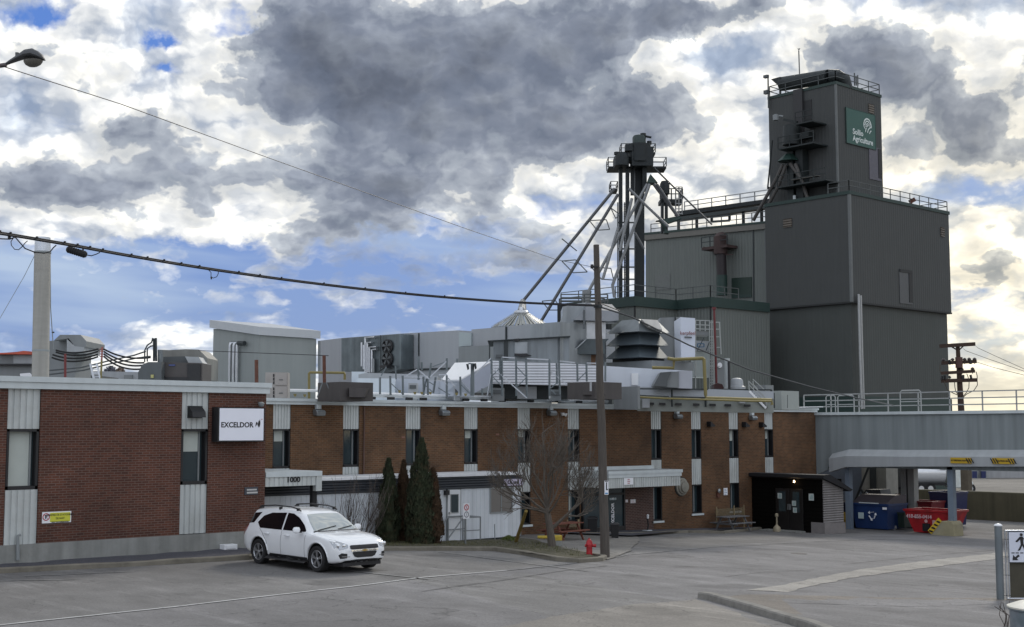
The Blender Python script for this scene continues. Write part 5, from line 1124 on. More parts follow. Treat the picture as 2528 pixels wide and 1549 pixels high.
# ================================================================ plants
def branchy(name, lab, cat, base, trunk_pts, trunk_r, limbs, depth, seed, m, twig=.006, spread=.5, up=.25, group=None, trunk_name='trunk', env=None, kid=(2, 3)):
    t = wthing(name, lab, cat, base, group=group); rr = random.Random(seed)
    if trunk_pts: p = MB(); p.tube(trunk_pts, trunk_r, 9); p.build('trunk', m, t, smooth=True)
    p = MB()
    def grow(a, d, L_, r, lev):
        pts = [a]; c_ = a.copy(); dd = d.copy(); n = 4
        for i in range(n):
            dd = (dd + Vector((rr.uniform(-1, 1), rr.uniform(-1, 1), rr.uniform(-.6, 1) * .8)) * .17 + UP * up * .12).normalized(); c_ = c_ + dd * L_ / n; pts.append(c_.copy())
        if env and not env(c_): return
        p.tube(pts, [r * (1 - .42 * i / n) for i in range(n + 1)], 5 if lev < 2 else 3, cap=False)
        if lev >= depth: return
        for k in range(rr.randint(*kid)):
            f = rr.uniform(.35, 1.0); q = pts[min(n, int(f * n + .5))]; ax_ = Vector((rr.uniform(-1, 1), rr.uniform(-1, 1), rr.uniform(-1, 1))).normalized()
            nd = (dd + ax_ * spread * rr.uniform(.5, 1.25) + UP * up * .4).normalized(); grow(q, nd, L_ * rr.uniform(.62, .86), max(twig, r * .58), lev + 1)
        grow(pts[-1], (dd + Vector((rr.uniform(-.2, .2), rr.uniform(-.2, .2), .1))).normalized(), L_ * .8, max(twig, r * .62), lev + 1)
    for a, d, L_, r in limbs: grow(Vector(a), Vector(d).normalized(), L_, r, 0)
    p.build('crown', m, t); return t
BARK = mat('grey_bark', (.10, .085, .07), .9, var=.25, scale=9, stretch=(2, 2, .5)); BARK2 = mat('brown_twigs', (.085, .07, .06), .9, var=.25, scale=6)
b0 = ag(1364, 1357); d0 = b0.y * 0 + (b0 - Vector((0, 0, b0.z))).dot(FW)
def tp(px, py, back=0.0): return ad(px, py, d0) + FW * back
cc = tp(1345, 1180)
def env_(c_):
    q = c_ - cc; x = q.dot(RT) / (2.0); y = q.dot(FW) / 2.0; z = q.z / 2.3; return x*x + y*y + z*z < 1.25
T_ = [b0 - UP * .1, tp(1361, 1330), tp(1357, 1300), tp(1352, 1272), tp(1349, 1255)]
limbs = []
def lm(pa, pb, bk, r): a = tp(*pa); b = tp(*pb, bk); limbs.append((a, b - a, (b - a).length, r))
lm((1351, 1265), (1300, 1235), .2, .06); lm((1350, 1258), (1322, 1200), -.3, .055); lm((1349, 1255), (1342, 1180), .3, .06); lm((1349, 1257), (1370, 1190), -.2, .055)
lm((1350, 1260), (1388, 1215), .5, .05); lm((1364, 1303), (1408, 1262), .0, .075); lm((1352, 1268), (1290, 1262), -.5, .045); lm((1349, 1255), (1335, 1200), .7, .045); lm((1353, 1270), (1372, 1235), -.7, .045); lm((1405, 1265), (1440, 1235), .3, .045); lm((1350, 1262), (1262, 1248), .2, .04); lm((1350, 1255), (1355, 1150), .0, .05)
branchy('bare_tree', 'leafless spreading tree in the bed between the trailer and the pole', 'tree', b0, T_, [.17, .145, .13, .125, .10], limbs, 5, 4, BARK, twig=.0065, spread=.85, up=.20, env=env_, kid=(1, 3))
# leafless bush behind the SUV
b1 = ag(862, 1352); d1 = (b1 - Vector((0, 0, b1.z))).dot(FW); limbs = []; rr = random.Random(2)
for k in range(20):
    a = rr.uniform(-1, 1); o_ = b1 + RT * a * .45 + FW * rr.uniform(-.3, .3); d_ = RT * a * .75 + FW * rr.uniform(-.5, .5) + UP * 1.25; limbs.append((o_, d_, rr.uniform(.6, .95), .018))
branchy('bare_bush', 'leafless many-stemmed bush behind the roof of the white car', 'bush', b1, None, 0, limbs, 3, 9, BARK2, twig=.005, spread=.38, up=.5, kid=(1, 2))
# columnar cedars
CED = mat('cedar_green', (.030, .040, .018), .9, var=.45, scale=9, dirt=(.085, .045, .022), dirtamt=.75); CEDB = mat('cedar_brown', (.060, .036, .018), .9, var=.45, scale=9, dirt=(.11, .05, .022), dirtamt=.8)
def cedar(px, py, top, wpx, m, lab, seed, bulge=.25):
    b = ag(px, py); d_ = (b - Vector((0, 0, b.z))).dot(FW); H = ad(px, top, d_).z - b.z; R = wpx / 2 * mpp(d_); rr = random.Random(seed); t = wthing('cedar', lab, 'cedar', b, group='columnar cedars beside the trailer')
    def rad(f): return R * (1.0 if f < bulge else ((1 - f) / (1 - bulge)) ** .60) * (1 - .18 * max(0, .12 - f) / .12)
    p = MB(); lob = [(rr.uniform(0, 2*PI), rr.uniform(0, 1), rr.uniform(.10, .28)) for _ in range(26)]
    for _ in range(8500):
        f = rr.random() ** 1.15; an = rr.uniform(0, 2 * PI); k = 1.0
        for la, lf, ls in lob:
            da = abs((an - la + PI) % (2*PI) - PI); 
            if da < .6 and abs(f - lf) < .07: k -= ls * 1.3
        r_ = rad(f) * k * rr.uniform(.72, 1.06); c_ = b + Vector((math.cos(an) * r_, math.sin(an) * r_, .06 + f * H)); s_ = rr.uniform(.03, .10)
        u_ = Vector((math.cos(an) * .35 + rr.uniform(-.3, .3), math.sin(an) * .35 + rr.uniform(-.3, .3), 1)).normalized() * s_ * 1.6; v_ = Vector((-math.sin(an) + rr.uniform(-.7, .7), math.cos(an) + rr.uniform(-.7, .7), rr.uniform(-.3, .3))).normalized() * s_ * .55
        p.add([c_ - v_, c_ + v_ * .9 - u_ * .1, c_ + u_ + v_ * .2], [(0, 1, 2)]); 
    p.lathe([(max(.02, rad(f_) * .58), f_ * H) for f_ in (.0, .1, .2, .35, .5, .65, .8, .92)], 9, b); p.build('crown', m, t)
    p = MB(); p.tube([b - UP * .1, b + UP * .5], .06, 6); p.build('trunk', BARK, t)
cedar(1040, 1350, 1091, 74, CED, 'tallest dark cedar with the narrow tip in front of the brick strip', 5, .3)
cedar(958, 1346, 1141, 60, CED, 'leftmost wide dark cedar beside the white car bonnet', 3, .25)
cedar(995, 1344, 1145, 42, CEDB, 'slim brownish cedar second from the left in the cedar row', 8, .35)
cedar(1068, 1350, 1165, 52, CEDB, 'short rusty brown cedar nearest the trailer door', 12, .22)
cedar(1018, 1348, 1160, 38, CED, 'small dark cedar squeezed left of the tallest cedar', 15, .3)
# little green shrub and yellow things in the bed
b = ag(1256, 1342); p = MB(); rr = random.Random(4)
for _ in range(900):
    an = rr.uniform(0, 2*PI); ph = rr.uniform(0, PI/2); c_ = b + Vector((math.cos(an)*math.cos(ph)*.32, math.sin(an)*math.cos(ph)*.3, .1 + math.sin(ph)*.18)) * 1; c_ = b + (c_ - b) * rr.uniform(.7, 1.05); q = [Vector((rr.uniform(-.03, .03), rr.uniform(-.03, .03), rr.uniform(-.02, .04))) for _ in range(3)]; p.add([c_ + v for v in q], [(0, 1, 2)])
tag(p.build('shrub', mat('moss_green', (.09, .12, .02), .9, var=.3, scale=9)), 'small bright green cushion shrub at the foot of the leaning stake', 'shrub')
b = ag(1271, 1346); p = MB(); p.tube([b, tp(1299, 1262)], [.075, .065], 8); tag(p.build('leaning_post', mat('yellowed_timber', (.24, .17, .045), .8, var=.25, scale=6)), 'yellowish timber post leaning against the lower tree branch', 'post')
b = ag(1364, 1352); t = wthing('concrete_block', 'pale block with worn yellow top behind the tree trunk', 'block', b + FW * .6); bb = b + FW * .7; p = MB(); p.obox(bb + UP * .17 + RT * .12, RT * .26, FW * .2, UP * .17); p.build('block', CONC, t, bevel=.02); p = MB(); p.obox(bb + UP * .30 + RT * .10, RT * .28, FW * .22, UP * .09); p.obox(bb + UP * .33 - RT * .35, RT * .2, FW * .2, UP * .04); p.build('yellow_top', mat('worn_yellow', (.5, .37, .05), .7, var=.3, scale=6), t, bevel=.015)
# trees far left beyond the roofs
def far_tree(px, top, w_, lab, seed, m):
    d_ = 150; b = ad(px, 950, d_); H = ad(px, top, d_).z - b.z; R = w_ / 2 * mpp(d_); t = wthing('distant_tree', lab, 'tree', b, group='trees beyond the left roofs'); rr = random.Random(seed); p = MB()
    for _ in range(1500):
        an = rr.uniform(0, 2*PI); ph = math.asin(rr.uniform(-1, 1)); r_ = R * rr.uniform(.5, 1.0); c_ = b + Vector((math.cos(an)*math.cos(ph)*r_, math.sin(an)*math.cos(ph)*r_, H * .6 + math.sin(ph) * H * .4 * rr.uniform(.6, 1))); p.add([c_ + Vector((rr.uniform(-.25, .25), rr.uniform(-.25, .25), rr.uniform(-.2, .3))) for _ in range(3)], [(0, 1, 2)])
    p.build('crown', m, t); p = MB(); p.tube([b - UP * 6, b + UP * H * .6], .3, 6); p.build('trunk', BARK, t)
HZ = mat('hazy_twigs', (.16, .17, .20), .9, var=.2); far_tree(272, 906, 26, 'hazy grey distant tree seen over the flat roof', 2, HZ); far_tree(296, 911, 20, 'brownish distant tree to the right of the hazy one', 6, mat('hazy_brown', (.20, .16, .13), .9, var=.2))  # distance haze is put into the paler twig colours
# ================================================================ hydrant
b = ag(1455, 1377); b.z += .0; t = wthing('fire_hydrant', 'red fire hydrant on the kerb corner left of the utility pole', 'hydrant', b); HR = mat('hydrant_red', (.36, .012, .018), .5, var=.18, scale=7); s_ = .70
p = MB(); p.lathe([(.15, 0), (.15, .04), (.105, .05), (.10, .42), (.125, .44), (.125, .48), (.11, .5), (.10, .57), (.06, .63), (.03, .65), (.03, .69)], 14, b + UP * .0); p.v = [(x, y, b.z + (z - b.z) * .95) for x, y, z in p.v]; p.build('barrel', HR, t, smooth=True)
p = MB(); p.tube([b + UP * .4, b + UP * .4 + RT * .21], .05, 8); p.tube([b + UP * .4 + RT * .17, b + UP * .4 + RT * .23], .062, 6); p.tube([b + UP * .4, b + UP * .4 - FW * .2], .06, 8); p.tube([b + UP * .4 - RT * .0, b + UP * .4 - RT * .15], .045, 8); p.build('outlet', HR, t, smooth=True)
# picnic tables
def picnic(name, lab, px0, py0, px1, m, s_=1.0, rz=0):
    c_ = (ag(px0, py0) + ag(px1, py0)) / 2; c_ = c_ if c_.y < 41.2 else ay((px0 + px1) / 2, 1300, 41.2); t = thing(name, lab, 'picnic table', (c_.x, c_.y, G(c_.x)), rz); t.scale = (s_, s_, s_)
    p = MB()
    for k in range(5): p.box(-.9, .9, -.37 + k * .15, -.24 + k * .15, .71, .75)
    _old_build(p, 'tabletop', m, t)
    for s2 in (-1, 1):
        p = MB(); p.box(-.9, .9, s2 * .62 - .12, s2 * .62 - .005, .41, .45); p.box(-.9, .9, s2 * .62 + .005, s2 * .62 + .12, .41, .45); _old_build(p, 'bench', m, t)
        for s3 in (-1, 1): p = MB(); p.bar((s2 * .62, s3 * .22, .71), (s2 * .62, s3 * .60, .0), .09, .04, up=Vector((1, 0, 0))); _old_build(p, 'leg', m, t)
        p = MB(); p.bar((s2 * .57, -.74, .385), (s2 * .57, .74, .385), .04, .09); _old_build(p, 'crossbeam', m, t)
    return t
picnic('picnic_table', 'red-brown wooden picnic table behind the bare tree trunk', 1350, 1334, 1432, mat('red_wood', (.16, .055, .035), .75, var=.25, scale=5), .95, math.radians(3))
picnic('picnic_table', 'weathered grey picnic table in front of the last lower window', 1772, 1302, 1846, mat('grey_wood', (.14, .14, .145), .85, var=.25, scale=5), .98, 0)
# clear windbreak panels behind the tables
PLX = mat('cloudy_plastic', (.20, .16, .10), .4, var=.15)
def screen(px0, px1, py0, py1, lab):
    a = ay(px0, py1, YR - .45); b = ay(px1, py0, YR - .45); t = wthing('windbreak', lab, 'screen', (a.x, YR - .4, a.z)); p = MB(); p.box(a.x, b.x, YR - .46, YR - .44, a.z, b.z - .12)
    m = PLX; nt = m.node_tree; nt.nodes['Principled BSDF'].inputs['Alpha'].default_value = .45; p.build('panel', m, t); p = MB()
    for x_ in (a.x, (a.x + b.x) * .5 + .3, b.x): p.box(x_ - .025, x_ + .025, YR - .5, YR - .45, G(x_), b.z)
    p.build('post', mat('pale_timber', (.24, .19, .11), .8, var=.15), t)
screen(1768, 1835, 1247, 1275, 'cloudy plastic windbreak on timber posts behind the grey picnic table'); screen(1400, 1428, 1282, 1303, 'cloudy plastic windbreak behind the red-brown picnic table')
# ================================================================ utility pole and lines
b = ag(1494, 1378); dP = (b - Vector((0, 0, b.z))).dot(FW); top = ad(1472, 605, dP)
up_ = wthing('utility_pole', 'tall bare wooden utility pole beside the red hydrant', 'utility pole', b)
p = MB(); n_ = 14; rr = random.Random(1); pts = [b.lerp(top, i / n_) + Vector((rr.uniform(-.01, .01), rr.uniform(-.01, .01), 0)) for i in range(n_ + 1)]; pts[0] = b - UP * .3
p.tube(pts, [.165 - .065 * i / n_ for i in range(n_ + 1)], 14); p.build('pole', WOODP, up_, smooth=True)
q = ad(1481, 755, dP); p = MB(); p.lathe([(.15, -.05), (.155, 0), (.15, .05)], 14, (b.lerp(top, .8)).to_tuple()); p.v = [(x, y, z) for x, y, z in p.v]; p.build('clamp', DSTEEL, up_); 
def pole_at(py):
    f = (b.z - ad(1480, py, dP).z) / (b.z - top.z); return b.lerp(top, f)
q = pole_at(660); p = MB(); p.bar(q - RT * .22 - FW * .15, q + RT * .05 - FW * .15, .05); p.lathe([(.05, -.07), (.06, 0), (.05, .07)], 8, q - RT * .18 - FW * .18); p.build('insulator', BLK, up_)
q = pole_at(1204) - FW * .17 + RT * .10; t = wthing('pole_sign', 'small white sign with a blue edge strapped to the utility pole', 'sign', q); p = MB(); p.obox(q, RT * .068, FW * .008, UP * .235); p.build('board', WHT, t); p = MB(); p.obox(q - FW * .012 + UP * .05, RT * .018, FW * .003, UP * .13); p.obox(q - FW * .012 - UP * .06 + RT * .02, RT * .03, FW * .003, UP * .02); p.obox(q - FW * .012 + UP * .215, RT * .05, FW * .003, UP * .012); p.build('symbol', BLK, t); p = MB(); p.obox(q - FW * .012 - UP * .19, RT * .05, FW * .003, UP * .02); p.build('footer', mat('sign_blue', (.05, .25, .5), .5), t)
q = pole_at(1248); p = MB(); p.lathe([(.148, -.02), (.150, .02)], 12, q); p.build('yellow_band', YELS, up_)
WIRE = mat('cable_black', (.010, .010, .012), .6)
def catenary(a, b, sag, n=30): return [a.lerp(b, i / n) - UP * (4 * sag * (i / n) * (1 - i / n)) for i in range(n + 1)]
A = pole_at(757) - FW * .16
L0 = ad(-260, 548, 30)                       # continues past the left edge of the view
mid = ad(640, 664, 1)
pts = [ad(-200, 560, 24.5), ad(-60, 569, 26.2), ad(0, 577.5, 27), ad(160, 604, 28.6), ad(325, 634, 30.4), ad(540, 669, 33), ad(800, 704, 36.3), ad(1050, 731, 39.6), ad(1280, 748, 42.7), A]
fine = []
for i in range(len(pts) - 1):
    p0 = pts[max(i-1, 0)]; p1 = pts[i]; p2 = pts[i+1]; p3 = pts[min(i+2, len(pts)-1)]
    for k in range(5):
        t_ = k / 5; fine.append(.5 * ((2*p1) + (p2 - p0)*t_ + (2*p0 - 5*p1 + 4*p2 - p3)*t_**2 + (3*p1 - p0 - 3*p2 + p3)*t_**3))
fine.append(pts[-1])
oc = wthing('overhead_cable', 'thick black bundled cable sagging from the left edge to the utility pole', 'cable', fine[0])
p = MB(); p.tube(fine, .027, 8); p.tube([q + UP * .038 for q in fine], .013, 6); p.build('bundle', WIRE, oc, smooth=True)
p = MB(); rr = random.Random(8)
for q in fine[6:40:1]:
    if rr.random() < .5: p.obox(q + UP * .055, RT * .02, FW * .02, UP * .018)
p.build('clip', BLK, oc)
def loopw(cx, cy, w_, h_, d_, name='slack_loop'):
    p = MB(); P = [ad(cx + w_ * math.cos(a) , cy + h_ * math.sin(a), d_) for a in [math.radians(-150 + 300 * k / 16 + 270 - 60) for k in range(17)]]; p.tube(P, .010, 5, cap=False); return p.build(name, WIRE, oc)
p = MB(); p.tube([ad(*q, 28) for q in ((34, 582), (48, 598), (62, 614), (85, 623), (110, 625.5), (124, 622), (132, 612), (139, 606))], .014, 5); p.build('slack_loop', WIRE, oc)
p = MB(); p.tube([ad(*q, 28) for q in ((32, 589), (27, 597), (28, 606), (36, 616), (46, 617), (55, 609), (62, 600), (68, 595))], .010, 5); p.build('slack_loop', WIRE, oc)
p = MB(); p.tube([ad(*q, 27.3) for q in ((-40, 585), (0, 590), (24, 591), (36, 587))], .014, 5); p.bar(ad(23, 582, 27.3), ad(23, 590, 27.3), .05); p.build('slack_loop', WIRE, oc)
p = MB(); p.tube([ad(*q, 32.6) for q in ((515, 667), (521, 673), (521, 683), (526, 687), (535, 684), (539, 676), (539, 669))], .010, 5); p.tube([ad(521, 684, 32.6), ad(522, 690, 32.6)], .02, 5); p.build('slack_loop', WIRE, oc)
t = wthing('splice_box', 'black ribbed splice case hanging under the thick overhead cable', 'splice case', ad(188, 620, 29)); a = ad(165, 615, 29); b_ = ad(213, 630, 29); p = MB(); P = [a.lerp(b_, i / 18) for i in range(19)]; p.tube(P, [.05] + [.085 if i % 2 else .074 for i in range(17)] + [.06], 12); p.build('case', BLACK, t); p = MB(); p.tube([b_, ad(226, 632, 29), ad(238, 628, 29), ad(247, 623.5, 29)], .012, 5); p.build('tail_wire', WIRE, t)
for x_, y_ in ((175, 612), (205, 620)): p = MB(); p.bar(ad(x_, y_, 29), ad(x_, y_ - 6, 29), .03); p.build('hanger', WIRE, t)
# line from pole down to the bridge roof
B2 = ax(2205, 1001, XB_ + 1.2); wA = (A - O).dot(FW); wB = (B2 - O).dot(FW)
def wl_(px): f = (px - 1491) / (2205 - 1491); return 1 / ((1 - f) / wA + f / wB)
p = MB(); P = [A + FW * .1] + [ad(x, y, wl_(x)) for x, y in ((1560, 783), (1700, 852), (1850, 913), (2000, 955), (2120, 984))] + [B2]; p.tube(P, .03, 7); tag(p.build('service_cable', mat('cable_grey', (.05, .055, .06), .5)), 'black cable sloping down from the utility pole to the bridge roof', 'cable')
p = MB(); q = pole_at(748) + Vector((0, 0, 0)); p.tube([q - FW * .15, ad(1502, 757, dP + .4), ad(1530, 768, 47.6)], .02, 5); tag(p.build('cable_end', BLK), 'short cable termination on the right side of the utility pole', 'cable')
p = MB(); p.tube([ad(-200, 108, 9.0), ad(12, 166, 9.9), ad(300, 258, 12), ad(640, 382, 17), ad(900, 475, 23), ad(1150, 565, 33), ad(1372, 641, 44), pole_at(662)], [.0035, .004, .0045, .005, .006, .008, .009, .009], 5); tag(p.build('thin_wire', WIRE), 'thin single wire crossing the sky from the street lamp to the pole', 'wire')
# ================================================================ street lamp (cobra head) at the upper left
dL = 9.9
def lp(px, py, o_=0): return ad(px, py, dL) + FW * o_
hl = wthing('street_lamp', 'grey cobra-head street lamp on an arm at the upper left', 'street lamp', ad(-330, 1500, dL + .6))
p = MB(); prof = [(14, 160, 6, 7), (24, 155, 9, 10), (44, 146, 13, 17), (62, 138, 20, 22), (80, 136, 21, 26), (95, 141, 18, 25), (105, 145, 13, 18), (112, 149.5, 2, 3)]
k_ = mpp(dL); rings = []; n = 14
for (x, yc, hh, ww) in prof:
    c_ = lp(x, yc); ring = []
    for k in range(n):
        a = 2 * PI * k / n; up__ = math.sin(a) * hh * k_ * (.78 if math.sin(a) > 0 else .35); ring.append(c_ + UP * up__ + FW * math.cos(a) * ww * k_ * .75)
    rings.append(ring)
for ring in rings: p.v += [tuple(v) for v in ring]
for i in range(len(rings) - 1):
    for k in range(n): p.f.append((i*n + k, i*n + (k+1) % n, (i+1)*n + (k+1) % n, (i+1)*n + k))
p.f += [tuple(range(n))[::-1], tuple((len(rings)-1)*n + k for k in range(n))]
HEADM = mat('lamp_housing', (.075, .078, .082), .55, .3, var=.12, scale=6); p.build('head', HEADM, hl, smooth=True)
p = MB(); p.tube([lp(-330, 230), lp(-150, 186), lp(-40, 168), lp(16, 160.5)], [.024, .020, .018, .017], 10); p.build('arm', mat('lamp_arm', (.12, .10, .10), .6, .3), hl, smooth=True)
c_ = lp(82, 150); p = MB(); p.lathe([(1.0, .0), (.97, -.25), (.8, -.6), (.45, -.9), (.05, -1.0)], 18); W = 24 * k_; H = 17 * k_
p.v = [tuple(c_ + RT * x * W + FW * y * W * .8 + UP * (z * H + x * W * .06)) for x, y, z in p.v]; p.build('lens', mat('dirty_lens', (.12, .115, .10), .3, var=.3, scale=14), hl, smooth=True)
c_ = lp(42, 140); p = MB(); p.lathe([(.014, -.01), (.014, .022), (.015, .023), (.015, .03)], 12, c_); p.build('photocell', mat('photocell', (.10, .11, .11), .5), hl)
gb = ad(-330, 1500, dL); p = MB(); p.tube([(gb.x, gb.y, 0), (gb.x, gb.y, lp(-330, 230).z + .1)], [.12, .07], 10); p.build('pole', GRAYP, hl, smooth=True)
# ================================================================ gate post with pedestrian sign, bottom right
b = ag(2470, 1481); dG = (b - Vector((0, 0, b.z))).dot(FW); GP = mat('galvanised_post', (.16, .185, .20), .5, .4, var=.12, scale=2, streak=.1)
def gp(px, py, o_=0.0): return ad(px, py, dG + o_)
tb = Vector((b.x, b.y, gp(2466, 1297).z))
t = wthing('gate_post', 'thick grey round gate post with a bright cap at right', 'post', b); p = MB(); p.tube([b - UP * .1, tb], .094, 18); p.build('post', GP, t, smooth=True); p = MB(); p.lathe([(.105, -.02), (.105, .0), (.07, .03), (.01, .045)], 16, tb); p.build('cap', WHITEP, t, smooth=True)
fx = b + RT * .16; t = wthing('chain_gate', 'pipe-framed gate leaf with olive privacy slats carrying the pedestrian sign', 'gate', fx); zb_ = b.z + .03; zt2_ = gp(2490, 1311).z
r1 = b + RT * .17; r2 = b + RT * 3.2
p = MB()
for q in (r1, b + RT * .24): p.tube([(q.x, q.y, zb_), (q.x, q.y, zt2_)], .022, 8)
p.tube([(r1.x, r1.y, zt2_), (r2.x, r2.y, zt2_)], .024, 8); p.tube([(r1.x, r1.y, zb_), (r2.x, r2.y, zb_)], .024, 8); p.build('frame', SILV, t, smooth=True)
p = MB(); a = b + RT * .27 + FW * .02; e_ = r2 + FW * .02; n_ = 70
for k in range(n_): q0 = a.lerp(e_, k / n_); q1 = a.lerp(e_, (k + .86) / n_); p.add([(q0.x, q0.y, zb_), (q1.x, q1.y, zb_), (q1.x, q1.y, zt2_), (q0.x, q0.y, zt2_)], [(0, 1, 2, 3)])
p.prism([(a + FW * .01).to_tuple()[:2] + (zb_ + .01,), (e_ + FW * .01).to_tuple()[:2] + (zb_ + .01,), (e_ + FW * .01).to_tuple()[:2] + (zt2_ - .01,), (a + FW * .01).to_tuple()[:2] + (zt2_ - .01,)], FW * .01); p.build('slats', mat('olive_slats', (.075, .068, .048), .8, var=.15, scale=5), t)
p = MB()
for f_ in (.12, .38, .65, .95): z_ = zt2_ + (zb_ - zt2_) * f_; p.bar(Vector((b.x, b.y, z_)) + RT * .05 - FW * .06, Vector((r1.x, r1.y, z_ - .01)) + RT * .08 - FW * .03, .012)
p.build('tie', DSTEEL, t)
q = gp(2491, 1389.5, -.05); w0 = .66; s0 = q; t = wthing('pedestrian_sign', 'white sign with a walking figure, dashed line and arrow', 'sign', q); zt3_ = gp(2491, 1313, -.05).z; H = zt3_ - q.z
FRW = -FW * 1.0
p = MB(); p.obox(s0 + RT * w0 / 2 + UP * H / 2, RT * w0 / 2, FW * .008, UP * H / 2); p.build('border', mat('sign_border', (.10, .11, .12), .5), t, bevel=.004)
p = MB(); p.obox(s0 + RT * w0 / 2 + UP * H / 2 + FRW * .010, RT * (w0 / 2 - .014), FW * .003, UP * (H / 2 - .014)); p.build('board', mat('pedestrian_white', (.62, .65, .74), .4, var=.02), t)
def sp2(u_, v_, o_=.016): return s0 + RT * u_ * w0 + UP * v_ * H + FRW * o_
p = MB(); p.lathe([(.055, 0), (.055, .004)], 8); p.v = [tuple(sp2(.50, .90) + RT * x * .75 + UP * y * .75 + FRW * z) for x, y, z in p.v]
p.prism([sp2(.44, .84), sp2(.56, .84), sp2(.58, .58), sp2(.47, .56)], FRW * .004)
p.prism([sp2(.44, .84), sp2(.48, .78), sp2(.34, .66), sp2(.27, .67), sp2(.28, .70)], FRW * .004); p.prism([sp2(.47, .58), sp2(.55, .60), sp2(.44, .40), sp2(.34, .38)], FRW * .004); p.prism([sp2(.50, .60), sp2(.58, .60), sp2(.70, .42), sp2(.62, .38)], FRW * .004); p.prism([sp2(.54, .82), sp2(.58, .80), sp2(.70, .68), sp2(.66, .65)], FRW * .004)
p.build('walking_figure', BLK, t)
p = MB()
for u_ in (.10, .26, .44, .62, .80): p.prism([sp2(u_, .33), sp2(u_ + .12, .33), sp2(u_ + .12, .30), sp2(u_, .30)], FRW * .004)
p.build('dashed_line', BLK, t)
p = MB(); p.prism([sp2(.13, .08), sp2(.36, .08), sp2(.30, .14), sp2(.42, .21), sp2(.36, .27), sp2(.24, .18), sp2(.16, .25)], FRW * .004); p.build('arrow', BLK, t)
# white capped barrel at the very corner
c_ = ad(2575, 1490, 26.5); t = wthing('waste_barrel', 'blue-grey barrel with a domed white lid at the bottom right corner', 'barrel', (c_.x, c_.y, G(c_.x))); R = 82 * mpp(26.5)
p = MB(); p.lathe([(R * .93, -.9), (R * .95, -.14), (R, -.12), (R, -.09)], 28, c_); p.build('drum', mat('barrel_grey', (.20, .23, .26), .45, .2, var=.25, scale=3, dirt=(.05, .12, .12), dirtamt=.6), t, smooth=True); p = MB(); p.lathe([(R * 1.02, -.09), (R * 1.02, -.06), (R * .7, .02), (R * .3, .06), (.01, .07)], 28, c_); p.build('lid', mat('cream_lid', (.62, .60, .53), .45, var=.1), t, smooth=True)
p = MB(); rr = random.Random(3)
for k in range(7): a = ag(2484 + rr.uniform(-6, 6), 1548); p.tube([a, a + Vector((rr.uniform(-.1, .1), rr.uniform(-.1, .1), .25)), a + Vector((rr.uniform(-.15, .15), rr.uniform(-.15, .15), rr.uniform(.3, .55)))], .008, 4)
tag(p.build('weed', BARK2), 'dry weed stalks beside the corner barrel', 'weed')

c_ = ag(1972, 1368); p = MB(); p.lathe([(.30, -.02), (.30, .012), (.26, .016)], 20, c_); tag(p.build('drain_cover', mat('cast_iron', (.03, .03, .032), .7, .3)), 'small dark round drain cover in the middle of the yard', 'drain cover')
# ================================================================ roof-top plant
def gbx(pl, pc, pr, top, bot, d):             # box with its near corner at column pc, left face to pl, right face to pr
    c = ad(pc, top, d); z0 = ad(pc, bot, d).z
    x1 = ay(pr, top, c.y).x if pr > pc else c.x + .05; y1 = ax(pl, top, c.x).y if pl < pc else c.y + .05
    return c.x, x1, c.y, y1, z0, c.z
def GB(a, dep=None):
    m_ = MB(); x0, x1, y0, y1, z0, z1 = a
    if dep: x1 = max(x1, x0 + dep); y1 = max(y1, y0 + dep)
    return m_.box(x0, x1, y0, y1, z0, z1)
def pxp(pts, d, th, skew=0.0):                # solid with a given outline, at its own distance, with real thickness
    return MB().prism([ad(x, y, d) for x, y in pts], FW * th + RT * skew)
def one(mb_, name, m, lab, cat, group=None, **k): return tag(mb_.build(name, m, **k), lab, cat, group)
def pipe(pts, d, r, n=6): return MB().tube([ad(x, y, d) for x, y in pts], r, n)
LG = mat('light_grey_cladding', (.34, .36, .375), .5, var=.05, scale=.5, streak=.08); MG = mat('mid_grey_cladding', (.20, .215, .22), .55, var=.06, scale=.6, streak=.1)
DG = mat('dark_grey_cabinet', (.085, .095, .10), .55, var=.12, scale=1.2, streak=.15); BRW = mat('brown_cabinet', (.065, .058, .056), .6, var=.15, scale=1.4, streak=.2)
# --- chimney stack
d = 52; t = wthing('chimney_stack', 'tall pale concrete chimney stack with a bright metal cap at the left', 'chimney', ad(99, 940, d)); k = mpp(d)
a = ad(99, 965, d); b = ad(105, 623, d); p = MB(); p.tube([a, a.lerp(b, .5), b], [20.5*k, 20.2*k, 19.8*k], 24); p.build('shaft', mat('stack_concrete', (.31, .30, .275), .85, var=.08, scale=1.5, streak=.2, stretch=(1, 1, 4), bump=.2), t, smooth=True)
b2 = ad(105.5, 587, d); p = MB(); p.tube([b, b.lerp(b2, .02), b2], [20.6*k, 19.3*k, 18.8*k], 24); p.build('cap', mat('stack_cap_steel', (.50, .53, .57), .3, .7), t, smooth=True)
for py in (624, 866): q = ad(105 - (py - 623) * .018, py, d); p = MB(); p.lathe([(20.8*k, -.04), (21.2*k, 0), (20.8*k, .04)], 24, q); p.build('band', GRAYP, t)
one(pipe([(85, 632), (60, 682), (-60, 890)], d, .012, 4), 'guy_wire', GRAYP, 'thin guy wire running left from the chimney cap', 'wire')
t = wthing('lightning_rod', 'slim grey mast just right of the chimney stack', 'mast', ad(130, 850, d)); pipe([(132, 862), (125, 760), (124, 625)], d + .5, .02, 5).build('mast', GRAYP, t); pipe([(128, 821), (134, 821)], d + .5, .03, 4).build('clamp', DSTEEL, t)
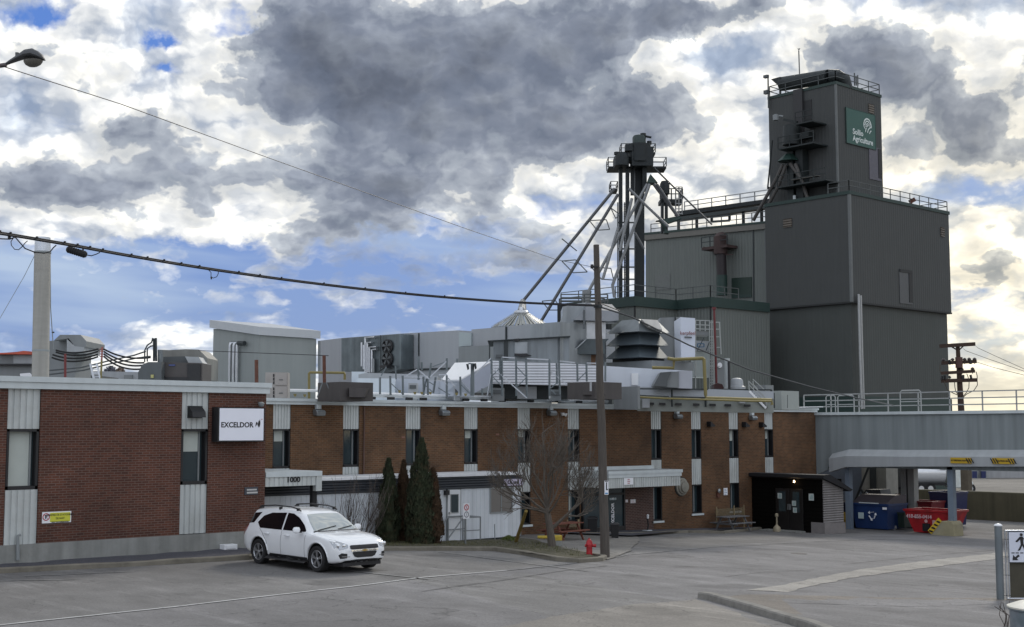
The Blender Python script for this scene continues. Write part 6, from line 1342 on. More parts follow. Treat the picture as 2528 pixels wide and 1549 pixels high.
# --- hood left
d = 58; t = wthing('duct_hood', 'grey gooseneck roof duct behind the chimney stack', 'duct', ad(160, 940, d))
pxp([(122, 842), (186, 838), (186, 872), (184, 960), (122, 960)], d, 2.2).build('duct', MG, t); p = MB(); o_ = [(131, 842), (148, 827), (178, 825.5), (199, 827), (213.5, 843), (212.5, 857), (208, 858), (207, 872), (164, 872), (164, 836), (140, 838)]
pxp([(133, 841), (148, 827), (199, 827), (213.5, 843), (212, 857), (207, 858), (184, 855), (170, 836)], d - .7, 2.6).build('hood', MG, t); pxp([(184, 855), (207, 858), (206, 872), (165, 871), (165, 838)], d - .75, 2.3).build('outlet', LG, t)
# --- left distant building with red tarp
t = wthing('rooftop_building', 'low grey rooftop building at the far left with a crumpled red tarpaulin', 'building', ad(30, 930, 75)); pxp([(-200, 873), (82, 874), (82, 960), (-200, 960)], 75, 6).build('wall', MG, t); pxp([(33, 877), (80, 877), (80, 898), (33, 898)], 74.9, .1).build('panel', LG, t); pxp([(-200, 897), (82, 899), (82, 903), (-200, 901)], 74.7, .3).build('beam', BLK, t)
p = MB(); rr = random.Random(4); P = [(-10, 872), (15, 871), (42, 869), (58, 866.5), (76, 868), (82, 871), (82, 875.5), (42, 875), (-10, 875)]; p = pxp(P, 74.5, 1.5); p.build('tarpaulin', mat('red_tarp', (.50, .10, .06), .7, var=.3, scale=1.5), t)
t = wthing('flat_roof_wing', 'long low pale flat-roofed wing beyond the left roof', 'building', ad(280, 930, 95)); pxp([(120, 917), (250, 917), (345, 919), (530, 912), (530, 975), (120, 975)], 95, 8).build('wall', LG, t); pxp([(306, 926), (326, 926), (326, 950), (306, 950)], 94.8, .3).build('door', MG, t)
one(pxp([(170, 929), (197, 923), (210, 927), (246, 928), (246, 945), (168, 945)], 62, 3), 'roof_unit', DG, 'low dark roof unit between the chimney and the ladder', 'air handler')
t = wthing('notice_board', 'small white board lying on the roof left of the chimney', 'board', ad(62, 927, 56)); pxp([(49, 923), (72, 921), (80, 930), (50, 930)], 56, .1).build('board', WHT, t)
# --- ladder
t = wthing('ladder', 'grey ladder leaning on the roof among the black cables', 'ladder', ad(242, 940, 54)); p = MB()
for a, b in (((223, 898), (234, 945)), ((239, 898), (250, 945))): p.bar(ad(*a, 54), ad(*b, 54), .07)
for k_ in range(5): f = k_ / 5 + .1; p.bar(ad(223 + 11*f, 898 + 47*f, 54), ad(239 + 11*f, 898 + 47*f, 54), .04)
p.build('frame', SILV, t)
one(pipe([(161, 874), (161, 945)], 53.5, .05), 'red_post', mat('dark_red_post', (.16, .03, .03), .6), 'dark red post standing behind the roof edge right of the chimney', 'post')
t = wthing('cable_post', 'red and yellow post carrying the sagging black cables', 'post', ad(251, 930, 54)); pipe([(252.5, 857), (251, 890)], 54, .035).build('upper', mat('post_red', (.30, .10, .08), .6), t); pipe([(251, 890), (249, 935)], 54, .04).build('lower', YELP, t)
p = MB()
for z_ in (862, 868, 874, 880): p.bar(ad(246, z_ + .5, 54), ad(258, z_ + 1, 54), .035)
p.build('bracket', mat('post_red', (.3, .1, .08)), t)
CB = [((138, 865), (170, 875), (205, 873), (243, 862)), ((138, 870), (175, 881), (208, 880), (243, 868)), ((130, 876), (165, 889), (205, 889), (242, 875)), ((128, 883), (160, 896), (200, 897), (242, 881))]
C2 = [((256, 862), (290, 882), (330, 889), (372, 883)), ((256, 868), (290, 892), (325, 898), (356, 896)), ((256, 874), (288, 899), (318, 906), (350, 903)), ((256, 880), (285, 907), (315, 914), (346, 912))]
for i, P in enumerate(CB + C2):
    q = [Vector((x, y, 0)) for x, y in P]; F_ = []
    for k_ in range(13): s_ = k_ / 12; F_.append((q[0]*(1-s_)**3 + q[1]*3*s_*(1-s_)**2 + q[2]*3*s_*s_*(1-s_) + q[3]*s_**3))
    cabs = MB().tube([ad(v.x, v.y, 54) for v in F_], .040, 6)
    one(cabs, 'insulated_pipe', BLACK, ('black sagging pipe %s, %s of the red and yellow post' % (('topmost of four', 'second from the top', 'third from the top', 'lowest of four')[i % 4], 'left' if i < 4 else 'right')), 'pipe', 'sagging black pipes above the left roof')
for i, P in enumerate((((122, 915), (200, 908), (262, 893), (330, 878), (360, 868)), ((122, 925), (205, 915), (275, 898), (340, 884), (372, 880)))):
    one(pipe(P, 55, .035), 'conduit', DG, ('upper', 'lower')[i] + ' long grey conduit rising right across the left roof', 'conduit')
# --- AHU with pipes
d = 54; t = wthing('air_handler', 'grey rooftop air handler with slanted hood and dark louvre beside the tall pipes', 'air handler', ad(430, 950, d))
K = lambda x, y: (300 + x * .10596, 800 + y * .10596)
pxp([K(*q) for q in ((850, 600), (1110, 612), (1500, 590), (1800, 600), (2005, 800), (2000, 1300), (1800, 1320), (860, 1400))], d + 1.2, 2.0).build('rear_hood', mat('weathered_hood', (.20, .20, .185), .6, .1, var=.12, scale=1.2, streak=.2), t)
pxp([K(*q) for q in ((940, 770), (1480, 755), (1560, 905), (1560, 960), (940, 960))], d + .6, .8).build('mid_duct', DG, t)
pxp([K(*q) for q in ((1480, 760), (1800, 775), (1890, 915), (1560, 910))], d + .3, 1.4).build('hood', LG, t)
pxp([K(*q) for q in ((385, 1130), (480, 950), (620, 890), (930, 890), (930, 1400), (385, 1400))], d - .5, 1.6).build('end_cabinet', DG, t)
pxp([K(*q) for q in ((930, 890), (1890, 915), (1880, 1420), (930, 1420))], d, 1.6).build('cabinet', BRW, t)
pxp([K(*q) for q in ((1530, 935), (1835, 935), (1835, 1400), (1530, 1400))], d - .06, .05).build('louvre', BLK, t); pxp([K(*q) for q in ((940, 1190), (1060, 1240), (1540, 1245), (1540, 1400), (940, 1400))], d - .08, .06).build('louvre', BLK, t)
pxp([K(*q) for q in ((1100, 945), (1245, 945), (1245, 980), (1100, 980))], d - .05, .04).build('label_plate', mat('plate_blue', (.05, .07, .2), .4), t); pxp([K(*q) for q in ((680, 1185), (745, 1185), (745, 1260), (680, 1260))], d - .56, .05).build('warning_label', mat('label_yellow', (.4, .38, .15), .5), t)
for i, P in enumerate((((540, 890), (540, 620), (600, 500), (700, 430), (730, 330)), ((600, 880), (600, 580), (680, 520), (740, 510)), ((755, 870), (755, 340)), ((810, 870), (800, 330)))):
    one(pipe([K(*q) for q in P], 53.6, .045 if i > 1 else .03), 'riser_pipe', DSTEEL, ('outer bent riser pipe left of the twin uprights', 'inner bent riser pipe left of the twin uprights', 'left of the twin upright pipes above the dark cabinet', 'right of the twin upright pipes above the dark cabinet')[i], 'pipe', 'riser pipes on the left roof')
one(pipe([K(905, 900), K(905, 610)], 53.8, .11, 12), 'vent_stub', GALVD, 'short galvanised vent stub with flared top beside the riser pipes', 'vent'); 
# --- penthouse shed
c_ = ad(640, 900, 60); X0, Y0 = c_.x, c_.y; zl = ax(527, 812, X0); zr = ay(781, 837, Y0)
t = wthing('roof_penthouse', 'grey metal penthouse with a pale mono-pitch roof and three silver pipes', 'penthouse', (X0, Y0, 5)); Yb = zl.y; Xr = zr.x; zc0 = ad(640, 828, 60).z
p = MB(); p.add([(X0, Y0, 4.8), (X0, Yb, 4.8), (X0, Yb, zl.z), (X0, Y0, zc0), (Xr, Y0, 4.8), (Xr, Y0, zr.z), (Xr, Yb, 4.8), (Xr, Yb, zl.z)], [(0, 1, 2, 3), (4, 0, 3, 5), (6, 4, 5, 7), (1, 6, 7, 2), (3, 2, 7, 5)]); p.build('wall', mat('penthouse_grey', (.235, .255, .25), .6, var=.04, scale=.4, streak=.08), t)
h0 = .38; e_ = .14; p = MB(); A_ = [(X0 - e_, Y0 - e_, zc0), (X0 - e_, Yb + e_, zl.z + .05), (Xr + e_, Yb + e_, zl.z + .05), (Xr + e_, Y0 - e_, zr.z)]; p.add(A_ + [(x, y, z + h0) for x, y, z in A_], [(3, 2, 1, 0), (4, 5, 6, 7), (0, 1, 5, 4), (1, 2, 6, 5), (2, 3, 7, 6), (3, 0, 4, 7)]); p.build('roof', mat('pale_roof_trim', (.42, .44, .46), .5, var=.04), t)
for px in (567.5, 577, 585): p = MB(); q = ax(px, 900, X0 - .15); zt_2 = ax(px, 848, X0 - .15).z; p.tube([(q.x, q.y, 5), (q.x, q.y, zt_2 - .12), (q.x, q.y - .03, zt_2), (q.x + .14, q.y - .05, zt_2 + .02)], .075, 10); p.build('pipe', SILV, t, smooth=True)
p = MB(); p.tube([ax(588, 848, X0 - .2), ax(604, 848, X0 - .2)], .11, 8); p.build('elbow', DSTEEL, t)
one(pipe([(633, 889), (633.5, 955)], 51.2, .075, 8), 'rusty_post', RUST, 'rust-brown post at the right end of the left roof', 'post')
one(pipe([(788, 842), (788, 920)], 62, .06), 'corner_pipe', GALVD, 'slim grey pipe at the right corner of the penthouse', 'pipe')
t = wthing('cable_mast', 'rusty mast with a small crossbar standing on the brown roof unit', 'mast', ad(800, 945, 49.5)); pipe([(800, 878), (801, 945)], 49.5, .065, 8).build('mast', RUST, t); p = MB(); p.bar(ad(788, 878, 49.5), ad(811, 878.5, 49.5), .03); p.build('crossbar', DSTEEL, t)
one(pipe([(490, 866), (640, 872), (800, 878)], 49.5, .012, 4), 'thin_wire', WIRE, 'thin wire running left from the rusty mast across the penthouse', 'wire')
for a, b in (((796, 945), (783, 982)), ((806, 945), (820, 982))): one(MB().bar(ad(*a, 49.2), ad(*b, 49.2), .04), 'strut', GALVD, ('left' if a[0] < 800 else 'right') + ' slanted strut below the rusty mast', 'strut')
# --- twin split units
for i, (pl, pr, dd) in enumerate(((667, 710, 49.0), (655, 672, 49.6))):
    t = wthing('condenser_unit', ('front beige condenser unit with two stacked fan fronts beside the left block', 'rear beige condenser unit half hidden at the left')[i], 'condenser', ad(pl, 978, dd), group='beige condensers')
    pxp([(pl, 920), (pr, 920), (pr, 985), (pl, 985)], dd, .5).build('case', mat('beige_metal', (.34, .32, .30), .5, var=.05), t)
    if i == 0:
        for y0, y1 in ((922, 951), (955, 983)):
            pxp([(pl + 12, y0), (pr - 2, y0), (pr - 2, y1), (pl + 12, y1)], dd - .04, .03).build('front_panel', MATS['beige_metal'], t); pxp([(pl + 22, y0 + 15), (pl + 31, y0 + 15), (pl + 31, y0 + 17), (pl + 22, y0 + 17)], dd - .06, .02).build('badge', DG, t)
            p = MB()
            for k_ in range(3): p.prism([ad(x, y, dd - .02) for x, y in ((pl + 7, y0 + 2 + k_*9), (pl + 10, y0 + 2 + k_*9), (pl + 10, y0 + 9 + k_*9), (pl + 7, y0 + 9 + k_*9))], FW * .01)
            p.build('fan_slot', BLK, t)
# --- yellow gas loop
YG = lambda pts, d, lab, r=.05: one(pipe(pts, d, r, 8), 'gas_pipe', YELP, lab, 'gas pipe', 'yellow gas pipes on the roof')
YG([(763, 985), (763, 922), (765, 920), (850, 921), (851, 924), (851, 938)], 50.5, 'yellow gas pipe hoop behind the brown roof unit at left')
# --- brown rooftop unit
def brown(pl, pc, pr, top, bot, d, lab, flap):
    t = wthing('rooftop_unit', lab, 'rooftop unit', ad(pc, bot, d), group='brown rooftop units'); GB(gbx(pl, pc, pr, top, bot, d), 1.5).build('cabinet', BRW, t)
    pxp(flap, d + .1, 1.2).build('rain_hood', BRW, t); return t
brown(797, 840, 884, 943, 990, 48.6, 'brown rooftop unit with a side hood under the rusty mast', [(862, 958), (882, 958), (907, 959), (899, 981), (862, 981)])
# --- cold store walls (run along Y)
XW = ad(960, 900, 75).x
def wallX(name, pts, X, th, m, parent=None): return MB().prism([ax(x, y, X) for x, y in pts], (th, 0, 0)).build(name, m, parent)
t = wthing('cold_store', 'long plain grey metal upper storey rising behind the roof plant', 'building', (XW, ax(960, 900, XW).y, 5))
wallX('wall', [(786, 842), (843, 835), (990, 824), (1132, 816), (1132, 960), (786, 990)], XW, 9, mat('cold_store_grey', (.31, .325, .345), .45, var=.03, scale=.3, streak=.05), t)
wallX('seam', [(1032, 823), (1034, 823), (1034, 935), (1032, 935)], XW - .05, .06, DSTEEL, t); wallX('sill_beam', [(990, 912), (1110, 908), (1110, 912), (990, 917)], XW - .1, .1, DSTEEL, t)
t = wthing('cold_store_annex', 'lower grey metal storey stepping up beside the conical silo roof', 'building', (XW - 2, ax(1200, 900, XW - 2).y, 5)); X2 = XW - 1.5
wallX('wall', [(1132, 818), (1164, 820), (1164, 814), (1249, 807), (1309, 800), (1309, 960), (1132, 960)], X2, 6, MATS['cold_store_grey'], t); wallX('lower_wall', [(1132, 857), (1164, 855), (1240, 851), (1240, 970), (1132, 970)], X2 - .4, .35, MG, t)
wallX('panel', [(1133, 820), (1163, 822), (1163, 854), (1133, 856)], X2 - .1, .09, mat('pale_green_panel', (.34, .39, .40), .4, var=.04), t); wallX('corner_post', [(1247, 807), (1250, 807), (1250, 846), (1247, 846)], X2 - .06, .06, DSTEEL, t)
t = wthing('galvanised_store', 'galvanised box with small wall cabinets left of the big duct hood', 'plant room', (X2, ax(1340, 850, X2 - 2).y, 5)); wallX('wall', [(1309, 801), (1383, 795), (1383, 970), (1309, 970)], X2 - 2, 3, GALV, t)
pxp([(1336, 815), (1363, 809), (1376, 811), (1372, 830), (1338, 830)], 64.5, .9).build('cabinet', DG, t); pxp([(1328, 815), (1364, 808), (1366, 812), (1330, 818)], 64.3, 1).build('canopy', LG, t); pxp([(1322, 804), (1330, 803), (1330, 815), (1322, 816)], 64.2, .3).build('junction_box', DSTEEL, t)
# evaporator panel with fans and silver pipes
t = wthing('evaporator_unit', 'dark galvanised wall unit with two round fans and silver pipes', 'evaporator', (XW - .5, ax(900, 900, XW).y, 5)); XE_ = XW - .9
wallX('case', [(843, 836), (990.5, 825), (990.5, 911), (950, 922), (843, 918)], XE_, .85, mat('mottled_galvanised', (.13, .155, .165), .4, .5, var=.3, scale=1.1, streak=.3), t)
for cx, cy in ((956.5, 855.5), (956.5, 887)):
    q = ax(cx, cy, XE_ - .06); r_ = .36; p = MB(); p.lathe([(r_ * 1.1, 0), (r_ * 1.12, .08), (r_, .09), (r_, .02)], 20); p.v = [(q.x - z + .05, q.y + x * 1.25, q.z + y) for x, y, z in p.v]; f_ = p.build('fan', BLK, t, smooth=True)
    p = MB()
    for k_ in range(5): a = 2*PI*k_/5; p.prism([(q.x - .08, q.y, q.z), (q.x - .08, q.y + math.cos(a)*r_*1.15, q.z + math.sin(a)*r_*.92), (q.x - .05, q.y + math.cos(a+.55)*r_*1.15, q.z + math.sin(a+.55)*r_*.92)], (.006, 0, 0))
    p.build('blade', DG, f_)
for i, (P) in enumerate((((893, 905), (893, 846)), ((898, 912), (898, 852)), ((902, 920), (902, 834), (925, 833)), ((907, 920), (907, 846), (918, 846)), ((912, 920), (912, 858), (930, 857)), ((918, 920), (918, 864), (930, 863)))):
    p = MB(); p.tube([ax(x, y, XE_ - .15) for x, y in P], .062, 8); p.build('pipe', SILV, t, smooth=True)
p = MB(); p.tube([ax(922, 920, XE_ - .15), ax(922, 886, XE_ - .15)], .07, 8); p.build('pipe', mat('pipe_dull', (.3, .32, .33), .5, .5), t)
p = MB(); p.tube([ax(940, 915, XE_ - .1), ax(940, 828, XE_ - .1)], .03, 6); p.tube([ax(935, 918, XE_ - .2), ax(955, 905, XE_ - .2), ax(970, 908, XE_ - .2)], .03, 6); p.build('conduit', DSTEEL, t); p = MB(); p.box(XE_ - .5, XE_, ax(972, 905, XE_).y, ax(955, 905, XE_).y, ax(960, 909, XE_).z, ax(960, 903, XE_).z); p.build('bracket', BLK, t)
# long white fronts behind the frames
t = wthing('insulated_enclosure', 'long pale blue-white low enclosure along the roof behind the steel posts', 'enclosure', ad(1000, 970, 56)); pxp([(880, 934), (975, 935), (975, 990), (880, 990)], 55, 2).build('panel', mat('icy_white', (.56, .62, .67), .4, var=.05, scale=.5, streak=.08), t); pxp([(958, 934), (1140, 941), (1140, 990), (958, 990)], 55.6, 2).build('panel', mat('icy_grey', (.46, .50, .56), .45, var=.06, scale=.5, streak=.08), t); pxp([(885, 925), (905, 921), (1010, 924), (1080, 930), (1080, 945), (885, 945)], 57.5, 3).build('plinth', LG, t)
pxp([(868, 918), (900, 918), (900, 945), (868, 945)], 58.5, 1).build('cabinet', mat('icy_white', ()) if 0 else MATS['icy_white'], t)
# white duct, slanting
t = wthing('sloping_duct', 'bright white slanting duct with a lilac shaded side in the middle of the roof', 'duct', ad(1150, 950, 55)); d0_ = 54.0
A_ = [ad(1090, 938, d0_ + 1.2), ad(1135, 937, d0_), ad(1212, 893, d0_), ad(1123, 896, d0_ + 2.6)]; 
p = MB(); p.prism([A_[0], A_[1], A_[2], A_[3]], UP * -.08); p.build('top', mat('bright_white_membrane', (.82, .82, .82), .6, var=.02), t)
p = MB(); p.prism([ad(1138, 939, d0_), ad(1212, 895, d0_), ad(1212, 950, d0_), ad(1171, 971, d0_)], FW * .12); p.build('side', mat('lilac_grey_side', (.38, .41, .48), .5, var=.04), t); p = MB(); p.prism([ad(1087, 940, d0_ + 1.2), ad(1138, 939.5, d0_), ad(1171, 971, d0_), ad(1170, 979, d0_), ad(1087, 979, d0_ + 1.2)], FW * .12); p.build('front', MATS['icy_grey'], t)  # shade on the white duct's side is put into its lilac grey
# horizontally ribbed white wall
t = wthing('ribbed_enclosure', 'long white horizontally ribbed enclosure behind the tall steel frames', 'enclosure', ad(1350, 940, 56)); rw = ribbed('white_ribbed', (.62, .64, .68), .12, .4, axis='h', depth=.5, var=.03, streak=.05)
pxp([(1214, 891), (1350, 896), (1480, 902), (1480, 952), (1420, 953), (1214, 947)], 55.5, 2.5).build('wall', rw, t); pxp([(1214, 948), (1420, 953), (1420, 985), (1214, 985)], 56.4, 1.5).build('underside', DSTEEL, t); pxp([(1277, 955), (1325, 955), (1325, 985), (1277, 985)], 56.2, .1).build('panel', LG, t)
# galvanised long box above
t = wthing('galvanised_duct', 'long mottled galvanised plant box under the duct hood', 'plant box', ad(1300, 900, 60)); pxp([(1218, 841), (1300, 836), (1406, 831), (1406, 905), (1218, 898)], 59.5, 3.5).build('case', mat('mottled_galvanised_light', (.21, .235, .25), .4, .5, var=.28, scale=.9, streak=.3, stretch=(1, 1, .3)), t)
pxp([(1244, 839), (1254, 839), (1254, 885), (1244, 885)], 59.3, .2).build('rib', DSTEEL, t); pxp([(1204, 841), (1408, 829.5), (1408, 832), (1204, 843)], 59.2, 4).build('top_edge', DSTEEL, t); pxp([(1207, 842), (1210, 842), (1210, 888), (1207, 888)], 59.3, .15).build('leg', DSTEEL, t)
pxp([(1271, 846), (1302, 845), (1302, 873), (1271, 874)], 59.1, .4).build('panel', GALV, t); pxp([(1270, 873), (1300, 874), (1312, 878), (1290, 880), (1270, 878)], 58.9, .5).build('bracket', BLK, t); pxp([(1224, 876), (1240, 876), (1240, 883), (1224, 883)], 59.3, .1).build('plate', DG, t); pxp([(1269, 837), (1282, 836), (1282, 842), (1270, 842)], 58.9, .3).build('bracket', BLK, t)
# duct hood (gooseneck)
d = 60.5; t = wthing('duct_hood', 'big galvanised gooseneck duct hood behind the utility pole', 'duct', ad(1440, 880, d))
Q = lambda x, y: (1100 + x * .1987, 700 + y * .1987)
pxp([Q(*q) for q in ((1420, 480), (1455, 400), (1455, 290), (1660, 245), (1740, 240), (1740, 560), (1420, 555))], d + .3, 2.4).build('body', GALV, t)
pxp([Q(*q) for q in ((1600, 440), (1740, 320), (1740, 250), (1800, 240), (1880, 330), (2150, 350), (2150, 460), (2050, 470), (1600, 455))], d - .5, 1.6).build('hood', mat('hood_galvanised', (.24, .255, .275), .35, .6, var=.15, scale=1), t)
p = MB(); a0 = [ad(*Q(*q), d - .5) for q in ((1800, 240), (1875, 333), (2150, 352), (2068, 262))]; p.prism(a0, FW * 1.6 + UP * .02); p.build('hood_top', mat('lit_tone_galvanised', (.62, .60, .56), .35, .3), t)  # sunlight on the hood top is put into a paler, warmer steel colour
pxp([Q(*q) for q in ((1745, 470), (1990, 470), (1990, 690), (1745, 690))], d, 1.8).build('neck', SILV if 0 else mat('bright_galvanised', (.40, .42, .44), .3, .7, var=.2, scale=1.5), t)
pxp([Q(*q) for q in ((1420, 555), (1745, 560), (1745, 700), (1560, 860), (1540, 830), (1540, 660), (1420, 665))], d + .2, 2).build('lower_body', GALVD, t)
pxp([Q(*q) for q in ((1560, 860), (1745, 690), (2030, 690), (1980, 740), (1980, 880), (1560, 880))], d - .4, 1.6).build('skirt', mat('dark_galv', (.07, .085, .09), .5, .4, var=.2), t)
pxp([Q(*q) for q in ((1565, 862), (1870, 880), (1860, 1010), (1570, 990))], d + .2, 1).build('rusted_panel', mat('rusted_panel', (.16, .085, .045), .8, var=.25, scale=3), t); pxp([Q(*q) for q in ((1560, 862), (1730, 700), (1760, 690), (1590, 850))], d - .5, .1).build('edge_trim', GALV, t)
p = pxp([Q(*q) for q in ((1710, 330), (1735, 330), (1735, 560), (1710, 560))], d - .6, .1); p.build('seam', DG, t)
# louvre tower (pagoda)
d = 61; t = wthing('cooling_tower', 'dark grey cooling hood with three flared tiers like a pagoda', 'cooling tower', ad(1575, 900, d))
PG = mat('pagoda_grey', (.10, .125, .14), .5, .3, var=.15, scale=1.0); W_ = lambda x, y: (1440 + x * .2435, 700 + y * .2435)
def tier(ts, bs, name, m):                 # frustum: top (pl, pc, pr, y) and bottom (pl, pc, pr, y) around the same corner line
    a = gbx(ts[0], ts[1], ts[2], ts[3], ts[3], d); b = gbx(bs[0], bs[1], bs[2], bs[3], bs[3], d - 1.0); p = MB()
    def ring(g, z): x0, x1, y0, y1 = g[:4]; return [(x0, y0, z), (x1, y0, z), (x1, y1, z), (x0, y1, z)]
    za, zb_ = a[5], b[5]; p.add(ring(b, zb_) + ring(a, za), [(3, 2, 1, 0), (4, 5, 6, 7), (0, 1, 5, 4), (1, 2, 6, 5), (2, 3, 7, 6), (3, 0, 4, 7)]); return p.build(name, m, t)
tier((1535, 1577, 1622, 788), (1497, 1578, 1655, 818), 'tier', mat('pagoda_top', (.17, .19, .20), .45, .4, var=.15)); tier((1532, 1577, 1624, 819), (1495, 1578, 1652, 850), 'tier', PG); tier((1532, 1577, 1624, 851), (1494, 1578, 1652, 882), 'tier', PG)
GB(gbx(1512, 1577, 1640, 880, 893, d)).build('throat', BLK, t); GB(gbx(1492, 1609, 1712, 890, 912, d - 1.0)).build('base', MG, t)
p = MB(); p.prism([ad(*W_(*q), d - .7) for q in ((590, 362), (755, 372), (800, 470), (665, 440))], FW * .8 + UP * -.1); p.build('lit_tone_panel', MATS['lit_tone_galvanised'], t)  # sunlit slope of the top tier, its brightness put into the colour
GB(gbx(1500, 1577, 1660, 896, 960, d + .3)).build('support', DSTEEL, t)
t = wthing('white_cabinet', 'tall white cabinet with small red lettering right of the cooling tower', 'cabinet', ad(1680, 890, 60.0)); pxp([(1630, 785), (1681, 783), (1681, 900), (1630, 900)], 64.5, 2.0).build('side', MG, t); pxp([(1680, 783.5), (1716, 786), (1716, 886), (1682, 884)], 60.0, 2.4).build('front', mat('cabinet_white', (.58, .62, .70), .4, var=.02), t)
pxp([(1666, 783), (1669, 783), (1669, 884), (1666, 884)], 64.4, .1).build('seam', DSTEEL, t); sub(text('lettering', 'kerpfeel', mat('brown_red_letter', (.22, .10, .10), .6), ad(1698, 823, 59.9), .22, t, rot=(PI/2, 0, AZ - PI/2), bold=.004), t); pxp([(1690, 831), (1708, 832), (1708, 835), (1690, 834.5)], 59.9, .05).build('underline', DG, t)
# white siding penthouse right
t = wthing('white_plant_room', 'low white plant room with a pale door and a grey slanted hood', 'plant room', ad(1600, 940, 58.5)); pxp([(1480, 903), (1560, 908), (1700, 916), (1709, 916), (1709, 962), (1480, 955)], 58.5, 4).build('wall', mat('plant_white', (.58, .62, .68), .45, var=.03, scale=.5, streak=.06), t)
pxp([(1559, 922), (1576, 922), (1576, 952), (1559, 951)], 58.4, .08).build('door', WHITEP, t); pxp([(1613, 952), (1631, 920), (1656, 918), (1676, 918), (1676, 958), (1613, 955)], 57.4, 1.0).build('hood', MG, t); pxp([(1614, 952), (1631, 920), (1657, 919), (1648, 940), (1647, 955), (1614, 954)], 57.3, .1).build('hood_side', DG, t); pxp([(1674, 916), (1708, 916), (1708, 960), (1674, 959)], 57.5, 1.2).build('end_panel', mat('panel_lilac', (.42, .44, .49), .5, var=.03), t)
# ladder tower & red pipe
d = 64; t = wthing('access_tower', 'pale caged access ladder with platform beside the red pipe', 'ladder', ad(1745, 950, d)); p = MB()
for px in (1717, 1728, 1741, 1752, 1757, 1762, 1776): p.bar(ad(px, 791 if px < 1765 else 796, d), ad(px + (4 if px > 1765 else 0), 818 if px in (1728, 1741) else (875 if px == 1776 else 960), d), .045)
for py in (791, 802, 812): p.bar(ad(1717, py, d), ad(1753, py + 1.5, d), .04)
for py in (796, 813, 832, 858, 887, 905): p.bar(ad(1752, py, d), ad(1778, py, d), .035)
for py in range(840, 955, 7): p.bar(ad(1752, py, d + .2), ad(1762, py, d + .2), .03)
p.build('frame', mat('pale_frame', (.36, .38, .37), .5, .3), t); pxp([(1718, 817), (1752, 819), (1752, 829), (1718, 827)], d + .1, 1).build('platform', MG, t)
pxp([(1717, 841), (1752, 843), (1752, 868), (1717, 866)], d + .3, .1).build('panel', LG, t); p = MB(); p.bar(ad(1737, 835, d), ad(1722, 866, d), .04); p.bar(ad(1752, 843, d), ad(1743, 866, d), .04); p.build('brace', DSTEEL, t); p = MB(); 
for a, b in (((1722, 849), (1738, 849)), ((1738, 849), (1738, 857)), ((1738, 857), (1722, 857)), ((1722, 857), (1722, 849))): p.bar(ad(*a, d - .1), ad(*b, d - .1), .04)
p.build('logo_frame', mat('frame_blue', (.05, .12, .2), .5), t)
pxp([(1716, 868), (1752, 870), (1752, 932), (1716, 930)], d + .8, 1.5).build('enclosure', mat('greenish_white', (.36, .40, .39), .5, var=.04), t)
t = wthing('red_pipe', 'tall thin dark red pipe in front of the silo wall', 'pipe', ad(1765, 950, 63)); pipe([(1763, 763), (1766, 850), (1769, 955)], 63, .055, 8).build('pipe', mat('pipe_red', (.11, .012, .014), .55, var=.15), t, smooth=True); pipe([(1763, 759), (1763, 765)], 63, .1, 8).build('cap', mat('pipe_red', (.11, .012, .014)), t); pxp([(1763, 950), (1772, 946), (1783, 949), (1787, 957), (1786, 962), (1762, 961)], 62.5, .8).build('fan_housing', mat('dark_maroon', (.05, .015, .015), .6), t)
t = wthing('grey_kiosk', 'narrow grey kiosk with an oval badge right of the red pipe', 'kiosk', ad(1783, 950, 64.5)); pxp([(1769, 890), (1795, 890), (1795, 965), (1769, 965)], 64.5, 1).build('body', MG, t); p = MB(); p.lathe([(.13, 0), (.13, .02)], 16); q = ad(1777, 902, 64.4); p.v = [tuple(q + RT * x * .9 + UP * y + FW * -z) for x, y, z in p.v]; p.build('badge', WHT, t); pipe([(1795, 885), (1796, 960)], 62, .13, 8).build('duct', mat('duct_pale', (.4, .43, .43), .4), t); pipe([(1799, 893), (1801, 975), (1806, 981)], 61.5, .06, 8).build('black_pipe', BLK, t)
t = wthing('dome_vent', 'pale grey domed roof vent in front of the silo wall', 'roof vent', ad(1818, 962, 62)); p = MB(); k = mpp(62); p.lathe([(21*k, 0), (21*k, 8*k), (16.5*k, 10*k), (15.5*k, 22*k), (13*k, 27*k), (8*k, 29*k), (.01, 30*k)], 20, ad(1819, 963, 62)); p.build('dome', LG, t, smooth=True)
# parapet wall of the upper roof level
t = wthing('roof_parapet', 'pale grey upper parapet running under the plant at the right part of the roof', 'parapet', ad(1700, 980, 60)); pxp([(1575, 955), (1640, 957), (1910, 967), (1910, 985), (1640, 978), (1575, 975)], 58.0, .4).build('coping', mat('parapet_pale', (.36, .39, .42), .5, var=.04), t); pxp([(1575, 975), (1640, 978), (1910, 985), (1910, 1020), (1575, 1015)], 58.1, .4).build('wall', mat('parapet_green_grey', (.24, .26, .24), .6, var=.05, streak=.1), t)
GB(gbx(1515, 1574, 1580, 954, 1010, 55.5)).build('cabinet', MG, wthing('grey_cabinet', 'grey cabinet with shadow gap right of the utility pole', 'cabinet', ad(1540, 990, 55.5)))
# yellow pipes right
YG([(1648, 885), (1665, 888), (1735, 885), (1738, 887), (1742, 975), (1743, 983), (1905, 988), (1906, 1000)], 57.0, 'yellow gas pipe dropping beside the access ladder then running right', .075)
YG([(1610, 908), (1663, 909), (1664, 885)], 57.2, 'short yellow gas pipe under the cooling tower', .07)
YG([(1560, 980), (1640, 984), (1740, 987), (1860, 991), (1905, 991)], 56.5, 'thin yellow gas line along the parapet', .04)
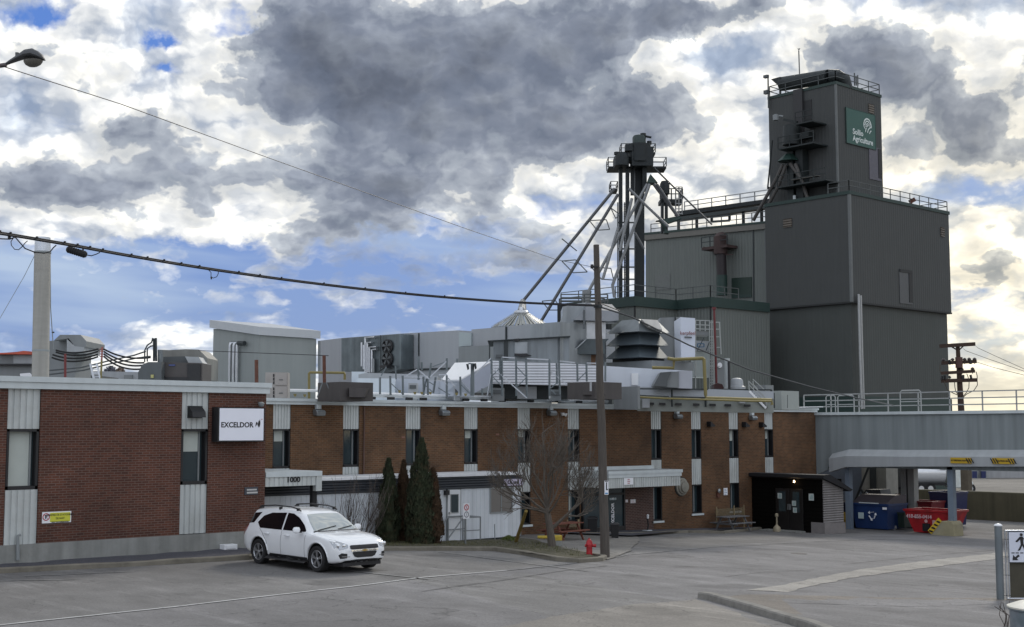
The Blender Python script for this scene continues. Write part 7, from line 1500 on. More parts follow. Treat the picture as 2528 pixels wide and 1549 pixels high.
# steel stair
t = wthing('roof_stair', 'white steel stair with handrails coming down to the brick roof', 'stair', ad(1890, 1008, 58)); p = MB()
for o_ in (0, 1.0): p.bar(ad(1850 + o_*11, 966, 58 + o_), ad(1891 + o_*11, 1008, 58 + o_), .05, .10)
p.build('stringer', WHITEP, t); p = MB()
for k_ in range(9): f = (k_ + .5) / 9; a = ad(1850 + 41*f, 966 + 42*f, 58); b = ad(1861 + 41*f, 966 + 42*f, 59); p.bar(a, b, .2, .03)
p.build('tread', BLK, t); p = MB()
for o_ in (0, 1.0):
    x = 1848 + o_ * 11; p.bar(ad(x, 941, 58 + o_), ad(x + 2, 966, 58 + o_), .035); p.bar(ad(x, 941 - o_*4, 58 + o_), ad(x + 44, 985 - o_*8, 58 + o_), .035); p.bar(ad(x + 1, 950, 58 + o_), ad(x + 42, 994, 58 + o_), .03); p.bar(ad(x + 44, 985 - o_*8, 58 + o_), ad(x + 44, 1006, 58 + o_), .035)
p.build('handrail', mat('pale_frame', (.36, .38, .37)), t)
t = wthing('electrical_cabinet', 'pale double-door roof cabinet near the right end of the brick roof', 'cabinet', ad(1930, 1005, 60)); GB(gbx(1905, 1929, 1972, 965, 1012, 60), .8).build('case', mat('cabinet_green_white', (.33, .36, .34), .5, var=.04), t); p = pxp([(1944, 975), (1945, 975), (1945, 1008), (1944, 1008)], 59.95, .05); p.build('door_gap', DG, t)
one(GB(gbx(1888, 1890, 1907, 951, 975, 60.5), .6), 'roof_box', MG, 'small grey box on the parapet right of the white stair', 'box')
one(pipe([(1910, 970), (1911, 1008)], 58.5, .05), 'dark_post', DSTEEL, 'dark post between the stair and the pale cabinet', 'post')
# second brown unit behind pole
t = brown(1420, 1468, 1517, 943, 985, 50.0, 'brown rooftop unit behind the utility pole', [(1440, 950), (1475, 950), (1495, 975), (1440, 975)])
pxp([(1456, 944), (1461, 944), (1461, 966), (1456, 966)], 49.4, .1).build('conduit', LG, t)
# white roof edge pipes
for k_, (P, r_, lab) in enumerate((((  (700, 964), (797, 965.5)), .055, 'white pipe on the roof left of the brown unit'), (((897, 972), (1200, 981), (1500, 991)), .06, 'upper white pipe along the brick roof edge'), (((905, 978), (1200, 987), (1500, 994)), .05, 'lower white pipe along the brick roof edge'), (((1600, 997), (1800, 1000), (1850, 1000)), .06, 'white pipe along the roof edge right of the pole'))):
    q0 = [ay(x, y, YR + .5 + .1 * k_) for x, y in P]; one(MB().tube(q0, r_, 8), 'roof_pipe', WHITEP, lab, 'pipe', 'white pipes along the brick roof edge')
p0 = None
for i, px in enumerate([918, 965, 1010, 1045, 1150, 1195, 1240, 1310, 1370, 1430, 1660, 1690, 1725, 1765, 1790]):
    q = ay(px, 983 + (px - 918) * .019, YR + .45)
    if p0 is None: p = MB(); p.box(-.16, .16, -.05, .05, -.06, .05); p0 = p.build('pipe_block', BLK); o = p0
    else: o = p0.copy(); C.objects.link(o)
    o.location = q; tag(o, 'black block under the white roof pipes, ' + ('just right of the downspout', 'midway between second and third window strips', 'above the third window strip', 'just right of the third window strip', 'above the fourth window strip', 'left of the slanting white duct front', 'under the raking brace of the tall frame', 'at the fifth window strip', 'below the folded white flashing', 'left of the utility pole', 'above the wall light right of the pole', 'left of the eighth window strip', 'right of the eighth window strip', 'below the red pipe', 'below the grey kiosk')[i], 'block', 'black pipe blocks on the roof edge')
for P, lab in ((((1360, 990), (1385, 982), (1400, 989)), 'folded white flashing on the roof edge left of the pole'), (((1845, 996), (1850, 997), (1885, 1010)), 'white slanted flashing below the roof stair')):
    p = MB()
    q = [ay(x, y, YR + .3) for x, y in P]
    for a, b in zip(q, q[1:]): p.bar(a, b, .5, .06)
    one(p, 'flashing', WHITEP, lab, 'flashing')
# --- steel frame posts and braces : individual frames
FR = mat('frame_steel', (.17, .20, .215), .5, .5, var=.12); FRW = mat('frame_bright', (.46, .49, .53), .35, .7)
Z_ = lambda x, y: (840 + x * .1623, 880 + y * .1623); V_ = Q
def frame(lab, posts, braces, bright, d):
    t = wthing('support_frame', lab, 'steel frame', ad(posts[0][0][0], posts[0][1][1], d), group='steel support frames on the roof')
    for a, b in posts: p = MB(); p.bar(ad(*a, d), ad(*b, d), .06); p.build('post', FR, t)
    for a, b in braces: p = MB(); p.bar(ad(*a, d), ad(*b, d), .04); p.build('brace', FR, t)
    for a, b in bright: p = MB(); p.bar(ad(*a, d), ad(*b, d), .045); p.build('brace', FRW, t)
frame('leftmost low steel frame over the pale enclosure', [(Z_(605, 320), Z_(605, 580)), (Z_(760, 300), Z_(765, 590)), (Z_(950, 295), Z_(955, 590))], [(Z_(775, 415), Z_(950, 575)), (Z_(840, 150), Z_(850, 350)), (Z_(700, 160), Z_(620, 300))], [], 51.5)
frame('low steel frame with crossed bright braces right of the fans', [(Z_(1190, 0), Z_(1190, 360)), (Z_(1265, 310), Z_(1270, 590)), (Z_(1240, 90), Z_(1240, 210)), (Z_(1330, 340), Z_(1335, 590))], [(Z_(1310, 340), Z_(1265, 590)), (Z_(1350, 390), Z_(1430, 440)), (Z_(1300, 450), Z_(1400, 540))], [(Z_(980, 310), Z_(1170, 200)), (Z_(1200, 215), Z_(1350, 345)), (Z_(960, 310), Z_(1250, 320)), (Z_(905, 355), Z_(960, 325))], 52.0)
frame('steel frame with a long bright brace left of the white duct', [(Z_(1380, 100), Z_(1355, 330)), (Z_(1620, 30), Z_(1620, 210)), (Z_(1780, 35), Z_(1780, 95)), (Z_(1450, 320), Z_(1415, 560)), (Z_(1620, 290), Z_(1620, 650))], [(Z_(1400, 160), Z_(1620, 80)), (Z_(1490, 480), Z_(1670, 590))], [(Z_(1345, 335), Z_(1620, 75)), (Z_(1530, 330), Z_(1630, 445)), (Z_(1350, 370), Z_(1810, 375)), (Z_(1500, 280), Z_(1625, 280))], 52.5)
frame('steel frame under the slanting white duct', [(Z_(1825, 310), Z_(1830, 600)), (Z_(1995, 320), Z_(1995, 600)), (Z_(2160, 490), Z_(2160, 600))], [(Z_(1840, 435), Z_(1960, 555))], [(Z_(1640, 330), Z_(1735, 450)), (Z_(1735, 450), Z_(1735, 670))], 52.8)
frame('tall steel frame with bright raking brace at the right end of the white duct', [(V_(570, 930), V_(575, 1400)), (V_(700, 915), V_(705, 1400)), (V_(675, 960), V_(680, 1200))], [(V_(585, 1145), V_(695, 1030)), (V_(585, 1160), V_(700, 1280))], [(V_(585, 1040), V_(520, 1400)), (V_(585, 1045), V_(1010, 1425)), (V_(700, 917), V_(860, 927)), (V_(565, 930), V_(345, 1150))], 53.2)
frame('second tall steel frame in front of the ribbed white enclosure', [(V_(875, 930), V_(880, 1400)), (V_(1000, 930), V_(1010, 1420))], [(V_(885, 1040), V_(1000, 1160)), (V_(890, 1280), V_(1000, 1175)), (V_(890, 1300), V_(960, 1370))], [(V_(1010, 935), V_(1280, 948))], 53.6)
frame('third tall steel frame with a raking brace left of the brown unit', [(V_(1290, 945), V_(1292, 1400)), (V_(1410, 960), V_(1420, 1380)), (V_(1380, 990), V_(1385, 1250))], [(V_(1310, 1300), V_(1400, 1220)), (V_(1310, 1320), V_(1370, 1380))], [(V_(1300, 1080), V_(1292, 1430)), (V_(1305, 1095), V_(1640, 1360)), (V_(1420, 965), V_(1610, 985)), (V_(1310, 1075), V_(1390, 1080))], 54.0)
frame('rightmost tall steel frame ending behind the utility pole', [(V_(1635, 985), V_(1640, 1220)), (V_(1750, 985), V_(1755, 1220)), (V_(1985, 980), V_(1985, 1220))], [(V_(1650, 1195), V_(1750, 1100))], [(V_(1755, 990), V_(1900, 995))], 54.4)
t = wthing('rooftop_floodlight', 'pair of dark floodlights on a post in front of the white duct', 'floodlight', ad(1165, 975, 51.5)); p = MB(); p.bar(ad(*Z_(2010, 110), 51.5), ad(*Z_(2015, 600), 51.5), .10); p.bar(ad(*Z_(1950, 110), 51.5), ad(*Z_(2060, 120), 51.5), .05); p.build('post', FR, t)
for a in ((1935, 160), (2050, 150)): p = pxp([Z_(a[0] - 22, a[1] - 40), Z_(a[0] + 15, a[1] - 45), Z_(a[0] + 25, a[1] + 30), Z_(a[0], a[1] + 50)], 51.3, .2); p.build('lamp_head', DSTEEL, t)
# low guard rails
q0 = ad(1575, 1006, 57.2); q1 = ad(1905, 1018, 58.8)
tag(rail([Vector((q0.x, q0.y, 5.0)), Vector((q1.x, q1.y, 5.0))], .78, .03, 1.7, 1, DSTEEL, None, 'guard_rail'), 'dark low guard rail in front of the upper parapet', 'railing')
# tiny yellow clips
for i, (px, py) in enumerate(((724, 973), (748, 974), (982, 964), (1020, 968), (1037, 968), (1058, 968), (1123, 970), (1145, 972), (1420, 976), (1455, 977), (1468, 979))):
    c_ = ad(px, py, 50.8); p = MB(); p.prism([c_, c_ + RT * .13, c_ + RT * .1 - UP * .1, c_ + RT * .04 - UP * .1], FW * .05); tag(p.build('yellow_clip', YELP), 'tiny yellow pipe support ' + ('beside the beige condensers', 'left of the yellow pipe hoop', 'left of the third frame post', 'above the third window strip', 'right above the third window strip', 'under the crossed bright braces', 'left of the white duct front', 'under the white duct front', 'at the left side of the brown unit', 'below the brown unit left of the pole', 'touching the utility pole at the left')[i], 'clip', 'yellow pipe supports')

t = wthing('vent_row', 'row of small dark vents and pale boxes low along the upper parapet', 'roof vents', ad(1700, 1000, 57.6))
for px in (1600, 1628, 1668, 1712, 1752, 1790, 1838): pxp([(px, 994 + (px - 1600) * .02), (px + 15, 994.5 + (px - 1600) * .02), (px + 15, 1000 + (px - 1600) * .02), (px, 999.5 + (px - 1600) * .02)], 57.9, .15).build('vent', BLK, t)
for a in ((1586, 985, 18, 22), (1652, 978, 9, 10), (1826, 984, 14, 12)): pxp([(a[0], a[1]), (a[0] + a[2], a[1] + .4), (a[0] + a[2], a[1] + a[3]), (a[0], a[1] + a[3])], 57.7, .3).build('box', LG, t)
for i, (a, b, c, m_) in enumerate(((1215, 1245, 958, MG), (1355, 1385, 962, GALVD), (1008, 1030, 946, LG), (1120, 1136, 956, GALV))):
    tt = wthing('junction_cabinet', ('dark-edged grey cabinet under the tall frames', 'dull metal cabinet left of the second brown unit', 'pale box under the crossed bright braces', 'small galvanised box under the slanting white duct')[i], 'cabinet', ad(a, 985, 54.6)); pxp([(a, c), (b, c + .6), (b, 990), (a, 990)], 54.6, .6).build('case', m_, tt); pxp([(a + 3, c + 5), (b - 3, c + 5.4), (b - 3, c + 14), (a + 3, c + 14)], 54.55, .05).build('door', DG, tt)
# ================================================================ cone-roofed silo far behind
d = 120; k = mpp(d); c_ = ad(1287, 806, d); t = wthing('grain_bin', 'round grain bin with a ribbed conical roof behind the cold store', 'grain bin', (c_.x, c_.y, 0)); n_ = 44; p = MB(); R = 76 * k; H = 36 * k; rt = 17 * k
for i in range(n_):
    a0, a1 = 2*PI*i/n_, 2*PI*(i+1)/n_; am = a0 + (a1 - a0) * .28
    for (s, e, o_) in ((a0, am, .12), (am, a1, 0.0)):
        p.add([c_ + Vector((math.cos(s)*R, math.sin(s)*R, o_ - 4*k)), c_ + Vector((math.cos(e)*R, math.sin(e)*R, o_ - 4*k)), c_ + Vector((math.cos(e)*rt, math.sin(e)*rt, H + o_ - 4*k)), c_ + Vector((math.cos(s)*rt, math.sin(s)*rt, H + o_ - 4*k))], [(0, 1, 2, 3)])
p.build('roof', mat('bin_roof', (.34, .35, .33), .4, .6, var=.1), t); p = MB(); p.lathe([(rt * 1.1, H - 4*k), (rt * 1.1, H), (rt * .8, H + 4*k), (6*k, H + 5*k), (5*k, H + 12*k)], 20, c_); p.build('cap', SILV, t, smooth=True)
p = MB(); p.lathe([(R * .985, -14), (R * .985, -4.3*k)], 44, c_); p.build('shell', GALV, t, smooth=True)
# ================================================================ grain elevator building
SG = ribbed('silo_cladding_upper', (.056, .060, .059), .42, .75, depth=.10, var=.05, streak=.05); SG2 = ribbed('silo_cladding_lower', (.060, .067, .063), .42, .75, depth=.07, var=.05, streak=.07)
AN = ribbed('annex_corrugated', (.135, .150, .140), .42, .65, depth=.25, var=.05, streak=.08); TRIM = mat('dark_green_trim', (.018, .040, .035), .6, var=.1); TRIMG = mat('grey_trim', (.13, .14, .14), .6)
XS = 111.9; YS_ = ad(2106, 740, 130).y
gs = wthing('grain_elevator', 'huge dark grey windowless grain elevator with a square tower at right', 'grain elevator', (XS, YS_, 0))
def Zx(px, py): return ax(px, py, XS).z
zTop = ax(2100, 479, XS).z; zMid = ax(2108, 745, XS).z; yl = ax(1890, 620, XS).y; xr = ay(2345, 640, YS_).x
p = MB(); p.box(XS, xr, YS_, yl, zMid, zTop); p.build('upper_block', SG, gs)
p = MB(); p.box(XS - .1, xr + .1, YS_ - .1, yl, zTop, zTop + .35); p.build('roof_edge', TRIM, gs)
p = MB(); p.box(XS + .35, xr - .35, YS_ + .35, yl - .1, -4, zMid); p.build('lower_block', SG2, gs)
p = MB(); p.box(XS - .05, xr + .05, YS_ - .05, yl, zMid - .12, zMid + .05); p.build('drip_edge', mat('near_black_edge', (.02, .022, .022), .7), gs)
p = MB(); p.box(XS - .06, XS + .22, YS_ - .06, YS_ + .2, zMid, zTop); p.build('corner_trim', TRIMG, gs)
p = MB(); p.box(XS + .25, xr, YS_ + .25, yl, -4, ax(2110, 978, XS).z); p.build('base_band', TRIM, gs)
XT = XS + 2.0; YT_ = ad(2072, 300, 133.5).y; YTl = ax(1899, 350, XT).y; XTr = ay(2177, 350, YT_).x; zTT = ax(2063, 208, XT).z
p = MB(); p.box(XT, XTr, YT_, YTl, zTop, zTT); p.build('tower', SG, gs); p = MB(); p.box(XT - .08, XTr + .08, YT_ - .08, YTl + .08, zTT, zTT + .3); p.build('tower_roof_edge', TRIM, gs)
p = MB(); p.box(XT - .05, XT + .15, YT_ - .05, YT_ + .15, zTop, zTT); p.build('corner_trim', TRIMG, gs)
def rail_(pts, h, name='railing', step=1.9, r=.035, mids=1, m=None): return rail(pts, h, r, step, mids, m or mat('rail_dark', (.10, .11, .11), .6, .3), gs, name)
rail_([(XS + .1, YS_ + 2.6, zTop + .35), (XS + .1, YS_ + .1, zTop + .35), (xr - .1, YS_ + .1, zTop + .35), (xr - .1, YS_ + 8, zTop + .35)], 1.1)
rail_([(XT + .1, YTl - .1, zTT + .3), (XT + .1, YT_ + .1, zTT + .3), (XTr - .1, YT_ + .1, zTT + .3), (XTr - .1, YTl - .1, zTT + .3), (XT + .1, YTl - .1, zTT + .3)], 1.15)
# windows and vents on the elevator
def opx(px0, px1, py0, py1, X, name, m, o_=.06): a = ax(px0, py1, X); b = ax(px1, py0, X); p = MB(); p.box(X - o_, X + .05, b.y, a.y, a.z, b.z); return p.build(name, m, gs)
def opy(px0, px1, py0, py1, Y, name, m, o_=.06): a = ay(px0, py1, Y); b = ay(px1, py0, Y); p = MB(); p.box(a.x, b.x, Y - o_, Y + .05, a.z, b.z); return p.build(name, m, gs)
VB = ribbed('vent_louvre', (.13, .11, .09), .25, .7, axis='h', depth=.8); HOL = mat('opening_black', (.012, .013, .014), .6, var=.1)
opx(1935, 1955, 539, 563, XS, 'vent', VB, .1); opy(2322, 2330, 563, 584, YS_, 'vent', VB, .1); opx(1983, 2004, 246, 300, XT, 'window', HOL)
opy(2221, 2250, 670, 749, YS_, 'window', mat('dusty_window', (.045, .05, .055), .4, var=.2)); opy(2244, 2250, 672, 747, YS_, 'window_reveal', HOL, .1); opy(2220, 2250, 669, 672, YS_, 'lintel', HOL, .12)
opy(2144, 2156, 260, 279, YT_, 'vent', VB, .1); opy(2146, 2173, 368, 442, YT_, 'window', mat('purple_dusk_glass', (.06, .055, .075), .3, var=.2)); opy(2168, 2174, 370, 440, YT_, 'window_reveal', HOL, .1)
opx(1782, 1806, 0, 0, XS, 'x', HOL) if 0 else None
# sign on the tower
YSG = YT_ - .12; t = wthing('elevator_sign', 'green sign reading Sollio Agriculture with a white seed mark on the tower', 'sign', ay(2092, 360, YSG))
a = ay(2091, 352, YSG); b = ay(2160, 281, YSG); zt1_ = ay(2091, 266, YSG).z; p = MB(); p.box(a.x, b.x, YSG, YSG + .1, a.z, zt1_); p.build('board', mat('sign_green', (.015, .080, .062), .5, var=.03), t); p = MB(); W = b.x - a.x; H = zt1_ - a.z
p.box(a.x - .06, a.x, YSG - .02, YSG + .1, a.z - .06, zt1_ + .06); p.box(b.x, b.x + .06, YSG - .02, YSG + .1, a.z - .06, zt1_ + .06); p.box(a.x, b.x, YSG - .02, YSG + .1, a.z - .06, a.z); p.box(a.x, b.x, YSG - .02, YSG + .1, zt1_, zt1_ + .06); p.build('border', DGREEN, t)
SW = mat('sign_letter_white', (.62, .68, .66), .5, var=.02)
sub(text('lettering', 'Sollio', SW, (a.x + W * .20, YSG - .02, a.z + H * .36), H * .225, t, sx=1.05, bold=.02, align='LEFT'), t); sub(text('lettering', 'Agriculture', SW, (a.x + W * .20, YSG - .02, a.z + H * .165), H * .225, t, sx=.98, bold=.02, align='LEFT'), t)
p = MB(); ex, ez = a.x + W * .72, a.z + H * .63; rx, rz_ = W * .145, H * .225
def arc(cx, cz, ra, rb, a0, a1, w_, n=14):
    for i in range(n):
        t0 = a0 + (a1 - a0) * i / n; t1 = a0 + (a1 - a0) * (i + 1) / n; q = [(cx + math.cos(t0)*ra, cz + math.sin(t0)*rb), (cx + math.cos(t1)*ra, cz + math.sin(t1)*rb), (cx + math.cos(t1)*(ra - w_), cz + math.sin(t1)*(rb - w_)), (cx + math.cos(t0)*(ra - w_), cz + math.sin(t0)*(rb - w_))]; p.add([(x, YSG - .02, z) for x, z in q], [(0, 1, 2, 3)])
arc(ex, ez, rx, rz_, math.radians(-10), math.radians(190), .16); arc(ex, ez, rx * .66, rz_ * .68, math.radians(-5), math.radians(185), .13); arc(ex, ez, rx * .34, rz_ * .36, math.radians(0), math.radians(180), .12, 8)
for s_ in (0, 1, 2):
    arc(ex + rx, ez - rz_ * 1.05, rx * (.62 + .5 * s_), rz_ * (.6 + .44 * s_), math.radians(100), math.radians(172), .13, 8)
for s_ in (0, 1): arc(ex - rx * 1.05, ez - rz_ * .5, rx * (.5 + .42 * s_), rz_ * (.38 + .3 * s_), math.radians(5), math.radians(72), .12, 6)
p.build('seed_mark', SW, t)
# pipe pair on the lower block corner
t = wthing('downpipes', 'pair of slim pale pipes on the silo corner', 'pipe', ax(2126, 990, XS)); 
for px in (2119.5, 2124.5): p = MB(); q = ay(px, 850, YS_ - .4); p.tube([ay(px, 727 if px < 2122 else 730, YS_ - .4), ay(px + 3.5, 870, YS_ - .4), ay(px + 8, 1010, YS_ - .4)], .13, 8); p.build('pipe', mat('pipe_pale', (.34, .35, .35), .4, .5), t, smooth=True)
t = wthing('rust_floodlight', 'small rusty floodlight on the silo roof rail at right', 'floodlight', ay(2252, 500, YS_)); a = ay(2252, 496, YS_ + .2); p = MB(); p.obox(a, RT * .35, FW * .1, UP * .22); p.v = [tuple(a + Matrix.Rotation(-.5, 3, FW) @ (Vector(v) - a)) for v in p.v]; p.build('head', RUST, t); p = MB(); p.bar(a, a - UP * .8 - RT * .1, .08); p.build('post', RUST, t)
# tower roof: big duct
t = wthing('roof_duct', 'big dark exhaust duct lying across the tower roof', 'duct', ax(2000, 200, XT)); Xd = XT + 1.0
A_ = ax(1915, 205, Xd); B_ = ax(2048, 190, Xd); p = MB(); p.tube([ax(1930, 208, Xd), ax(2045, 190, Xd)], .78, 16); p.build('duct', DSTEEL, t, smooth=True); p = MB(); p.prism([ax(1903, 196, Xd - .7), ax(1926, 190, Xd - .7), ax(1926, 212, Xd - .7), ax(1920, 211, Xd - .7)], (1.5, 0, 0)); p.build('mouth', DSTEEL, t)
p = MB(); q = ax(2045, 190, Xd); p.tube([q, q + Vector((.5, -.7, .0)), q + Vector((1.4, -1.0, -.35)), q + Vector((1.7, -1.0, -1.2))], [.78, .74, .72, .72], 14); p.build('elbow', DSTEEL, t, smooth=True)
for px in (1925, 1978, 2045): p = MB(); q = ax(px, 205, Xd); p.bar(q, (q.x, q.y, zTT + .3), .12); p.build('leg', DSTEEL, t)
t = wthing('roof_mast', 'slim lightning mast with a forked tip above the tower roof', 'mast', ad(1974, 190, 139)); pipe([(1974, 190), (1972, 126)], 139, .07, 6).build('mast', DG, t); pipe([(1970, 120), (1972, 125), (1974.5, 120)], 139, .06, 5).build('tip', DG, t)
t = wthing('corner_mast', 'short instrument mast on the left corner of the tower', 'mast', ax(1896, 235, XT)); p = MB(); q = ax(1897, 245, XT - .3); z1_ = ax(1897, 185, XT - .3).z; p.bar((q.x, q.y, q.z - 1), (q.x, q.y, z1_), .12); p.box(q.x - .2, q.x + .2, q.y, q.y + .5, z1_ - .3, z1_); p.box(q.x - .2, q.x + .2, q.y, q.y + .5, q.z + .6, q.z + 1.0); p.build('mast', DG, t)
t = wthing('antenna', 'small whip antennas on the right side of the tower roof', 'antenna', ay(2112, 205, YT_)); p = MB()
for px, top in ((2110, 181), (2114, 188), (2118, 186)): q = ay(px, 212, YT_ + .3); p.bar(q, (q.x, q.y, ay(px, top, YT_ + .3).z), .10)
p.build('whip', DG, t)
# bucket leg and distributor on the tower's left face
T2 = lambda x, y: (1860 + x * .2517, 160 + y * .2517)
t = wthing('bucket_elevator', 'black bucket-elevator leg with platform and spouts against the tower', 'bucket elevator', ax(1955, 480, XT - 1)); Xq = XT - 1.1
def tx(x, y, o_=0): return ax(*T2(x, y), Xq + o_)
DK = mat('leg_black_green', (.012, .018, .019), .6, var=.2)
def bxx(x0, x1, y0, y1, name, m, dep=1.0, o_=0): a = tx(x0, y1, o_); b = tx(x1, y0, o_); p = MB(); p.box(a.x, a.x + dep, b.y, a.y, a.z, b.z); return p.build(name, m, t)
bxx(335, 385, 800, 1330, 'leg', DK); bxx(420, 480, 800, 1330, 'leg', DK); bxx(400, 475, 230, 800, 'trunking', mat('trunking', (.03, .03, .032), .6), .5, .8); 
p = MB(); p.tube([tx(375, 790), tx(375, 600)], [.95, .9], 12); p.build('head', DK, t, smooth=True); bxx(430, 540, 655, 725, 'motor', DK); 
def platf(x0, x1, y, name='platform', h=85, proj=1.4):
    a = tx(x0, y, -proj); b = tx(x1, y, -proj); z = a.z * .5 + b.z * .5; p = MB(); p.box(a.x, XT - .02, b.y, a.y, z - .15, z); f_ = p.build(name, DK, t); rail([(a.x, a.y, z), (a.x, b.y, z)], 1.15, .04, 1.4, 1, DK, f_, 'railing'); return z
z = platf(240, 590, 790); z2_ = platf(235, 710, 1160); platf(410, 580, 560)
p = MB(); p.tube([tx(350, 950), tx(350, 880)], [1.25, .5], 8); p.build('distributor', DGREEN, t)
for P in (((290, 980), (230, 1110), (20, 1490), (0, 1530)), ((320, 985), (240, 1200), (150, 1370)), ((360, 970), (410, 1040), (470, 1120), (530, 1310)), ((410, 975), (435, 1030), (440, 1080))):
    p = MB(); p.tube([tx(*q, -.3) for q in P], .19, 8); p.build('spout', mat('spout_dull', (.085, .08, .075), .6, .3, var=.2), t, smooth=True)
bxx(370, 630, 1090, 1130, 'conveyor', mat('conveyor_dull', (.13, .125, .11), .6), .6, -.5); bxx(388, 412, 1280, 1330, 'notice_plate', FASC, .1, -.3)
p = MB(); p.bar(tx(140, 1210, -.3), tx(165, 960, -.3), .12); p.bar(tx(165, 960, -.3), tx(185, 740, -.3), .12); p.bar(tx(140, 1210), tx(330, 1215), .25); p.bar(tx(300, 540), tx(430, 565), .25); p.build('strut', DK, t)
p = MB(); q = tx(220, 515, -.3); p.lathe([(.3, -.35), (.35, .2), (.15, .3)], 10, q); p.bar(q + UP * .2, tx(290, 505), .14); tag(p.build('tower_floodlight', GRAYP), 'grey floodlight on a bracket above the tower leg', 'floodlight')
# ---------------------------------------------------------------- annex (corrugated block)
XA = 112.6; an = wthing('grain_annex', 'lighter corrugated annex block with a walkway roof left of the dark elevator', 'annex', (XA, ax(1700, 700, XA).y, 0))
def aw(pts, X, th, name, m, par_=None): return MB().prism([ax(x, y, X) for x, y in pts], (th, 0, 0)).build(name, m, par_ or an)
aw([(1594, 590), (1893, 560), (1893, 1000), (1594, 1000)], XA, 12, 'wall', AN); aw([(1583, 580), (1893, 550), (1893, 565), (1583, 594)], XA - .25, 12, 'roof_fascia', mat('annex_fascia', (.15, .145, .13), .7, var=.08)); aw([(1583, 576), (1893, 546), (1893, 551), (1583, 581)], XA - .3, .4, 'gutter', TRIM)
aw([(1617, 680), (1654, 677), (1654, 715), (1617, 717)], XA - .06, .08, 'door', mat('annex_door', (.13, .14, .135), .6)); aw([(1806, 687), (1855, 684), (1855, 732), (1806, 736)], XA - .08, .1, 'green_panel', mat('deep_green', (.010, .028, .020), .5)); aw([(1806, 726), (1855, 728), (1855, 734), (1806, 737)], XA - .12, .1, 'panel_sill', TRIM)
aw([(1858, 560), (1861, 560), (1863, 960), (1860, 960)], XA - .05, .06, 'seam', DSTEEL); aw([(1886, 556), (1889, 556), (1901, 960), (1898, 960)], XA - .1, .1, 'corner_trim', TRIMG)
aw([(1865, 803), (1905, 803), (1905, 804.5), (1865, 804.5)], XA - .05, .06, 'seam', DSTEEL)
a = ax(1600, 578, XA); b = ax(1888, 548, XA); rail([(XA + .5, a.y, a.z + .1), (XA + .5, b.y, b.z + .1)], 1.1, .04, 2.2, 1, mat('rail_dark', ()) if 0 else MATS['rail_dark'], an)
# rusty filter on the annex wall
t = wthing('dust_filter', 'rust-brown dust filter with railed platform and green pipe on the annex wall', 'dust filter', ax(1780, 735, XA - 1)); X = XA - 1.2
p = MB(); q = ax(1778, 590, X); p.tube([ax(1779, 628, X), ax(1779, 585, X), ax(1777, 577, X)], [.75, .78, .45], 12); p.build('housing', mat('filter_rust', (.05, .028, .026), .7, var=.3, scale=1), t, smooth=True); p = MB(); p.tube([ax(1780, 628, X), ax(1782, 680, X)], .55, 10); p.build('duct', mat('duct_maroon', (.022, .016, .018), .6), t, smooth=True); p = MB(); p.tube([ax(1782, 680, X), ax(1782, 730, X)], .60, 10); p.build('lower_duct', DGREEN, t, smooth=True)
a = ax(1732, 612, X - .6); b = ax(1795, 606, X - .6); p = MB(); p.box(a.x, XA, b.y, a.y, a.z - .3, a.z); f_ = p.build('platform', MATS['filter_rust'], t); rail([(a.x, a.y, a.z), (a.x, b.y, a.z)], 1.1, .04, 1.1, 1, DSTEEL, f_, 'railing'); p = MB(); p.bar(ax(1738, 613, X), ax(1775, 622, X), .3); p.bar(ax(1785, 629, X), ax(1809, 629, X), .1); p.build('strut', MATS['filter_rust'], t)
# stepped lower storeys with green ledge
zL = ad(1567, 733, 127).z; V = [az(x, y, zL) for x, y in ((1440, 744), (1490, 738), (1567, 731), (1669, 750.5), (1754, 743), (1808, 747))]
# make the steps square to the compound
B_ = V[2]; P = [Vector((B_.x, V[1].y + 9, zL)), Vector((B_.x, B_.y, zL)), Vector((V[3].x, B_.y, zL)), Vector((V[3].x, az(1754, 743, zL).y if 0 else ax(1754, 743, V[3].x).y, zL))]
Pc = ax(1669, 751, ay(1669, 751, B_.y).x); x2 = Pc.x; yD = ax(1754, 743, x2).y; x3 = ay(1808, 747, yD).x
st = wthing('stepped_block', 'grey stepped lower block with dark green ledge and walkway railing', 'building', (B_.x, B_.y, 0))
y_far = ax(1385, 752, B_.x).y
poly = [(B_.x, y_far), (B_.x, B_.y), (x2, B_.y), (x2, yD), (x3, yD), (x3, yD + 12), (B_.x + 8, y_far)]
if yD > B_.y: poly = [(B_.x, y_far), (B_.x, B_.y), (x2, B_.y), (x2, B_.y - .01), (x3, B_.y - .01), (x3, y_far)]
# outline as seen: corner B nearest, inner corner C, outer corner D
yD = min(yD, B_.y)
poly = [(B_.x, y_far), (B_.x, B_.y), (x2, B_.y), (x2, yD), (x3 + 6, yD), (x3 + 6, y_far), ]
p = MB(); p.prism([(x, y, -4) for x, y in poly], (0, 0, zL + 3.0)); p.build('wall', AN, st)
p = MB(); p.prism([(x - .25, y - .25, zL - 1.0) for x, y in poly], (0, 0, .95)); p.build('ledge', TRIM, st)
rail([(poly[0][0], poly[0][1], zL - .05), (poly[1][0], poly[1][1], zL - .05), (poly[2][0], poly[2][1], zL - .05), (poly[3][0], poly[3][1], zL - .05), (poly[4][0] - 5, poly[4][1], zL - .05)], 1.15, .035, 2.8, 1, MATS['rail_dark'], st)
p = MB(); p.box(B_.x - .08, B_.x + .05, B_.y - .08, B_.y + .05, -4, zL - 1); p.box(x2 - .08, x2 + .05, yD - .08, yD + .05, -4, zL - 1); p.build('downpipe', HOL, st)
a = ad(1440, 752, 133); q = ad(1395, 748, 131)
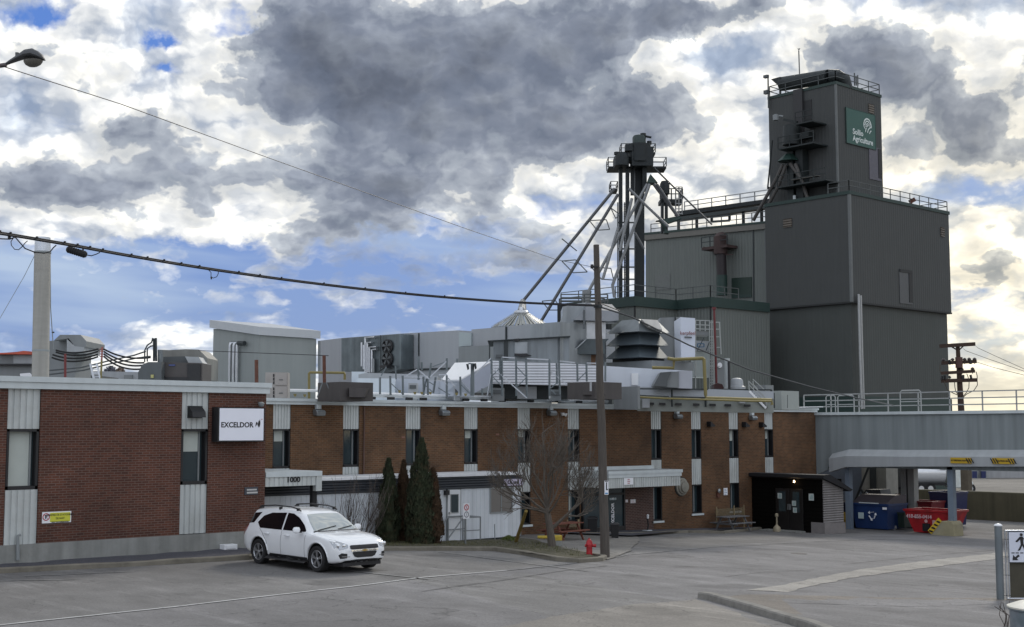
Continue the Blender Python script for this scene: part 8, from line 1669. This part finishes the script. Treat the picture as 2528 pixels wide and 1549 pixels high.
# ---------------------------------------------------------------- bucket elevator structure
Wd = 128.0; U_ = lambda x, y: (1480 + x * .1655, 310 + y * .1655); kk = mpp(Wd)
be = wthing('bucket_elevator', 'tall black-green bucket elevator with railed heads and many sloping spouts', 'bucket elevator', ad(1560, 735, Wd)); BD = mat('elevator_black_green', (.013, .018, .020), .6, .2, var=.25)
def col(x0, x1, y0, y1, name, m=BD, th=1.0, dd=0): return pxp([(x0, y0), (x1, y0), (x1, y1), (x0, y1)], Wd + dd, th).build(name, m, be)
for (a, b) in ((1529, 1537), (1546, 1554)): col(a, b, 415, 738, 'leg')
col(1568, 1591, 400, 735, 'leg', BD, 1.0, 1); col(1558, 1566, 410, 480, 'leg', BD, .8, .5); col(1586, 1597, 405, 470, 'leg')
p = MB(); p.tube([ad(1578, 402, Wd), ad(1578, 358, Wd)], [29*kk, 29*kk], 16); p.build('head_house', BD, be, smooth=True); p = MB(); q = ad(1578, 355, Wd); p.lathe([(17*kk, -2*kk), (17*kk, 15*kk), (14*kk, 20*kk), (4*kk, 22*kk), (.02, 24*kk)], 16, q); p.build('head_dome', mat('dome_green', (.028, .045, .042), .5, .2), be, smooth=True)
p = MB(); p.tube([ad(1535, 410, Wd - 1), ad(1535, 388, Wd - 1), ad(1535, 379, Wd - 1)], [18*kk, 18*kk, 13*kk], 14); p.build('second_head', BD, be, smooth=True); col(1544, 1562, 356, 372, 'motor', BD, 1, -1); pipe([(1592, 337), (1608, 340)], Wd, .12, 5).build('davit', BD, be); pipe([(1588, 330), (1588, 336)], Wd, .3, 6).build('vent', BD, be); pipe([(1603, 349), (1603, 357)], Wd, .25, 6).build('vent', BD, be); pipe([(1523, 376), (1523, 383)], Wd - 1, .3, 6).build('vent', BD, be)
def plat2(x0, x1, y, d_, dep, h=22):
    a = ad(x0, y, d_); b = ad(x1, y, d_); b.z = a.z; p = MB(); p.prism([a, b, b + FW * dep, a + FW * dep], UP * -.2); f_ = p.build('platform', BD, be); rail([a, b, b + FW * dep, a + FW * dep, a], h * kk, .03, 2.0, 1, MATS['rail_dark'], f_, 'railing')
plat2(1502, 1645, 411, Wd + 1, 2.4, 23); plat2(1534, 1618, 376, Wd + .8, 2.0, 22); col(1560, 1613, 362, 409, 'head_box', BD, 2.2, -.9); col(1517, 1553, 386, 412, 'second_head_box', BD, 2, -.6); plat2(1508, 1525, 466, Wd - 1, 2, 18)
p = MB(); p.prism([ad(x, y, Wd - 1) for x, y in ((1606, 430), (1624, 451), (1598, 451))], FW * 1.6); p.build('funnel', DGREEN, be)
for i, (P, r_) in enumerate(((((1518, 466), (1290, 745)), .27), (((1526, 480), (1335, 795)), .27), (((1598, 455), (1450, 725)), .27), (((1604, 455), (1512, 705), (1517, 735)), .27), (((1552, 466), (1650, 560)), .25), (((1527, 560), (1488, 690)), .25), (((1614, 455), (1674, 535)), .3), (((1622, 455), (1655, 505)), .22), (((1560, 490), (1530, 620)), .25), (((1615, 415), (1758, 555)), .16), (((1567, 575), (1590, 615)), .22))):
    one_ = MB().tube([ad(x, y, Wd - 2.5 - .3 * i + (6 if i == 9 else 0)) for x, y in P], r_ * .56, 8); one_.build('spout', mat('spout_grey', (.22, .23, .235), .5, .4, var=.15) if i in (2, 3, 4, 5, 8) else mat('spout_dark', (.10, .105, .11), .5, .4), be, smooth=True)
a = ad(1291, 745, Wd - 2.5); p = MB(); p.tube([a, ad(1288, 772, 120)], [.3, .45], 8); p.build('spout_end', mat('spout_grey', (.1, .1, .1)), be); p = MB(); p.tube([ad(1449, 718, Wd - 3), ad(1447, 750, Wd - 3)], [.45, .4], 8); p.build('spout_end', MATS['spout_grey'], be)
# braces between spouts
for i, (pts) in enumerate((((1387, 590), (1424, 620), (1390, 592)), ((1455, 545), (1497, 543), (1505, 567), (1474, 569)), ((1387, 645), (1421, 642), (1450, 672), (1415, 674)), ((1508, 514), (1530, 530), (1520, 540)), ((1338, 744), (1370, 741), (1388, 766), (1355, 766)), ((1460, 660), (1508, 663), (1515, 692), (1485, 690)))):
    p = MB(); Q2 = [ad(x, y, Wd - 2.8) for x, y in pts]
    for a, b in zip(Q2, Q2[1:] + Q2[:1]): p.bar(a, b, .09)
    p.build('spreader', MATS['rail_dark'], be)
p = MB()
for x in (1525, 1542): p.bar(ad(x, 500, Wd + 1), ad(x, 735, Wd + 1), .08)
for y in range(505, 735, 6): p.bar(ad(1540, y, Wd + 1), ad(1545, y, Wd + 1), .06)
for y in (550, 615, 660, 690): p.bar(ad(1525, y, Wd + .5), ad(1567, y, Wd + .5), .14)
p.build('ladder', MATS['rail_dark'], be)
# right-hand smaller leg
t = wthing('small_elevator_leg', 'smaller dark elevator leg with caged platform behind the main one', 'bucket elevator', ad(1645, 570, Wd + 6)); d = Wd + 6
p = MB(); p.tube([ad(1641, 480, d), ad(1641, 455, d), ad(1641, 448, d)], [13*kk, 13*kk, 9*kk], 12); p.build('head', BD, t, smooth=True); 
for x in (1636, 1646): pxp([(x - 3, 480), (x + 3, 480), (x + 3, 575), (x - 3, 575)], d, .8).build('leg', BD, t)
a = ad(1630, 492, d); b = ad(1685, 486, d); b.z = a.z; p = MB(); p.prism([a, b, b + FW * 2, a + FW * 2], UP * -.4); f_ = p.build('platform', BD, t); rail([a, b, b + FW * 2], 1.1, .05, 1.2, 1, MATS['rail_dark'], f_, 'railing'); p = MB()
for x in (1668, 1676, 1684): p.bar(ad(x, 462, d), ad(x, 530, d), .09)
for y in (462, 470, 490, 503, 516, 528): p.bar(ad(1668, y, d), ad(1685, y, d), .08)
p.build('ladder_cage', RAILM, t); pxp([(1620, 545), (1676, 533), (1682, 540), (1645, 553), (1640, 575), (1652, 576), (1630, 545)], d - 3, 1).build('hopper', DGREEN, t)
# conveyor bridge on the annex roof
t = wthing('conveyor_walkway', 'long dark covered conveyor with railings above the annex roof', 'conveyor', ax(1750, 525, XA + 2)); X = XA + 2.5
def cw(pts, name, m, X=X, th=1.2): return MB().prism([ax(x, y, X) for x, y in pts], (th, 0, 0)).build(name, m, t)
cw([(1665, 523), (1905, 490), (1905, 499), (1665, 534)], 'conveyor', BD); cw([(1665, 537), (1905, 505), (1905, 512), (1660, 546)], 'trough', mat('trough_grey', (.05, .06, .06), .6, .3))
a = ax(1690, 520, X); b = ax(1900, 491, X); rail([a, b], 1.0, .05, 2.0, 1, RAILM, t)
for px, py in ((1675, 545), (1720, 540), (1835, 524), (1880, 515)): p = MB(); q = ax(px, py, X + .5); p.bar(q, q - UP * 2.0, .25); p.build('support', BD, t)
p = MB(); Q2 = [ax(x, y, X - 1.5) for x, y in ((1757, 536), (1801, 532), (1801, 545), (1757, 548))]
for a, b in zip(Q2, Q2[1:] + Q2[:1]): p.bar(a, b, .22)
p.build('bracket', BD, t)
# small balcony left under the ledge
t = wthing('railed_platform', 'railed dark platform with a spout foot behind the duct hood', 'platform', ad(1440, 748, 122)); a = ad(1385, 751, 122); b = ad(1500, 744, 122); b.z = a.z; p = MB(); p.prism([a, b, b + FW * 4, a + FW * 4], UP * -.5); p.build('deck', BD, t); rail([a, b], 24 * mpp(122), .05, 2.0, 2, MATS['rail_dark'], t); rail([a + FW * 4, b + FW * 4], 24 * mpp(122), .05, 2.0, 2, MATS['rail_dark'], t)
p = MB(); p.bar(a - UP * 12, a, .5); p.bar(b - UP * 12, b, .5); p.build('leg', BD, t)
# ================================================================ power pole at the far right
d = 92; S_ = lambda x, y: (2280 + x * .1325, 820 + y * .1325)
t = wthing('power_pole', 'brown power pole with four crossarms and insulators at far right', 'power pole', ad(2372, 1005, d)); PB = mat('creosote_brown', (.045, .026, .018), .85, var=.25, scale=2)
A_ = ad(*S_(635, 235), d); Bt = ad(*S_(700, 1420), d); Bt2 = Bt + (Bt - A_) * .5; p = MB(); p.tube([Bt2, Bt, A_], [.24, .22, .14], 10); p.build('pole', PB, t, smooth=True)
for a, b, r_ in (((300, 265), (960, 225), .26), ((335, 580), (985, 550), .24), ((325, 770), (955, 730), .22), ((330, 912), (1000, 895), .26)): p = MB(); p.bar(ad(*S_(*a), d - .2), ad(*S_(*b), d - .2), .16, r_); p.build('crossarm', PB, t)
for x, y in ((540, 515), (765, 510), (850, 505), (950, 505), (715, 695), (912, 685), (370, 520)):
    q = ad(*S_(x, y), d - .2); p = MB(); p.lathe([(.03, -.35), (.03, -.1), (.13, -.05), (.14, .02), (.05, .10)], 8, q); p.build('insulator', mat('insulator_brown', (.06, .05, .05), .3), t)
for a, b in (((345, 820), (335, 890)), ((395, 810), (400, 890)), ((475, 820), (500, 865)), ((740, 800), (740, 885)), ((875, 800), (890, 870)), ((865, 520), (885, 600)), ((480, 520), (500, 610))): p = MB(); p.bar(ad(*S_(*a), d - .3), ad(*S_(*b), d - .3), .12); p.build('fuse', BLK, t)
q = ad(*S_(660, 550), d - .3); p = MB(); p.tube([q - UP * .45, q + UP * .3], .25, 10); p.build('transformer', mat('transformer_brown', (.07, .03, .025), .6), t)
for a, b in (((530, 280), (630, 340)), ((660, 340), (740, 265))): p = MB(); p.bar(ad(*S_(*a), d), ad(*S_(*b), d), .08); p.build('brace', PB, t)
for P in (((380, 920), (415, 1010), (440, 1080), (560, 1145), (650, 1180)), ((575, 920), (585, 1030), (600, 1110), (650, 1175)), ((850, 920), (845, 1040), (800, 1130), (720, 1220)), ((1000, 900), (1005, 990), (940, 1090), (800, 1160), (730, 1230)), ((805, 780), (830, 840), (835, 900)), ((980, 740), (1000, 820), (1000, 900)), ((310, 600), (305, 700), (320, 760))): p = MB(); p.tube([ad(*S_(*q), d - .3) for q in P], .03, 5, cap=False); p.build('jumper_wire', mat('jumper', (.06, .05, .035), .6), t)
for i, P in enumerate((((960, 250), (1010, 295), (1300, 430), (1900, 700), (2600, 980)), ((740, 310), (790, 350), (1200, 500), (1900, 740), (2600, 960)), ((990, 560), (1300, 660), (1900, 810), (2600, 960)))):
    one(MB().tube([ad(*S_(*q), d - .5 - j * 3) for j, q in enumerate(P)], .018, 5), 'power_line', mat('line_grey', (.12, .11, .09), .6), ('uppermost thin power line leaving the far right pole', 'middle thin power line leaving the far right pole', 'lowest thin power line leaving the far right pole')[i], 'wire')
for P in (((700, 275), (720, 310), (690, 300)), ((760, 330), (790, 350), (770, 345))): pass
